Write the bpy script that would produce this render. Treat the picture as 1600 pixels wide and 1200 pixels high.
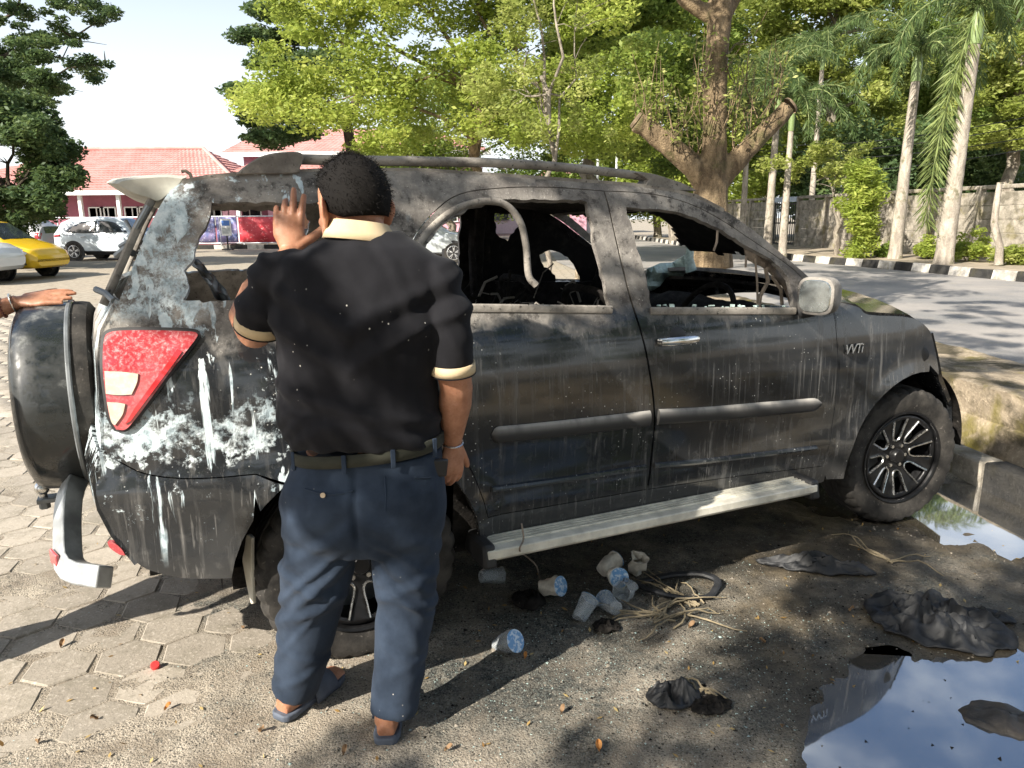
import bpy, bmesh, math, random
import numpy as np
from mathutils import Vector, Matrix, noise as mnoise
from mathutils.geometry import delaunay_2d_cdt

for _o in list(bpy.data.objects): bpy.data.objects.remove(_o, do_unlink=True)
SC = bpy.context.scene
COL = SC.collection
R = math.radians
random.seed(7); RNG = np.random.default_rng(7)

# ------------------------------------------------------------------ camera, sky, sun, exposure
F_PX, PITCH, ROLL, CAM_H = 1150.15, 0.22195, -0.00804, 1.503      # in pixels of a 1600 x 1200 picture
cd = bpy.data.cameras.new('camera'); cam = bpy.data.objects.new('camera', cd); COL.objects.link(cam)
cd.sensor_width = 36.0; cd.lens = 36.0 * F_PX / 1600.0; cd.clip_end = 2000.0; cd.clip_start = 0.05
cam.matrix_world = (Matrix.Translation((0, 0, CAM_H)) @ Matrix.Rotation(R(90) - PITCH, 4, 'X') @ Matrix.Rotation(ROLL, 4, 'Z'))
SC.camera = cam

SUN_AZ, SUN_EL = R(44.0), R(35.0)           # direction shadows run on the ground (from +X towards +Y), height of the sun
to_sun = Vector((-math.cos(SUN_AZ) * math.cos(SUN_EL), -math.sin(SUN_AZ) * math.cos(SUN_EL), math.sin(SUN_EL)))
W = bpy.data.worlds.new('World'); SC.world = W; W.use_nodes = True
_nt = W.node_tree; _nt.nodes.clear()
_out = _nt.nodes.new('ShaderNodeOutputWorld'); _bg = _nt.nodes.new('ShaderNodeBackground')
_sky = _nt.nodes.new('ShaderNodeTexSky'); _sky.sky_type = 'NISHITA'; _sky.sun_disc = False
_sky.sun_elevation = SUN_EL; _sky.sun_rotation = math.atan2(to_sun.x, to_sun.y)
_sky.air_density = 1.0; _sky.dust_density = 1.6; _sky.ozone_density = 1.2
_tc = _nt.nodes.new('ShaderNodeTexCoord')
_mp = _nt.nodes.new('ShaderNodeMapping'); _mp.inputs['Scale'].default_value = (1.0, 1.0, 2.2); _mp.inputs['Location'].default_value = (0.35, 0.1, 0.0)
_no = _nt.nodes.new('ShaderNodeTexNoise'); _no.inputs['Scale'].default_value = 2.6; _no.inputs['Detail'].default_value = 7.0; _no.inputs['Roughness'].default_value = 0.55
_rp = _nt.nodes.new('ShaderNodeMapRange'); _rp.inputs[1].default_value = 0.47; _rp.inputs[2].default_value = 0.70; _rp.interpolation_type = 'SMOOTHSTEP'
_sx = _nt.nodes.new('ShaderNodeSeparateXYZ')
_hz = _nt.nodes.new('ShaderNodeMapRange'); _hz.inputs[1].default_value = 0.42; _hz.inputs[2].default_value = 0.05; _hz.inputs[3].default_value = 0.0; _hz.inputs[4].default_value = 0.95
_mx0 = _nt.nodes.new('ShaderNodeMath'); _mx0.operation = 'MAXIMUM'; _mx0.use_clamp = True
_mix = _nt.nodes.new('ShaderNodeMix'); _mix.data_type = 'RGBA'; _mix.inputs[7].default_value = (6.7, 7.0, 7.15, 1)
L = _nt.links.new
L(_tc.outputs['Generated'], _mp.inputs[0]); L(_mp.outputs[0], _no.inputs['Vector']); L(_no.outputs[0], _rp.inputs[0])
L(_tc.outputs['Generated'], _sx.inputs[0]); L(_sx.outputs[2], _hz.inputs[0]); L(_rp.outputs[0], _mx0.inputs[0]); L(_hz.outputs[0], _mx0.inputs[1])
L(_mx0.outputs[0], _mix.inputs[0]); L(_sky.outputs[0], _mix.inputs[6]); L(_mix.outputs[2], _bg.inputs[0])
_bg.inputs[1].default_value = 0.09
L(_bg.outputs[0], _out.inputs[0])
sd = bpy.data.lights.new('sun', 'SUN'); sd.energy = 5.0; sd.angle = R(0.5); sd.color = (1.0, 0.93, 0.82)
sun = bpy.data.objects.new('sun', sd); COL.objects.link(sun); sun.rotation_euler = to_sun.to_track_quat('Z', 'Y').to_euler()
sun.location = to_sun * 60
SC.view_settings.view_transform = 'Standard'; SC.view_settings.look = 'None'; SC.view_settings.gamma = 1.0
SC.view_settings.use_curve_mapping = False; SC.view_settings.exposure = 1.15

# ------------------------------------------------------------------ pixels to places (1600 x 1200 pixels)
def ray(u, v):
    a, b = u - 800, v - 600; c, s = math.cos(ROLL), math.sin(ROLL)
    x, y = c * a + s * b, -s * a + c * b
    d = (x / F_PX, 1.0, -y / F_PX)
    return Vector((d[0], d[1] * math.cos(PITCH) + d[2] * math.sin(PITCH), -d[1] * math.sin(PITCH) + d[2] * math.cos(PITCH)))
CAMP = Vector((0, 0, CAM_H))
def ground_at(u, v, z=0.0):
    d = ray(u, v); return CAMP + d * ((z - CAM_H) / d.z)
def at_depth(u, v, Y):
    d = ray(u, v); return CAMP + d * (Y / d.y)

# ------------------------------------------------------------------ mesh helpers
def tag(o, label=None, cat=None, group=None, kind=None):
    if label: o['label'] = label
    if cat: o['category'] = cat
    if group: o['group'] = group
    if kind: o['kind'] = kind
    return o
def empty(name, loc=(0, 0, 0), rz=0.0, parent=None):
    o = bpy.data.objects.new(name, None); COL.objects.link(o); o.location = loc; o.rotation_euler = (0, 0, rz)
    o.empty_display_size = 0.1
    if parent: o.parent = parent
    return o
def link_mesh(name, me, mat, parent=None):
    o = bpy.data.objects.new(name, me); COL.objects.link(o)
    if mat is not None:
        for m in (mat if isinstance(mat, (list, tuple)) else [mat]): me.materials.append(m)
    if parent: o.parent = parent
    return o
def rings_faces(n, k, off=0, capa=True, capb=True):
    f = []
    for i in range(k - 1):
        a, b = off + i * n, off + (i + 1) * n
        for j in range(n):
            j2 = (j + 1) % n; f.append((a + j, a + j2, b + j2, b + j))
    if capa: f.append(tuple(off + j for j in reversed(range(n))))
    if capb: f.append(tuple(off + (k - 1) * n + j for j in range(n)))
    return f
class MB:
    def __init__(s): s.v = []; s.f = []; s.m = []
    def add(s, vs, fs, mi=0):
        o = len(s.v); s.v += [tuple(p) for p in vs]; s.f += [tuple(i + o for i in f) for f in fs]; s.m += [mi] * len(fs); return s
    def box(s, c, d, rot=None, top=1.0, mi=0):
        x, y, z = d[0] / 2, d[1] / 2, d[2] / 2
        vs = [Vector(p) for p in ((-x, -y, -z), (x, -y, -z), (x, y, -z), (-x, y, -z), (-x * top, -y * top, z), (x * top, -y * top, z), (x * top, y * top, z), (-x * top, y * top, z))]
        if rot is not None: vs = [rot @ p for p in vs]
        c = Vector(c)
        return s.add([p + c for p in vs], [(0, 3, 2, 1), (4, 5, 6, 7), (0, 1, 5, 4), (1, 2, 6, 5), (2, 3, 7, 6), (3, 0, 4, 7)], mi)
    def tube(s, pts, r, n=10, cap=True, flat=None, up=None, mi=0):
        pts = [Vector(p) for p in pts]; k = len(pts)
        rs = r if isinstance(r, list) else [r] * k
        T = []
        for i in range(k):
            t = pts[min(i + 1, k - 1)] - pts[max(i - 1, 0)]
            T.append(t.normalized() if t.length > 1e-9 else Vector((0, 0, 1)))
        ref = Vector(up) if up else (Vector((0, 0, 1)) if abs(T[0].z) < .9 else Vector((1, 0, 0)))
        vs = []; N = (ref - T[0] * ref.dot(T[0])).normalized()
        for i in range(k):
            N = (N - T[i] * N.dot(T[i]));  N = N.normalized() if N.length > 1e-6 else T[i].orthogonal().normalized()
            B = T[i].cross(N)
            ra, rb = rs[i] if isinstance(rs[i], (tuple, list)) else (rs[i], rs[i])
            for j in range(n):
                a = 2 * math.pi * j / n; vs.append(pts[i] + N * (ra * math.cos(a)) + B * (rb * math.sin(a)))
        return s.add(vs, rings_faces(n, k, 0, cap, cap), mi)
    def lathe(s, prof, n=32, M=None, mi=0, cap=False):
        vs = []
        for (r, h) in prof:
            for j in range(n):
                a = 2 * math.pi * j / n; p = Vector((r * math.cos(a), r * math.sin(a), h)); vs.append(M @ p if M else p)
        return s.add(vs, rings_faces(n, len(prof), 0, cap, cap), mi)
    def ell(s, c, r, n=16, k=10, M=None, mi=0):
        vs = []; c = Vector(c)
        for i in range(k + 1):
            t = math.pi * i / k; t = min(max(t, .02), math.pi - .02)
            for j in range(n):
                a = 2 * math.pi * j / n
                p = Vector((r[0] * math.sin(t) * math.cos(a), r[1] * math.sin(t) * math.sin(a), -r[2] * math.cos(t)))
                vs.append((M @ p if M else p) + c)
        return s.add(vs, rings_faces(n, k + 1), mi)
    def grid(s, P, mi=0):                                  # P[i][j] points
        h, w = len(P), len(P[0])
        return s.add([p for row in P for p in row], [(i * w + j, i * w + j + 1, (i + 1) * w + j + 1, (i + 1) * w + j) for i in range(h - 1) for j in range(w - 1)], mi)
    def prism(s, poly, h0, h1, M=None, mi=0):              # 2D polygon extruded along local z
        n = len(poly); vs = [Vector((p[0], p[1], h0)) for p in poly] + [Vector((p[0], p[1], h1)) for p in poly]
        if M: vs = [M @ p for p in vs]
        return s.add(vs, [tuple(reversed(range(n))), tuple(range(n, 2 * n))] + [(i, (i + 1) % n, n + (i + 1) % n, n + i) for i in range(n)], mi)
    def mesh(s, name, sharp=40, fixn=False):
        me = bpy.data.meshes.new(name); me.from_pydata(s.v, [], s.f); me.validate()
        if fixn:
            bm = bmesh.new(); bm.from_mesh(me); bmesh.ops.recalc_face_normals(bm, faces=bm.faces); bm.to_mesh(me); bm.free()
        if any(s.m) and len(me.polygons) == len(s.m): me.polygons.foreach_set('material_index', s.m)
        if sharp is not None:
            me.shade_smooth(); me.set_sharp_from_angle(angle=R(sharp))
        me.update(); return me
    def build(s, name, mat, parent=None, sharp=40, bevel=0, fixn=True, seg=2):
        o = link_mesh(name, s.mesh(name, sharp, fixn), mat, parent)
        if bevel:
            b = o.modifiers.new('bevel', 'BEVEL'); b.width = bevel; b.segments = seg; b.limit_method = 'ANGLE'; b.angle_limit = R(35)
        return o
def np_mesh(name, V, Q, mat, parent=None, attr=None, smooth=False):
    me = bpy.data.meshes.new(name); V = np.asarray(V, np.float32); Q = np.asarray(Q, np.int32); k = Q.shape[1]
    me.vertices.add(len(V)); me.vertices.foreach_set('co', V.ravel())
    me.loops.add(Q.size); me.loops.foreach_set('vertex_index', Q.ravel())
    me.polygons.add(len(Q)); me.polygons.foreach_set('loop_start', np.arange(0, Q.size, k, dtype=np.int32))
    me.update(calc_edges=True)
    if attr is not None:
        a = me.attributes.new('var', 'FLOAT', 'POINT'); a.data.foreach_set('value', np.asarray(attr, np.float32))
    if smooth: me.shade_smooth()
    return link_mesh(name, me, mat, parent)
def spline(P, closed=True, corner=48, seg=5):
    """Catmull-Rom through P, sharp where the outline turns by more than `corner` degrees."""
    P = [Vector(p) for p in P]; n = len(P); out = []
    def is_c(i):
        if not closed and i in (0, n - 1): return True
        a, b = P[i] - P[i - 1], P[(i + 1) % n] - P[i]
        if a.length < 1e-9 or b.length < 1e-9: return True
        return a.angle(b) > R(corner)
    for i in range(n if closed else n - 1):
        p1, p2 = P[i], P[(i + 1) % n]
        p0 = P[i - 1] if (not is_c(i)) else p1 * 2 - p2
        p3 = P[(i + 2) % n] if not is_c((i + 1) % n) else p2 * 2 - p1
        for k in range(seg):
            t = k / seg
            out.append(.5 * ((2 * p1) + (p2 - p0) * t + (2 * p0 - 5 * p1 + 4 * p2 - p3) * t * t + (3 * p1 - p0 - 3 * p2 + p3) * t ** 3))
    if not closed: out.append(P[-1])
    return out
def inside(p, poly):
    x, y = p[0], p[1]; c = False; n = len(poly); j = n - 1
    for i in range(n):
        xi, yi = poly[i][0], poly[i][1]; xj, yj = poly[j][0], poly[j][1]
        if (yi > y) != (yj > y) and x < (xj - xi) * (y - yi) / (yj - yi + 1e-12) + xi: c = not c
        j = i
    return c
def densify(poly, step):
    out = []; n = len(poly)
    for i in range(n):
        a, b = Vector(poly[i][:2]), Vector(poly[(i + 1) % n][:2]); k = max(1, int((b - a).length / step))
        for j in range(k): out.append(a + (b - a) * (j / k))
    return out
def offset_poly(poly, d):
    """move a polygon outline outwards (d > 0) along its normals"""
    P = [Vector(p[:2]) for p in poly]; n = len(P)
    area = sum(P[i].x * P[(i + 1) % n].y - P[(i + 1) % n].x * P[i].y for i in range(n))
    sg = 1 if area > 0 else -1; out = []
    for i in range(n):
        t = (P[(i + 1) % n] - P[i - 1]); t = t.normalized() if t.length > 1e-9 else Vector((1, 0))
        out.append(P[i] + Vector((t.y, -t.x)) * (d * sg))
    return out
def fill2d(outline, holes=(), step=.04):
    """triangulate an outline with holes, with a grid of inner points -> (points, triangles)"""
    loops = [densify(outline, step)] + [densify(h, step) for h in holes]
    pts = []; edges = []
    for lp in loops:
        o = len(pts); m = len(lp); pts += lp; edges += [(o + i, o + (i + 1) % m) for i in range(m)]
    xs = [p.x for p in loops[0]]; ys = [p.y for p in loops[0]]
    A = np.array([[p.x, p.y] for p in pts])
    row = 0; y = min(ys)
    while y < max(ys):
        x = min(xs) + (step / 2 if row % 2 else 0)
        while x < max(xs):
            if np.min((A[:, 0] - x) ** 2 + (A[:, 1] - y) ** 2) > (step * .55) ** 2 and inside((x, y), loops[0]) and not any(inside((x, y), h) for h in loops[1:]):
                pts.append(Vector((x, y)))
            x += step
        y += step * .87; row += 1
    v, e, f, *_ = delaunay_2d_cdt(pts, edges, [], 0, 1e-6)
    tri = []
    for t in f:
        c = (v[t[0]] + v[t[1]] + v[t[2]]) / 3
        if inside(c, loops[0]) and not any(inside(c, h) for h in loops[1:]): tri.append(tuple(t))
    return v, tri
def evaluated(o, name):
    bpy.context.view_layer.update()
    dg = bpy.context.evaluated_depsgraph_get()
    return bpy.data.meshes.new_from_object(o.evaluated_get(dg))
def remeshed(mb, voxel, smooth=4, fac=.5):
    """union of closed shapes as one continuous skin"""
    me = mb.mesh('tmp', None, True); o = link_mesh('tmp', me, None)
    m = o.modifiers.new('r', 'REMESH'); m.mode = 'VOXEL'; m.voxel_size = voxel
    if smooth:
        s = o.modifiers.new('s', 'SMOOTH'); s.iterations = smooth; s.factor = fac
    res = evaluated(o, 'tmp'); bpy.data.objects.remove(o); bpy.data.meshes.remove(me); return res
def displaced(me, fn):
    n = len(me.vertices); co = np.empty(n * 3, np.float32); me.vertices.foreach_get('co', co); no = np.empty(n * 3, np.float32); me.vertex_normals.foreach_get('vector', no)
    co = co.reshape(-1, 3); no = no.reshape(-1, 3); d = np.array([fn(*p) for p in co.tolist()], np.float32); co += no * d[:, None]
    me.vertices.foreach_set('co', co.ravel()); me.update(); me.shade_smooth(); return me
def smoothstep(a, b, x):
    t = min(max((x - a) / (b - a), 0.0), 1.0); return t * t * (3 - 2 * t)
def fbm(p, s, o=4): return mnoise.fractal(Vector(p) * s, 1.0, 2.0, o)

# ------------------------------------------------------------------ material helpers
class NT:
    def __init__(s, tree): s.t = tree
    def n(s, typ, ins=None, **props):
        nd = s.t.nodes.new(typ)
        for k, v in props.items(): setattr(nd, k, v)
        for k, v in (ins or {}).items():
            sk = nd.inputs[k]
            if isinstance(v, bpy.types.NodeSocket): s.t.links.new(v, sk)
            elif isinstance(v, bpy.types.Node): s.t.links.new(v.outputs[0], sk)
            else: sk.default_value = v
        return nd
    def obj(s): return s.n('ShaderNodeTexCoord').outputs['Object']
    def pos(s): return s.n('ShaderNodeNewGeometry').outputs['Position']
    def map(s, vec, scale=(1, 1, 1), loc=(0, 0, 0), rot=(0, 0, 0)):
        return s.n('ShaderNodeMapping', {'Vector': vec, 'Scale': scale, 'Location': loc, 'Rotation': rot}).outputs[0]
    def noise(s, vec, scale, detail=4, rough=.55, dist=0.0):
        return s.n('ShaderNodeTexNoise', {'Vector': vec, 'Scale': scale, 'Detail': detail, 'Roughness': rough, 'Distortion': dist}).outputs[0]
    def vor(s, vec, scale, feature='F1', out=0, rnd=1.0):
        return s.n('ShaderNodeTexVoronoi', {'Vector': vec, 'Scale': scale, 'Randomness': rnd}, feature=feature).outputs[out]
    def ramp(s, fac, a, b, lo=0.0, hi=1.0):
        return s.n('ShaderNodeMapRange', {0: fac, 1: a, 2: b, 3: lo, 4: hi}, interpolation_type='SMOOTHSTEP').outputs[0]
    def m(s, op, a, b=0.0, clamp=False):
        return s.n('ShaderNodeMath', {0: a, 1: b}, operation=op, use_clamp=clamp).outputs[0]
    def mix(s, fac, a, b, blend='MIX'):
        c4 = lambda c: c if not isinstance(c, tuple) else (c if len(c) == 4 else (*c, 1))
        return s.n('ShaderNodeMix', {0: fac, 6: c4(a), 7: c4(b)}, data_type='RGBA', blend_type=blend).outputs[2]
    def sep(s, vec): return s.n('ShaderNodeSeparateXYZ', {0: vec}).outputs
    def bump(s, h, strength=.3, dist=.01): return s.n('ShaderNodeBump', {'Height': h, 'Strength': strength, 'Distance': dist}).outputs[0]
    def bsdf(s, **k):
        ins = {}
        for a, b in k.items():
            key = {'color': 'Base Color', 'rough': 'Roughness', 'metal': 'Metallic', 'normal': 'Normal', 'coat': 'Coat Weight', 'coat_rough': 'Coat Roughness',
                   'spec': 'Specular IOR Level', 'trans': 'Transmission Weight', 'alpha': 'Alpha', 'ior': 'IOR', 'sheen': 'Sheen Weight', 'sss': 'Subsurface Weight', 'emit': 'Emission Color', 'emit_s': 'Emission Strength'}[a]
            ins[key] = (*b, 1) if isinstance(b, tuple) and len(b) == 3 else b
        return s.n('ShaderNodeBsdfPrincipled', ins).outputs[0]
MATS = {}
def material(name, fn):
    if name in MATS: return MATS[name]
    m = bpy.data.materials.new(name); m.use_nodes = True; m.node_tree.nodes.clear()
    nt = NT(m.node_tree); sh = fn(nt); out = m.node_tree.nodes.new('ShaderNodeOutputMaterial')
    m.node_tree.links.new(sh, out.inputs[0]); MATS[name] = m; return m
def plain(name, col, rough=.6, metal=0.0, var=.12, scale=20, bump=0.0, **k):
    def fn(t):
        v = t.noise(t.obj(), scale, 5, .6)
        c = t.mix(t.ramp(v, .3, .7), tuple(x * (1 - var) for x in col), tuple(min(1, x * (1 + var)) for x in col))
        kk = dict(k)
        if bump: kk['normal'] = t.bump(v, bump, .01)
        return t.bsdf(color=c, rough=t.ramp(v, .2, .8, max(0.02, rough - .08), min(1, rough + .08)), metal=metal, **kk)
    return material(name, fn)
# ------------------------------------------------------------------ materials
def m_car(t):
    o = t.obj(); x, y, z = t.sep(o)
    lo = t.noise(o, 3.1, 5, .6); hi = t.noise(o, 26, 5, .65); fine = t.noise(o, 120, 3, .6)
    # paint, dust runs
    streak = t.noise(t.map(o, (34, 34, 1.3)), 1.0, 5, .6); streak2 = t.noise(t.map(o, (75, 75, .9)), 1.0, 4, .6)
    d1 = t.ramp(streak, .50, .74, 0, .40); d2 = t.ramp(streak2, .60, .70, 0, .36)
    dust = t.m('MULTIPLY', t.m('ADD', d1, d2, True), t.ramp(lo, .36, .62, .2, 1.0))
    dust = t.m('ADD', dust, t.ramp(hi, .50, .80, .03, .17), True)
    dust = t.m('ADD', dust, t.ramp(z, .55, .30, 0, .14), True)
    paint = t.mix(t.ramp(lo, .3, .7), (.006, .008, .011), (.011, .014, .018))
    col = t.mix(dust, paint, (.25, .24, .225)); rough = t.ramp(dust, 0, .8, .16, .8)
    # fine light spatter
    sp = t.vor(o, 46, 'F1', 0); spm = t.m('MULTIPLY', t.ramp(sp, .13, .06), t.ramp(t.noise(o, 5.0, 3), .50, .62))
    col = t.mix(spm, col, (.62, .62, .58)); rough = t.m('MAXIMUM', rough, t.m('MULTIPLY', spm, .8))
    # dried extinguisher foam over the rear quarter
    xm = t.m('MULTIPLY', t.ramp(t.m('ADD', x, t.ramp(lo, .3, .7, -.12, .12)), -1.12, -1.32), t.ramp(t.m('ADD', z, t.ramp(lo, .3, .7, -.10, .10)), .50, .66))
    run = t.noise(t.map(o, (19, 19, .9), (.3, 0, .2)), 1.0, 5, .55, .35)
    band = t.m('MULTIPLY', t.ramp(t.m('ADD', z, t.ramp(hi, .3, .7, -.05, .05)), .80, .84), t.ramp(t.m('ADD', z, t.ramp(hi, .3, .7, -.06, .06)), .97, .90))
    patch = t.m('MAXIMUM', t.ramp(t.noise(o, 8.5, 12, .78), .585, .62), t.m('MULTIPLY', band, t.ramp(t.noise(o, 9, 7, .7), .40, .52)))
    fm = t.m('MULTIPLY', t.m('MAXIMUM', patch, t.ramp(run, .565, .60)), xm)
    fm = t.m('MULTIPLY', fm, t.ramp(hi, .30, .50, .55, 1.0))
    pill = t.m('MULTIPLY', t.ramp(x, -1.70, -1.78), t.ramp(z, 1.20, 1.26)); pill = t.m('MULTIPLY', pill, t.ramp(t.noise(o, 9, 10, .78), .44, .54)); pill = t.m('MULTIPLY', pill, t.ramp(fine, .35, .55, .5, 1.0))
    fm = t.m('MAXIMUM', fm, pill)
    # burnt, ash covered upper body
    zz = t.m('ADD', z, t.ramp(t.noise(o, 9, 5), .3, .7, -.045, .045))
    burn = t.m('MULTIPLY', t.ramp(zz, 1.08, 1.20), t.ramp(x, 1.05, .70))
    ash = t.mix(t.ramp(t.noise(o, 7, 8, .7), .30, .70), (.115, .105, .097), (.34, .315, .28))
    ash = t.mix(t.ramp(t.noise(o, 12, 8, .75), .50, .64), ash, (.042, .037, .033)); ash = t.mix(t.ramp(t.noise(o, 3.3, 6, .6), .50, .66, 0, .6), ash, (.10, .088, .078))
    ash = t.mix(t.ramp(fine, .62, .75), ash, (.45, .42, .38))
    col = t.mix(burn, col, ash); rough = t.mix(burn, rough, (.86, .86, .86))
    col = t.mix(fm, col, t.mix(t.ramp(hi, .35, .65), (.40, .50, .55), (.66, .73, .75))); rough = t.mix(fm, rough, (.9, .9, .9))
    coat = t.m('MULTIPLY', t.m('SUBTRACT', 1.0, burn), t.m('SUBTRACT', 1.0, t.m('MAXIMUM', fm, dust)), True)
    h = t.m('ADD', t.m('MULTIPLY', burn, t.m('ADD', hi, fine)), t.m('MULTIPLY', fm, 1.2))
    return t.bsdf(color=col, rough=rough, coat=t.m('MULTIPLY', coat, .7), coat_rough=.07, normal=t.bump(h, .35, .006), spec=.5)
M_CAR = material('burnt_car_paint', m_car)
def m_soot(t):
    o = t.obj(); n = t.noise(o, 14, 8, .7)
    c = t.mix(t.ramp(n, .35, .75), (.006, .0055, .005), (.035, .031, .028)); c = t.mix(t.ramp(t.noise(o, 40, 5), .66, .78), c, (.17, .155, .14))
    return t.bsdf(color=c, rough=.93, normal=t.bump(n, .8, .02), spec=.15)
M_SOOT = material('soot', m_soot)
def m_ash(t):
    o = t.obj(); n = t.noise(o, 9, 8, .7); f = t.noise(o, 60, 4, .6)
    c = t.mix(t.ramp(n, .3, .7), (.15, .135, .12), (.36, .33, .29)); c = t.mix(t.ramp(f, .58, .72), c, (.06, .055, .05))
    return t.bsdf(color=c, rough=.88, normal=t.bump(t.m('ADD', n, f), .4, .006), spec=.25)
M_ASH = material('ash_covered_metal', m_ash)
def m_tyre(t):
    o = t.obj(); n = t.noise(o, 8, 6, .65); f = t.noise(o, 60, 4)
    c = t.mix(t.ramp(n, .35, .75), (.018, .017, .016), (.075, .068, .060)); c = t.mix(t.ramp(f, .62, .75, 0, .6), c, (.20, .18, .16))
    return t.bsdf(color=c, rough=.82, normal=t.bump(f, .35, .004), spec=.3)
M_TYRE = material('dusty_tyre', m_tyre)
M_RIMBLK = plain('black_alloy', (.012, .012, .013), .35, .3, .3, 30)
M_CHROME = plain('machined_alloy', (.72, .72, .70), .28, 1.0, .15, 60)
M_HANDLE = plain('chrome_handle', (.80, .80, .78), .16, 1.0, .1, 40)
M_ALU = plain('dusty_aluminium', (.68, .65, .56), .45, .25, .22, 14, .1)
M_CREAM = plain('scorched_plastic', (.50, .48, .41), .7, 0, .2, 9, .1)
M_PLAST = plain('black_plastic', (.022, .022, .023), .55, 0, .35, 12, .15)
def m_mould(t):
    o = t.obj(); _, _, nz = t.sep(t.n('ShaderNodeNewGeometry').outputs['Normal'])
    n = t.noise(t.map(o, (20, 20, 3)), 1, 5); d = t.m('MULTIPLY', t.ramp(nz, -.1, .7), t.ramp(n, .25, .6, .45, 1))
    return t.bsdf(color=t.mix(d, (.030, .030, .031), (.37, .35, .32)), rough=t.ramp(d, 0, 1, .45, .85))
M_MOULD = material('dust_topped_trim', m_mould)
def m_lampred(t):
    o = t.obj(); n = t.noise(o, 40, 5, .6); z = t.sep(o)[2]; d = t.m('MULTIPLY', t.ramp(t.noise(o, 90, 6, .7), .42, .80), t.ramp(z, .95, 1.2, .30, .95))
    c = t.mix(t.ramp(t.noise(o, 7, 2), .35, .65), (.36, .035, .045), (.52, .11, .115))
    return t.bsdf(color=t.mix(d, c, (.62, .42, .42)), rough=t.ramp(d, 0, 1, .13, .6), coat=.8, coat_rough=.06)
M_RED = material('red_lens', m_lampred)
M_LENS = plain('cream_lens', (.56, .50, .40), .25, 0, .15, 50, coat=.5)
M_MIRROR = plain('dusty_mirror', (.55, .58, .56), .22, .9, .12, 30)
M_STEEL = plain('grey_steel', (.20, .215, .225), .45, .45, .3, 10, .1)
def m_glass_soot(t):
    o = t.obj(); n = t.noise(o, 11, 6, .7)
    return t.bsdf(color=t.mix(t.ramp(n, .45, .75), (.004, .004, .004), (.028, .025, .022)), rough=.8, spec=.2)
M_SOOTGLASS = material('sooted_glass', m_glass_soot)
M_GUARD = plain('silver_grey_steel', (.40, .42, .43), .42, .35, .3, 10, .1)
M_SHARD = plain('crazed_glass', (.36, .46, .43), .35, 0, .25, 60, .3)
M_MELT = plain('melted_trim', (.25, .20, .155), .75, 0, .35, 30, .3)
M_TARP = plain('sooty_sheet', (.014, .015, .017), .62, 0, .6, 14, .5)

def m_dirt(t):
    p = t.pos(); x, y, z = t.sep(p)
    lo = t.noise(p, .9, 6, .6); md = t.noise(p, 5.5, 7, .65); hi = t.noise(p, 45, 6, .7); g = t.noise(p, 160, 3, .6)
    c = t.mix(t.ramp(md, .32, .68), (.235, .195, .148), (.48, .42, .335)); c = t.mix(t.ramp(t.noise(p, 2.3, 7, .7), .50, .66, 0, .65), c, (.115, .098, .078))
    c = t.mix(t.ramp(hi, .50, .70, 0, .75), c, (.150, .128, .105)); c = t.mix(t.ramp(g, .58, .70, 0, .7), c, (.52, .49, .44))
    c = t.mix(t.m('MULTIPLY', t.ramp(g, .46, .34), t.ramp(md, .35, .55)), c, (.050, .048, .042)); c = t.mix(t.m('MULTIPLY', t.ramp(hi, .46, .38), t.ramp(t.noise(p, 3.7, 5, .6), .45, .60, 0, .8)), c, (.070, .072, .060))
    # soot and wet mud spread round the burnt car
    d = t.n('ShaderNodeVectorMath', {0: t.map(p, (.62, 1.0, 1), (-.62 * .75, -2.75, 0))}, operation='LENGTH').outputs['Value']
    s = t.m('SUBTRACT', t.m('ADD', t.ramp(md, .25, .75, -.28, .28), t.ramp(lo, .3, .7, -.35, .35)), d)
    soot = t.ramp(s, -1.35, -.65); soot = t.m('MULTIPLY', soot, t.ramp(hi, .30, .60, .62, 1.0))
    c = t.mix(t.m('MULTIPLY', soot, t.ramp(t.noise(p, 3.1, 6, .65), .36, .58, .45, .97)), c, t.mix(t.ramp(g, .40, .68), (.020, .023, .022), (.105, .118, .108)))
    w = t.n('ShaderNodeVectorMath', {0: t.map(p, (.75, 1.0, 1), (-.75 * 2.0, -2.6, 0))}, operation='LENGTH').outputs['Value']
    wet = t.ramp(t.m('SUBTRACT', t.ramp(lo, .3, .7, -.3, .3), w), -1.5, -.7)
    c = t.mix(t.m('MULTIPLY', wet, t.ramp(t.noise(p, 2.4, 6, .65), .36, .60, .10, .85)), c, t.mix(t.ramp(md, .4, .65), (.045, .036, .024), (.15, .118, .075)))
    wz = t.ramp(z, .004, -.010); c = t.mix(t.m('MULTIPLY', wz, .65), c, (.045, .038, .028))
    r = t.mix(t.m('MULTIPLY', t.m('MAXIMUM', wet, wz), t.ramp(md, .3, .6, .35, 1)), (.93, .93, .93), (.36, .36, .36))
    return t.bsdf(color=c, rough=r, normal=t.bump(t.m('ADD', t.m('MULTIPLY', md, .8), t.m('ADD', t.m('MULTIPLY', hi, .6), t.m('MULTIPLY', g, 1.0))), .8, .012), spec=.35)
M_DIRT = material('trampled_dirt', m_dirt)
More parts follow.
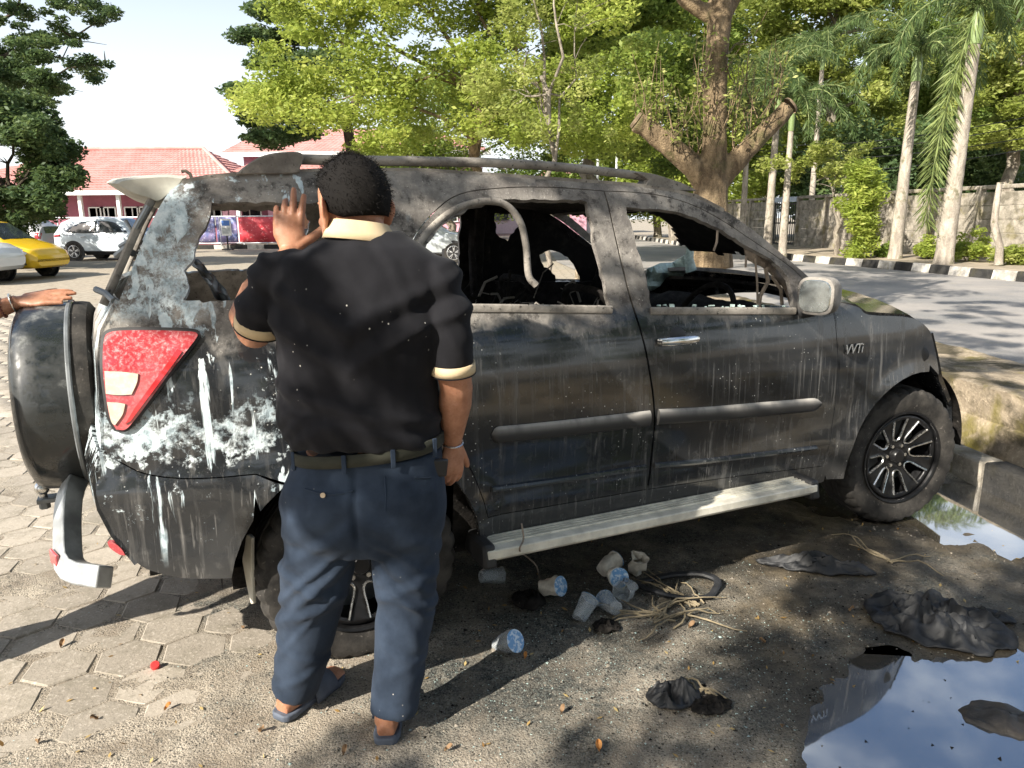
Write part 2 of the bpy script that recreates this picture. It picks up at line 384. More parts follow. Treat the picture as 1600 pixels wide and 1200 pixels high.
def m_paver(t):
    p = t.pos(); rnd = t.n('ShaderNodeObjectInfo').outputs['Random']
    a = t.n('ShaderNodeAttribute', attribute_name='var').outputs['Fac']; rnd = t.m('FRACT', t.m('ADD', rnd, a))
    md = t.noise(p, 9, 7, .65); hi = t.noise(p, 80, 5, .7)
    c = t.mix(rnd, (.255, .225, .185), (.39, .345, .285)); c = t.mix(t.ramp(md, .45, .72, 0, .7), c, (.185, .165, .125))
    c = t.mix(t.ramp(hi, .54, .68, 0, .7), c, (.50, .45, .385)); c = t.mix(t.ramp(hi, .42, .30, 0, .6), c, (.10, .09, .075))
    return t.bsdf(color=c, rough=.92, normal=t.bump(t.m('ADD', md, hi), .45, .008), spec=.3)
M_PAVER = material('worn_paver', m_paver)
def m_lot(t):
    p = t.pos(); lo = t.noise(p, .25, 6, .6); hi = t.noise(p, 6, 8, .7)
    c = t.mix(t.ramp(hi, .3, .7), (.26, .22, .17), (.40, .345, .27)); c = t.mix(t.ramp(lo, .4, .65, 0, .7), c, (.30, .275, .225))
    e = t.vor(p, 4.0, 'DISTANCE_TO_EDGE', 0, .35); c = t.mix(t.ramp(e, .07, .02, 0, .55), c, (.13, .115, .085))
    return t.bsdf(color=c, rough=.93, normal=t.bump(hi, .3, .01), spec=.3)
M_LOT = material('yard_ground', m_lot)
def m_asphalt(t):
    p = t.pos(); lo = t.noise(p, .5, 6, .6); hi = t.noise(p, 30, 7, .7)
    c = t.mix(t.ramp(lo, .35, .65), (.20, .195, .19), (.31, .285, .26)); c = t.mix(t.ramp(hi, .50, .72, 0, .6), c, (.42, .39, .35))
    c = t.mix(t.ramp(t.noise(t.map(p, (1, 1, 1)), 2.2, 7, .7), .54, .66, 0, .5), c, (.27, .245, .20))
    return t.bsdf(color=c, rough=.75, normal=t.bump(hi, .4, .01), spec=.4)
M_ASPHALT = material('dusty_asphalt', m_asphalt)
def m_conc(name, a, b, moss=.5):
    def fn(t):
        p = t.pos(); md = t.noise(p, 5, 8, .68); hi = t.noise(p, 40, 6, .7); z = t.sep(p)[2]
        c = t.mix(t.ramp(md, .3, .7), a, b); c = t.mix(t.ramp(hi, .55, .70, 0, .6), c, tuple(min(1, v * 1.5) for v in b))
        mm = t.m('MULTIPLY', t.ramp(t.noise(p, 3.2, 7, .65), .47, .62), moss)
        c = t.mix(mm, c, (.045, .038, .018)); c = t.mix(t.m('MULTIPLY', t.ramp(t.noise(p, 2.1, 6, .6, .5), .52, .66), moss), c, (.16, .135, .028))
        return t.bsdf(color=c, rough=.92, normal=t.bump(t.m('ADD', md, hi), .7, .02), spec=.3)
    return material(name, fn)
M_ISLAND = m_conc('mossy_concrete', (.20, .16, .11), (.42, .345, .25), .85)
M_CONC = m_conc('weathered_concrete', (.21, .19, .155), (.40, .36, .30), .45)
M_KWHITE = m_conc('kerb_white_paint', (.38, .36, .33), (.56, .53, .48), .4)
M_KBLACK = m_conc('kerb_black_paint', (.018, .018, .018), (.045, .043, .040), .1)
def m_water(t):
    n = t.noise(t.pos(), 5, 3); nm = t.bump(n, .008, .02)
    lw = t.n('ShaderNodeFresnel', {'IOR': 1.33, 'Normal': nm}).outputs[0]
    d = t.bsdf(color=(.075, .064, .046), rough=.35, spec=.3); g = t.n('ShaderNodeBsdfGlossy', {'Color': (.92, .95, 1, 1), 'Roughness': .03, 'Normal': nm}).outputs[0]
    return t.n('ShaderNodeMixShader', {0: t.ramp(lw, .0, .35, .38, 1.0), 1: d, 2: g}).outputs[0]
M_WATER = material('puddle_water', m_water)
def m_rock(t):
    o = t.obj(); n = t.noise(o, 8, 7, .65)
    return t.bsdf(color=t.mix(t.ramp(n, .3, .7), (.030, .026, .022), (.085, .070, .056)), rough=.5, normal=t.bump(n, .6, .02))
M_ROCK = material('wet_stone', m_rock)
def leafmat(name, a, b, c, trans=.42):
    def fn(t):
        v = t.n('ShaderNodeAttribute', attribute_name='var').outputs['Fac']
        col = t.mix(t.ramp(v, 0, .55), a, b); col = t.mix(t.ramp(v, .55, 1.0), col, c)
        d = t.bsdf(color=col, rough=.55, spec=.35)
        tr = t.n('ShaderNodeBsdfTranslucent', {0: t.mix(.35, col, (col_y[0], col_y[1], col_y[2]), 'MIX')}).outputs[0]
        return t.n('ShaderNodeMixShader', {0: trans, 1: d, 2: tr}).outputs[0]
    col_y = tuple(min(1, k * 1.5) for k in c)
    return material(name, fn)
LF_BRIGHT = leafmat('bright_leaf', (.13, .18, .030), (.27, .345, .060), (.44, .475, .11), .5)
LF_MID = leafmat('mid_leaf', (.060, .105, .020), (.15, .22, .038), (.30, .35, .075), .45)
LF_DARK = leafmat('dark_leaf', (.035, .070, .030), (.075, .125, .045), (.15, .195, .065), .4)
LF_PALM = leafmat('palm_leaf', (.035, .070, .022), (.10, .155, .050), (.24, .29, .10), .38)
LF_OLIVE = leafmat('olive_leaf', (.10, .14, .028), (.25, .30, .060), (.46, .48, .16), .48)
LF_DRY = leafmat('dry_leaf', (.22, .12, .04), (.38, .25, .09), (.52, .40, .18), .3)
def m_bark(name, a, b, sc=8):
    def fn(t):
        o = t.obj(); n = t.noise(t.map(o, (1, 1, .35)), sc, 8, .7, .4); f = t.noise(o, sc * 6, 5, .6)
        c = t.mix(t.ramp(n, .32, .68), a, b); c = t.mix(t.ramp(t.noise(o, 2.7, 6, .6), .54, .66, 0, .7), c, (.085, .085, .030))
        c = t.mix(t.ramp(f, .60, .75, 0, .6), c, tuple(min(1, v * 1.5) for v in b))
        return t.bsdf(color=c, rough=.9, normal=t.bump(t.m('ADD', n, f), .9, .03), spec=.25)
    return material(name, fn)
BARK = m_bark('brown_bark', (.085, .060, .035), (.29, .215, .130))
BARK_GREY = m_bark('grey_bark', (.12, .10, .08), (.36, .32, .26), 6)
BARK_PALM = m_bark('palm_bark', (.22, .19, .155), (.46, .41, .34), 5)
BARK_DARK = m_bark('dark_bark', (.035, .028, .020), (.12, .095, .065))
# ------------------------------------------------------------------ ground, puddles, pavers
def poly_sd(x, y, P):
    d = 1e9; n = len(P)
    for i in range(n):
        ax, ay = P[i]; bx, by = P[(i + 1) % n]; dx, dy = bx - ax, by - ay
        t = max(0, min(1, ((x - ax) * dx + (y - ay) * dy) / (dx * dx + dy * dy + 1e-12)))
        d = min(d, math.hypot(x - ax - t * dx, y - ay - t * dy))
    return -d if inside((x, y), P) else d
gpx = lambda L: [tuple(ground_at(*p)[:2]) for p in L]
PUD1 = gpx([(1276, 1116), (1318, 1088), (1370, 1048), (1398, 1022), (1414, 1050), (1450, 1046), (1510, 1036), (1600, 1042), (1690, 1050), (1760, 1120), (1740, 1260), (1600, 1290), (1300, 1290), (1288, 1200), (1296, 1150)])
PUD2 = gpx([(1420, 812), (1446, 772), (1490, 756), (1540, 768), (1600, 800), (1640, 850), (1590, 858), (1530, 830), (1470, 832)])
PUD3 = gpx([(1262, 776), (1288, 762), (1320, 775), (1330, 800), (1296, 800)])
def paver_mask(x, y):
    return smoothstep(-.12, .22, (-1.02 - x) + .42 * (y - 2.45) * (1 if y < 2.45 else .12) + .30 * fbm((x, y, 0), 1.4, 4))
def ground_h(x, y):
    pm = paver_mask(x, y)
    h = .010 + .008 * fbm((x, y, 3), 2.2, 3) + .0075 * fbm((x, y, 9), 11, 4)
    h = h * (1 - pm) + (.0026 + .0058 * fbm((x, y, 5), 2.6, 4) + .0022 * fbm((x, y, 8), 20, 2)) * pm
    for P in (PUD1, PUD2, PUD3):
        if min(p[0] for p in P) - .4 < x < max(p[0] for p in P) + .4 and min(p[1] for p in P) - .4 < y < max(p[1] for p in P) + .4:
            s = poly_sd(x, y, P) + .035 * fbm((x, y, 1), 7, 3)
            h -= .042 * smoothstep(.34, -.22, s)
    e = min(x + 5.0, 4.4 - x, y - .3, 9.5 - y)
    return h + (-.016 - h) * smoothstep(.5, 0, e)
xs = np.arange(-5.0, 4.401, .031); ys = np.arange(.3, 9.51, .031)
V = np.array([(x, y, ground_h(x, y)) for y in ys for x in xs]); w_ = len(xs)
I = (np.arange(len(ys) - 1)[:, None] * w_ + np.arange(w_ - 1)[None]).ravel()
o = np_mesh('dirt_ground', V, np.stack([I, I + 1, I + w_ + 1, I + w_], 1), M_DIRT, smooth=True); tag(o, kind='structure')
m = MB(); m.grid([[(-300, -120, -.022), (300, -120, -.022)], [(-300, 500, -.022), (300, 500, -.022)]]); lot = m.build('paved_yard', M_LOT, None, None, fixn=False); tag(lot, kind='structure')
for P in (PUD1, PUD2, PUD3):
    c = Vector((sum(p[0] for p in P) / len(P), sum(p[1] for p in P) / len(P)))
    m = MB(); PP = offset_poly([Vector(p) for p in P], .16); m.add([(p.x, p.y, -.0075) for p in PP], [tuple(range(len(PP)))]); o = m.build('puddle', M_WATER, None, None); tag(o, kind='structure')
    if o.data.polygons[0].normal.z < 0: o.data.flip_normals()
def hex_mesh(i):
    r_ = random.Random(i); m = MB(); rad = .116; vs = []
    J = [1 + r_.uniform(-.035, .03) for _ in range(6)]
    for k, z in ((.985, -.03), (1.0, -.010), (.985, .0), (.93, .0045)):
        for j in range(6):
            a = math.pi / 6 + j * math.pi / 3; vs.append((rad * k * J[j] * math.cos(a) * 1.06, rad * k * J[j] * math.sin(a), z))
    m.add(vs, rings_faces(6, 4, 0, False, True)); return m.mesh('paver', 28, True)
hexes = [hex_mesh(i) for i in range(6)]
for h in hexes: h.materials.append(M_PAVER)
ga = R(14); cells = []; px_, py_ = .116 * math.sqrt(3) * 1.06 + .006, .116 * 1.5 + .005
for j in range(-110, 120):
    for i in range(-110, 110):
        gx, gy = (i + .5 * (j % 2)) * px_, j * py_
        x, y = gx * math.cos(ga) - gy * math.sin(ga) - 2, gx * math.sin(ga) + gy * math.cos(ga) + 4
        if y < 1.9 or y > 13.5: continue
        if not (-.80 * y - .4 < x < .15 * y): continue
        if y < 9.3 and x > -4.9 and paver_mask(x, y) < .02: continue
        if x > -.3 + .1 * y and y < 7: continue
        cells.append((x, y))
cells.sort(key=lambda c: c[0] ** 2 + c[1] ** 2)
for k, (x, y) in enumerate(cells[:300]):
    r_ = random.Random(k); o = bpy.data.objects.new('paver', hexes[r_.randrange(6)]); COL.objects.link(o); o.parent = lot
    o.location = (x, y, r_.uniform(-.003, .004)); o.rotation_euler = (r_.gauss(0, .012), r_.gauss(0, .012), ga + r_.randrange(6) * math.pi / 3 + r_.gauss(0, .015))
base = np.array([v.co[:] for v in hexes[0].vertices]); V = []; Q = []; A = []
top6 = base[18:24]; sid = base[0:6]
for k, (x, y) in enumerate(cells[300:]):
    c, s = math.cos(ga), math.sin(ga); B = base * (1.0, 1.0, 1.0); o_ = len(V) * 24
    V.append(np.stack([B[:, 0] * c - B[:, 1] * s + x, B[:, 0] * s + B[:, 1] * c + y, B[:, 2] + random.uniform(-.003, .004)], 1)); A.append(np.full(24, random.random()))
    for r in range(3):
        for j in range(6): Q.append((o_ + r * 6 + j, o_ + r * 6 + (j + 1) % 6, o_ + r * 6 + 6 + (j + 1) % 6, o_ + r * 6 + 6 + j))
    Q += [(o_ + 18, o_ + 19, o_ + 20, o_ + 21), (o_ + 18, o_ + 21, o_ + 22, o_ + 23)]
o = np_mesh('far_pavers', np.concatenate(V), Q, M_PAVER, lot, np.concatenate(A)); tag(o, kind='stuff')

# ------------------------------------------------------------------ raised strip, road, kerbs
ST_D = Vector((-.14, .99)).normalized(); ST_0 = Vector((2.975, 4.87)); ST_N = Vector((ST_D.y, -ST_D.x))
def strip_pt(s, n, z): p = ST_0 + ST_D * s + ST_N * n; return Vector((p.x, p.y, z))
prof = [(-.02, -.03), (-.02, .06), (.0, .13), (-.005, .20), (.02, .215), (.015, .30), (.02, .38), (.03, .412), (.075, .425), (.14, .423), (.22, .418), (.45, .405), (.70, .410), (.84, .425), (.90, .42), (.93, .38), (.94, .0)]
rows = []
for s in np.arange(-6, 11.5, .06):
    row = []
    for (n, z) in prof:
        p = strip_pt(s, n, z); d = fbm((s, n * 2, z * 2), 3.0, 4); row.append(p + Vector((ST_N.x, ST_N.y, 0)) * (.030 * d if z < .40 else 0) + Vector((0, 0, .022 * d if z > .39 else 0)))
    rows.append(row)
m = MB(); m.grid(rows); o = m.build('raised_strip', M_ISLAND, None, 50); tag(o, kind='structure')
KF = [(12.9, 11.0), (11.65, 16.8), (10.7, 21.8), (9.78, 25.2), (9.3, 32), (9.05, 38.5), (8.9, 50), (8.8, 62)]
kfl = spline([Vector((a, b, 0)) for a, b in KF], False, 179, 8)
m = MB(); m.grid([[strip_pt(-8, .90, -.006), Vector((14, 3, -.006))], [strip_pt(2, .90, -.006), Vector((13, 10.6, -.006))], [strip_pt(11.4, .90, -.006), Vector((11.65, 16.8, -.006))], [Vector((1.6, 26, -.006)), Vector((9.8, 25.2, -.006))], [Vector((2.5, 62, -.006)), Vector((8.9, 62, -.006))]])
o = m.build('road', M_ASPHALT, None, None); tag(o, kind='structure')
if o.data.polygons[0].normal.z < 0: o.data.flip_normals()
WL = [Vector((a, b, 0)) for a, b in ((15.6, 15.0), (14.75, 21.3), (13.85, 27.0), (13.05, 32.5), (11.95, 38.0), (10.9, 46.0))]
m = MB(); ver = []
for i in range(24):
    t = i / 23; a = kfl[int(t * (len(kfl) - 1) * .86)]; b = WL[0].lerp(WL[-1], t)
    ver.append([(a.x + .15 + (b.x + 1.5 - a.x) * k, a.y + (b.y - a.y) * k, .17 + .05 * fbm((a.x + k * 3, a.y, 0), .8, 3)) for k in np.linspace(0, 1, 8)])
m.grid(ver); o = m.build('verge', plain('verge_soil', (.27, .225, .165), .93, 0, .35, 3, .3), None, 60); tag(o, kind='structure')
def kerb(label, line, length, w, h, z0, cols, grp=None, start=0):
    root = empty('kerb', (line[0].x, line[0].y, 0)); tag(root, label, 'kerb', grp)
    L_ = [0]
    for i in range(1, len(line)): L_.append(L_[-1] + (line[i] - line[i - 1]).length)
    def at(s):
        for i in range(1, len(line)):
            if s <= L_[i]: return line[i - 1].lerp(line[i], (s - L_[i - 1]) / (L_[i] - L_[i - 1] + 1e-9)), (line[i] - line[i - 1]).normalized()
        return line[-1], (line[-1] - line[-2]).normalized()
    meshes = []
    for c in cols:
        mm = MB(); mm.prism([(-w / 2, 0), (w / 2, 0), (w / 2, h), (-w / 2 + w * .28, h)], -length / 2 + .008, length / 2 - .008, Matrix(((1, 0, 0, 0), (0, 0, 1, 0), (0, 1, 0, 0), (0, 0, 0, 1))))
        me = mm.mesh('kerb_block', 40, True); me.materials.append(c); meshes.append(me)
    s = length / 2; k = start
    while s < L_[-1]:
        p, d = at(s); o = bpy.data.objects.new('kerb_block', meshes[k % len(meshes)]); COL.objects.link(o); o.parent = root
        o.location = (p.x - line[0].x, p.y - line[0].y, z0 + random.uniform(-.01, .01)); o.rotation_euler = (random.gauss(0, .01), random.gauss(0, .01), math.atan2(d.y, d.x) - math.pi / 2 + random.gauss(0, .01))
        b = o.modifiers.new('b', 'BEVEL'); b.width = .012; b.segments = 1
        s += length; k += 1
    return root
kerb('black and white painted kerb along the palm verge across the road', kfl, .68, .16, .23, -.02, [M_KBLACK, M_KWHITE])
kerb('black and white painted kerb below the red banner fence', [Vector((-34, 40.4, 0)), Vector((-1, 40.4, 0))], .9, .18, .26, -.05, [M_KWHITE, M_KBLACK])
k0, k1 = ground_at(1470, 735), ground_at(1640, 822)
kd = Vector((ST_D.x, ST_D.y, 0)); km = Vector((ground_at(1540, 765).x + .10, ground_at(1540, 765).y, 0))
kerb('worn kerb stones with one black block beside the mossy strip', [km + kd * 1.10, km - kd * 1.9], .52, .20, .17, -.02, [M_ISLAND, M_CONC, M_KBLACK, M_KWHITE, M_CONC, M_KWHITE], start=0)

# ------------------------------------------------------------------ concrete wall, gate
wall = empty('concrete_wall', (WL[0].x, WL[0].y, .15)); tag(wall, 'long grey wall of stacked concrete panels and posts behind the palms', 'wall')
Ls = sum((WL[i + 1] - WL[i]).length for i in range(len(WL) - 1)); nb = 15
def wat(t):
    s = t * Ls
    for i in range(len(WL) - 1):
        l = (WL[i + 1] - WL[i]).length
        if s <= l or i == len(WL) - 2: return WL[i].lerp(WL[i + 1], min(1.0, s / l))
        s -= l
gate_t = None
org = Vector((WL[0].x, WL[0].y, .15))
for b in range(nb + 1):
    p = wat(b / nb) - org + Vector((0, 0, .15)); m = MB(); m.box((0, 0, 1.08), (.20, .20, 2.2)); o = m.build('wall_post', M_CONC, wall, bevel=.015); o.location = (p.x, p.y, 0)
GATE_BAY = 9
for b in range(nb):
    a, c = wat(b / nb), wat((b + 1) / nb); mid = (a + c) / 2 - org; ln = (c - a).length - .18; rz = math.atan2((c - a).y, (c - a).x)
    if b == GATE_BAY: continue
    me = None
    for k in range(5):
        m = MB(); m.box((0, 0, 0), (ln, .07, .392)); o = m.build('wall_panel', M_CONC, wall, bevel=.012); o.location = (mid.x, mid.y, .20 + k * .40); o.rotation_euler = (random.gauss(0, .008), 0, rz)
    m = MB(); m.box((0, 0, 0), (ln, .20, .12)); o = m.build('wall_coping', M_CONC, wall, bevel=.02); o.location = (mid.x, mid.y, 2.14); o.rotation_euler = (0, 0, rz)
a, c = wat(GATE_BAY / nb), wat((GATE_BAY + 1) / nb); gm = (a + c) / 2; rz = math.atan2((c - a).y, (c - a).x); gl = (c - a).length - .25
gate = empty('iron_gate', (gm.x, gm.y, .17), rz); tag(gate, 'dark barred iron gate set in the concrete wall', 'gate')
M_IRON = plain('dark_iron', (.03, .032, .035), .5, .4)
m = MB()
for z in (.08, 1.0, 1.85): m.box((0, 0, z), (gl, .05, .06))
o = m.build('gate_frame', M_IRON, gate)
for k in range(12):
    m = MB(); m.tube([(-gl / 2 + gl * k / 11, 0, .08), (-gl / 2 + gl * k / 11, 0, 1.95)], .022, 6); m.build('gate_bar', M_IRON, gate)
m = MB(); m.box((0, .05, 2.05), (gl, .10, .22)); m.build('gate_lintel', plain('pale_blue_paint', (.42, .48, .55), .6), gate)

# ------------------------------------------------------------------ buildings
def m_tiles(t):
    o = t.obj(); n = t.noise(o, 1.2, 6, .6); f = t.noise(o, 14, 4)
    c = t.mix(t.ramp(n, .3, .7), (.45, .215, .19), (.56, .30, .275)); c = t.mix(t.ramp(f, .55, .75, 0, .5), c, (.36, .15, .12))
    return t.bsdf(color=c, rough=.7, spec=.4)
M_TILE = material('red_roof_tile', m_tiles)
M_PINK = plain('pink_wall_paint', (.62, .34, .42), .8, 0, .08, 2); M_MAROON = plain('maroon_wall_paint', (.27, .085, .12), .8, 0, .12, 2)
M_WHITE = plain('white_paint', (.74, .74, .72), .55, 0, .06, 6); M_PANE = plain('dark_window_glass', (.025, .03, .035), .08, 0, .3, 2, coat=.6)
M_SHADE = plain('dark_doorway', (.035, .025, .028), .7)
def courses(parent, e0, e1, r0, r1, n=18, waves=.28):
    """tile courses climbing from eave e0-e1 to ridge r0-r1, each course a corrugated strip lapped over the one below"""
    e0, e1, r0, r1 = map(Vector, (e0, e1, r0, r1)); nrm = (e1 - e0).cross(r0 - e0).normalized()
    if nrm.z < 0: nrm = -nrm
    for k in range(n):
        a, b = k / n, (k + 1.12) / n
        p0, p1, q0, q1 = e0.lerp(r0, a), e1.lerp(r1, a), e0.lerp(r0, min(1, b)), e1.lerp(r1, min(1, b))
        m = MB(); c = max(2, int((p1 - p0).length / (waves / 4))); P = []
        lo, hi, fr = [], [], []
        for i in range(c + 1):
            w = .035 * (1 - abs((i % 4) - 2) / 2); t = i / c
            lo.append(p0.lerp(p1, t) + nrm * (w + .075)); hi.append(q0.lerp(q1, t) + nrm * w); fr.append(p0.lerp(p1, t) + nrm * (w - .0))
        m.grid([fr, lo, hi]); m.build('tile_course', M_TILE, parent, 30)
def window(parent, x, y, z, w, h, frame=M_WHITE):
    f = MB(); t = .07
    f.box((x, y, z + h / 2), (w, .10, t)); f.box((x, y, z - h / 2), (w + .2, .16, t)); f.box((x - w / 2, y, z), (t, .10, h)); f.box((x + w / 2, y, z), (t, .10, h)); f.box((x, y, z), (t * .7, .08, h))
    o = f.build('window', frame, parent)
    g = MB(); g.box((x, y + .03, z), (w, .02, h)); g.build('pane', M_PANE, o)
def D(u, v, Y): return at_depth(u, v, Y)
# long single storey building with a hipped roof
bx0, bx1 = D(-120, 300, 48).x, D(392, 300, 48).x; ez = D(250, 297, 46.6).z; rz_ = D(220, 235, 54).z
b1 = empty('long_building', ((bx0 + bx1) / 2, 48, 0)); tag(b1, 'long pink building with red hipped tile roof behind the parked white car', 'building')
hw = (bx1 - bx0) / 2; rdx = D(318, 235, 54).x - (bx0 + bx1) / 2
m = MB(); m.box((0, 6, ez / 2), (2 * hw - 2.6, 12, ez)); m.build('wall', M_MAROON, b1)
courses(b1, (-hw, -1.4, ez), (hw, -1.4, ez), (-hw + 7, 6, rz_), (rdx, 6, rz_), 18)
courses(b1, (hw, -1.4, ez), (hw, 13.4, ez), (rdx, 6, rz_), (rdx + .01, 6, rz_), 14)
m = MB(); m.tube([(-hw + 7, 6, rz_ + .12), (rdx, 6, rz_ + .12), (hw, -1.4, ez + .12)], .13, 8); m.build('ridge_tiles', M_TILE, b1)
m = MB(); m.box((0, -1.4, ez - .12), (2 * hw, .08, .28)); m.build('fascia', M_WHITE, b1); m = MB(); m.box((0, -.1, ez - .10), (2 * hw, 2.4, .06)); m.build('soffit', M_WHITE, b1)
for u in (126, 186, 250, 306, 372):
    x = D(u, 330, 46.9).x - (bx0 + bx1) / 2; m = MB(); m.box((x, -1.0, ez / 2), (.22, .22, ez - .2)); m.build('veranda_post', M_WHITE, b1, bevel=.02)
for u in (150, 168, 206, 226, 272, 292, 322, 345): window(b1, D(u, 330, 47.9).x - (bx0 + bx1) / 2, -.02, 1.75, .95, 1.2)
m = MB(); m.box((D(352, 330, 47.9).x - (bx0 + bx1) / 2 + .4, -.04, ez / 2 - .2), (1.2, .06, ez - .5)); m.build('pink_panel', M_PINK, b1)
# two storey pink building behind
b2 = empty('tall_building', (D(520, 300, 62).x, 62, 0)); tag(b2, 'two storey pink building with red roof standing behind the yellow green tree', 'building')
e2 = D(400, 238, 60.6).z; r2 = D(430, 203, 68).z; x0 = D(346, 238, 60.6).x - b2.location.x; x1 = 13.0
m = MB(); m.box(((x0 + x1) / 2, 6, e2 / 2), (x1 - x0 - 2.4, 12, e2)); m.build('wall', M_PINK, b2)
courses(b2, (x0, -1.4, e2), (x1, -1.4, e2), (D(415, 205, 68).x - b2.location.x, 6, r2), (x1 - 6, 6, r2), 12, .36); courses(b2, (x0, 13, e2), (x0, -1.4, e2), (D(415, 205, 68).x - b2.location.x, 6, r2), (D(415, 205, 68).x - b2.location.x + .01, 6, r2), 10, .4)
m = MB(); m.box(((x0 + x1) / 2, -1.4, e2 - .15), (x1 - x0, .1, .35)); m.build('fascia', M_WHITE, b2)
for k in range(5): window(b2, x0 + 3.2 + k * 3.6, -.05, e2 - 1.7, 1.5, 1.5); window(b2, x0 + 3.2 + k * 3.6, -.05, 2.0, 1.5, 1.5)
# building B's lower wing seen through the rear quarter window
b3 = empty('low_wing', (D(440, 300, 50).x, 50, 0)); tag(b3, 'low pink wing with white framed windows behind the red banner', 'building')
ww = D(640, 330, 50).x - D(385, 330, 50).x
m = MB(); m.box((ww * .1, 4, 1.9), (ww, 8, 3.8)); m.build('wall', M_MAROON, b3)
for k in range(4):
    m = MB(); m.box((-ww / 2 + 1.8 + k * 2.9, -.05, 1.9), (.55, .12, 3.7)); m.build('pilaster', M_PINK, b3); window(b3, -ww / 2 + 3.2 + k * 2.9, -.05, 1.9, 1.5, 1.1)
courses(b3, (-ww * .42, -1, 3.8), (ww * .62, -1, 3.8), (-ww * .3, 4, 5.4), (ww * .5, 4, 5.4), 9, .36)
# pale building beyond the yard and one more red roof
b4 = empty('pale_building', (D(700, 330, 74).x, 74, 0)); tag(b4, 'pale low building beyond the yard seen through the car windows', 'building')
m = MB(); m.box((4, 4, 2.1), (26, 8, 4.2)); m.build('wall', M_WHITE, b4)
for k in range(6): window(b4, -7 + k * 4, -.06, 2.0, 1.8, 1.4, M_STEEL)
m = MB(); m.box((4, -.4, 4.3), (27, 1.4, .25)); m.build('roof_edge', M_CONC, b4)
b5 = empty('red_roof_house', (D(872, 300, 66).x, 66, 0)); tag(b5, 'small house with a red tiled roof beyond the slender tree', 'building')
m = MB(); m.box((0, 3, 1.9), (5, 6, 3.8)); m.build('wall', M_PINK, b5); zz = D(876, 266, 70).z
courses(b5, (-3, -.8, 3.7), (3, -.8, 3.7), (-1.2, 3, zz), (1.2, 3, zz), 8, .36); courses(b5, (3, -.8, 3.7), (3, 6.8, 3.7), (1.2, 3, zz), (1.21, 3, zz), 6, .4)
# ------------------------------------------------------------------ banner fence
fx0, fx1 = D(20, 360, 41).x, D(660, 360, 41).x
fence = empty('banner_fence', ((fx0 + fx1) / 2, 41, 0)); tag(fence, 'white tube fence hung with red and blue printed banners', 'fence')
fo = fence.location.x; M_TUBE = plain('galvanised_tube', (.60, .62, .64), .45, .3)
u = 20
while u <= 660:
    x = D(u, 360, 41).x - fo; m = MB(); m.tube([(x, 0, 0), (x, 0, 1.72)], .035, 8); m.build('fence_post', M_TUBE, fence); u += 36
for z in (1.70, .28):
    m = MB(); m.tube([(fx0 - fo, 0, z), (fx1 - fo, 0, z)], .030, 8); m.build('fence_rail', M_TUBE, fence)
def m_banner(a, b, c):
    def fn(t):
        o = t.obj(); n = t.noise(o, 2.2, 6, .7); k = t.noise(o, 9, 3)
        col = t.mix(t.ramp(n, .35, .65), a, b); col = t.mix(t.ramp(k, .60, .68), col, c); return t.bsdf(color=col, rough=.5, spec=.4)
    return fn
for (ua, ub, nm, ma) in ((339, 372, 'blue_banner', None), (374, 470, 'red_banner', 1), (301, 337, 'blue_banner', None), (475, 560, 'red_banner', 1), (205, 300, 'maroon_mesh', 2)):
    mt = material('banner_red', m_banner((.48, .03, .045), (.58, .07, .09), (.70, .26, .26))) if ma == 1 else (material('banner_blue', m_banner((.10, .15, .34), (.30, .24, .42), (.55, .60, .70))) if ma is None else plain('maroon_shade_net', (.17, .055, .065), .85))
    xa, xb = D(ua, 360, 41).x - fo, D(ub, 360, 41).x - fo; m = MB()
    m.grid([[(x, -.04 + .015 * math.sin(x * 3.1 + z), z) for x in np.linspace(xa, xb, 14)] for z in (.32, .8, 1.3, 1.66)]); o = m.build(nm, mt, fence); o.modifiers.new('t', 'SOLIDIFY').thickness = .006
p = ground_at(346, 392); sg = empty('notice_stand', (p.x, 38.5, 0)); tag(sg, 'small notice board with blue panel on a black stand before the banners', 'sign')
p = D(346, 362, 38.5).x - sg.location.x
m = MB(); m.tube([(0, 0, 0), (0, 0, .9)], .04, 8); m.box((0, 0, .04), (.5, .4, .06)); m.build('stand', M_IRON, sg)
m = MB(); m.box((0, -.02, 1.15), (.52, .05, .85)); bd = m.build('board', M_WHITE, sg, bevel=.01)
m = MB(); m.box((0, -.052, 1.36), (.40, .012, .26)); m.build('blue_panel', plain('notice_blue', (.06, .16, .45), .5), bd)
m = MB(); m.box((0, -.052, .98), (.40, .012, .30)); m.build('grey_panel', plain('notice_grey', (.40, .42, .42), .5), bd)
# ------------------------------------------------------------------ burnt car
CAR_X, CAR_Y, CAR_YAW = 0.3487, 3.6450, 0.43348
_cc, _cs = math.cos(CAR_YAW), math.sin(CAR_YAW)
def w2c(p):
    dx, dy = p[0] - CAR_X, p[1] - CAR_Y
    return Vector((dx * _cc + dy * _cs, dx * _cs - dy * _cc, p[2]))      # x forward, y outboard to the right flank, z up
_zs = [0.15, .28, .36, .44, .50, .56, .62, .72, .86, .98, 1.08, 1.14, 1.22, 1.32, 1.42, 1.52, 1.58, 1.64, 1.70]
_ys = [.815, .838, .852, .862, .868, .862, .866, .876, .874, .866, .850, .826, .794, .757, .722, .686, .662, .622, .57]
_tz = np.linspace(.1, 1.75, 331); _ty = np.interp(_tz, _zs, _ys); _k = np.ones(11) / 11
_ty = np.convolve(np.pad(_ty, 5, 'edge'), _k, 'valid')
WX, WZ = 1.3425, .345
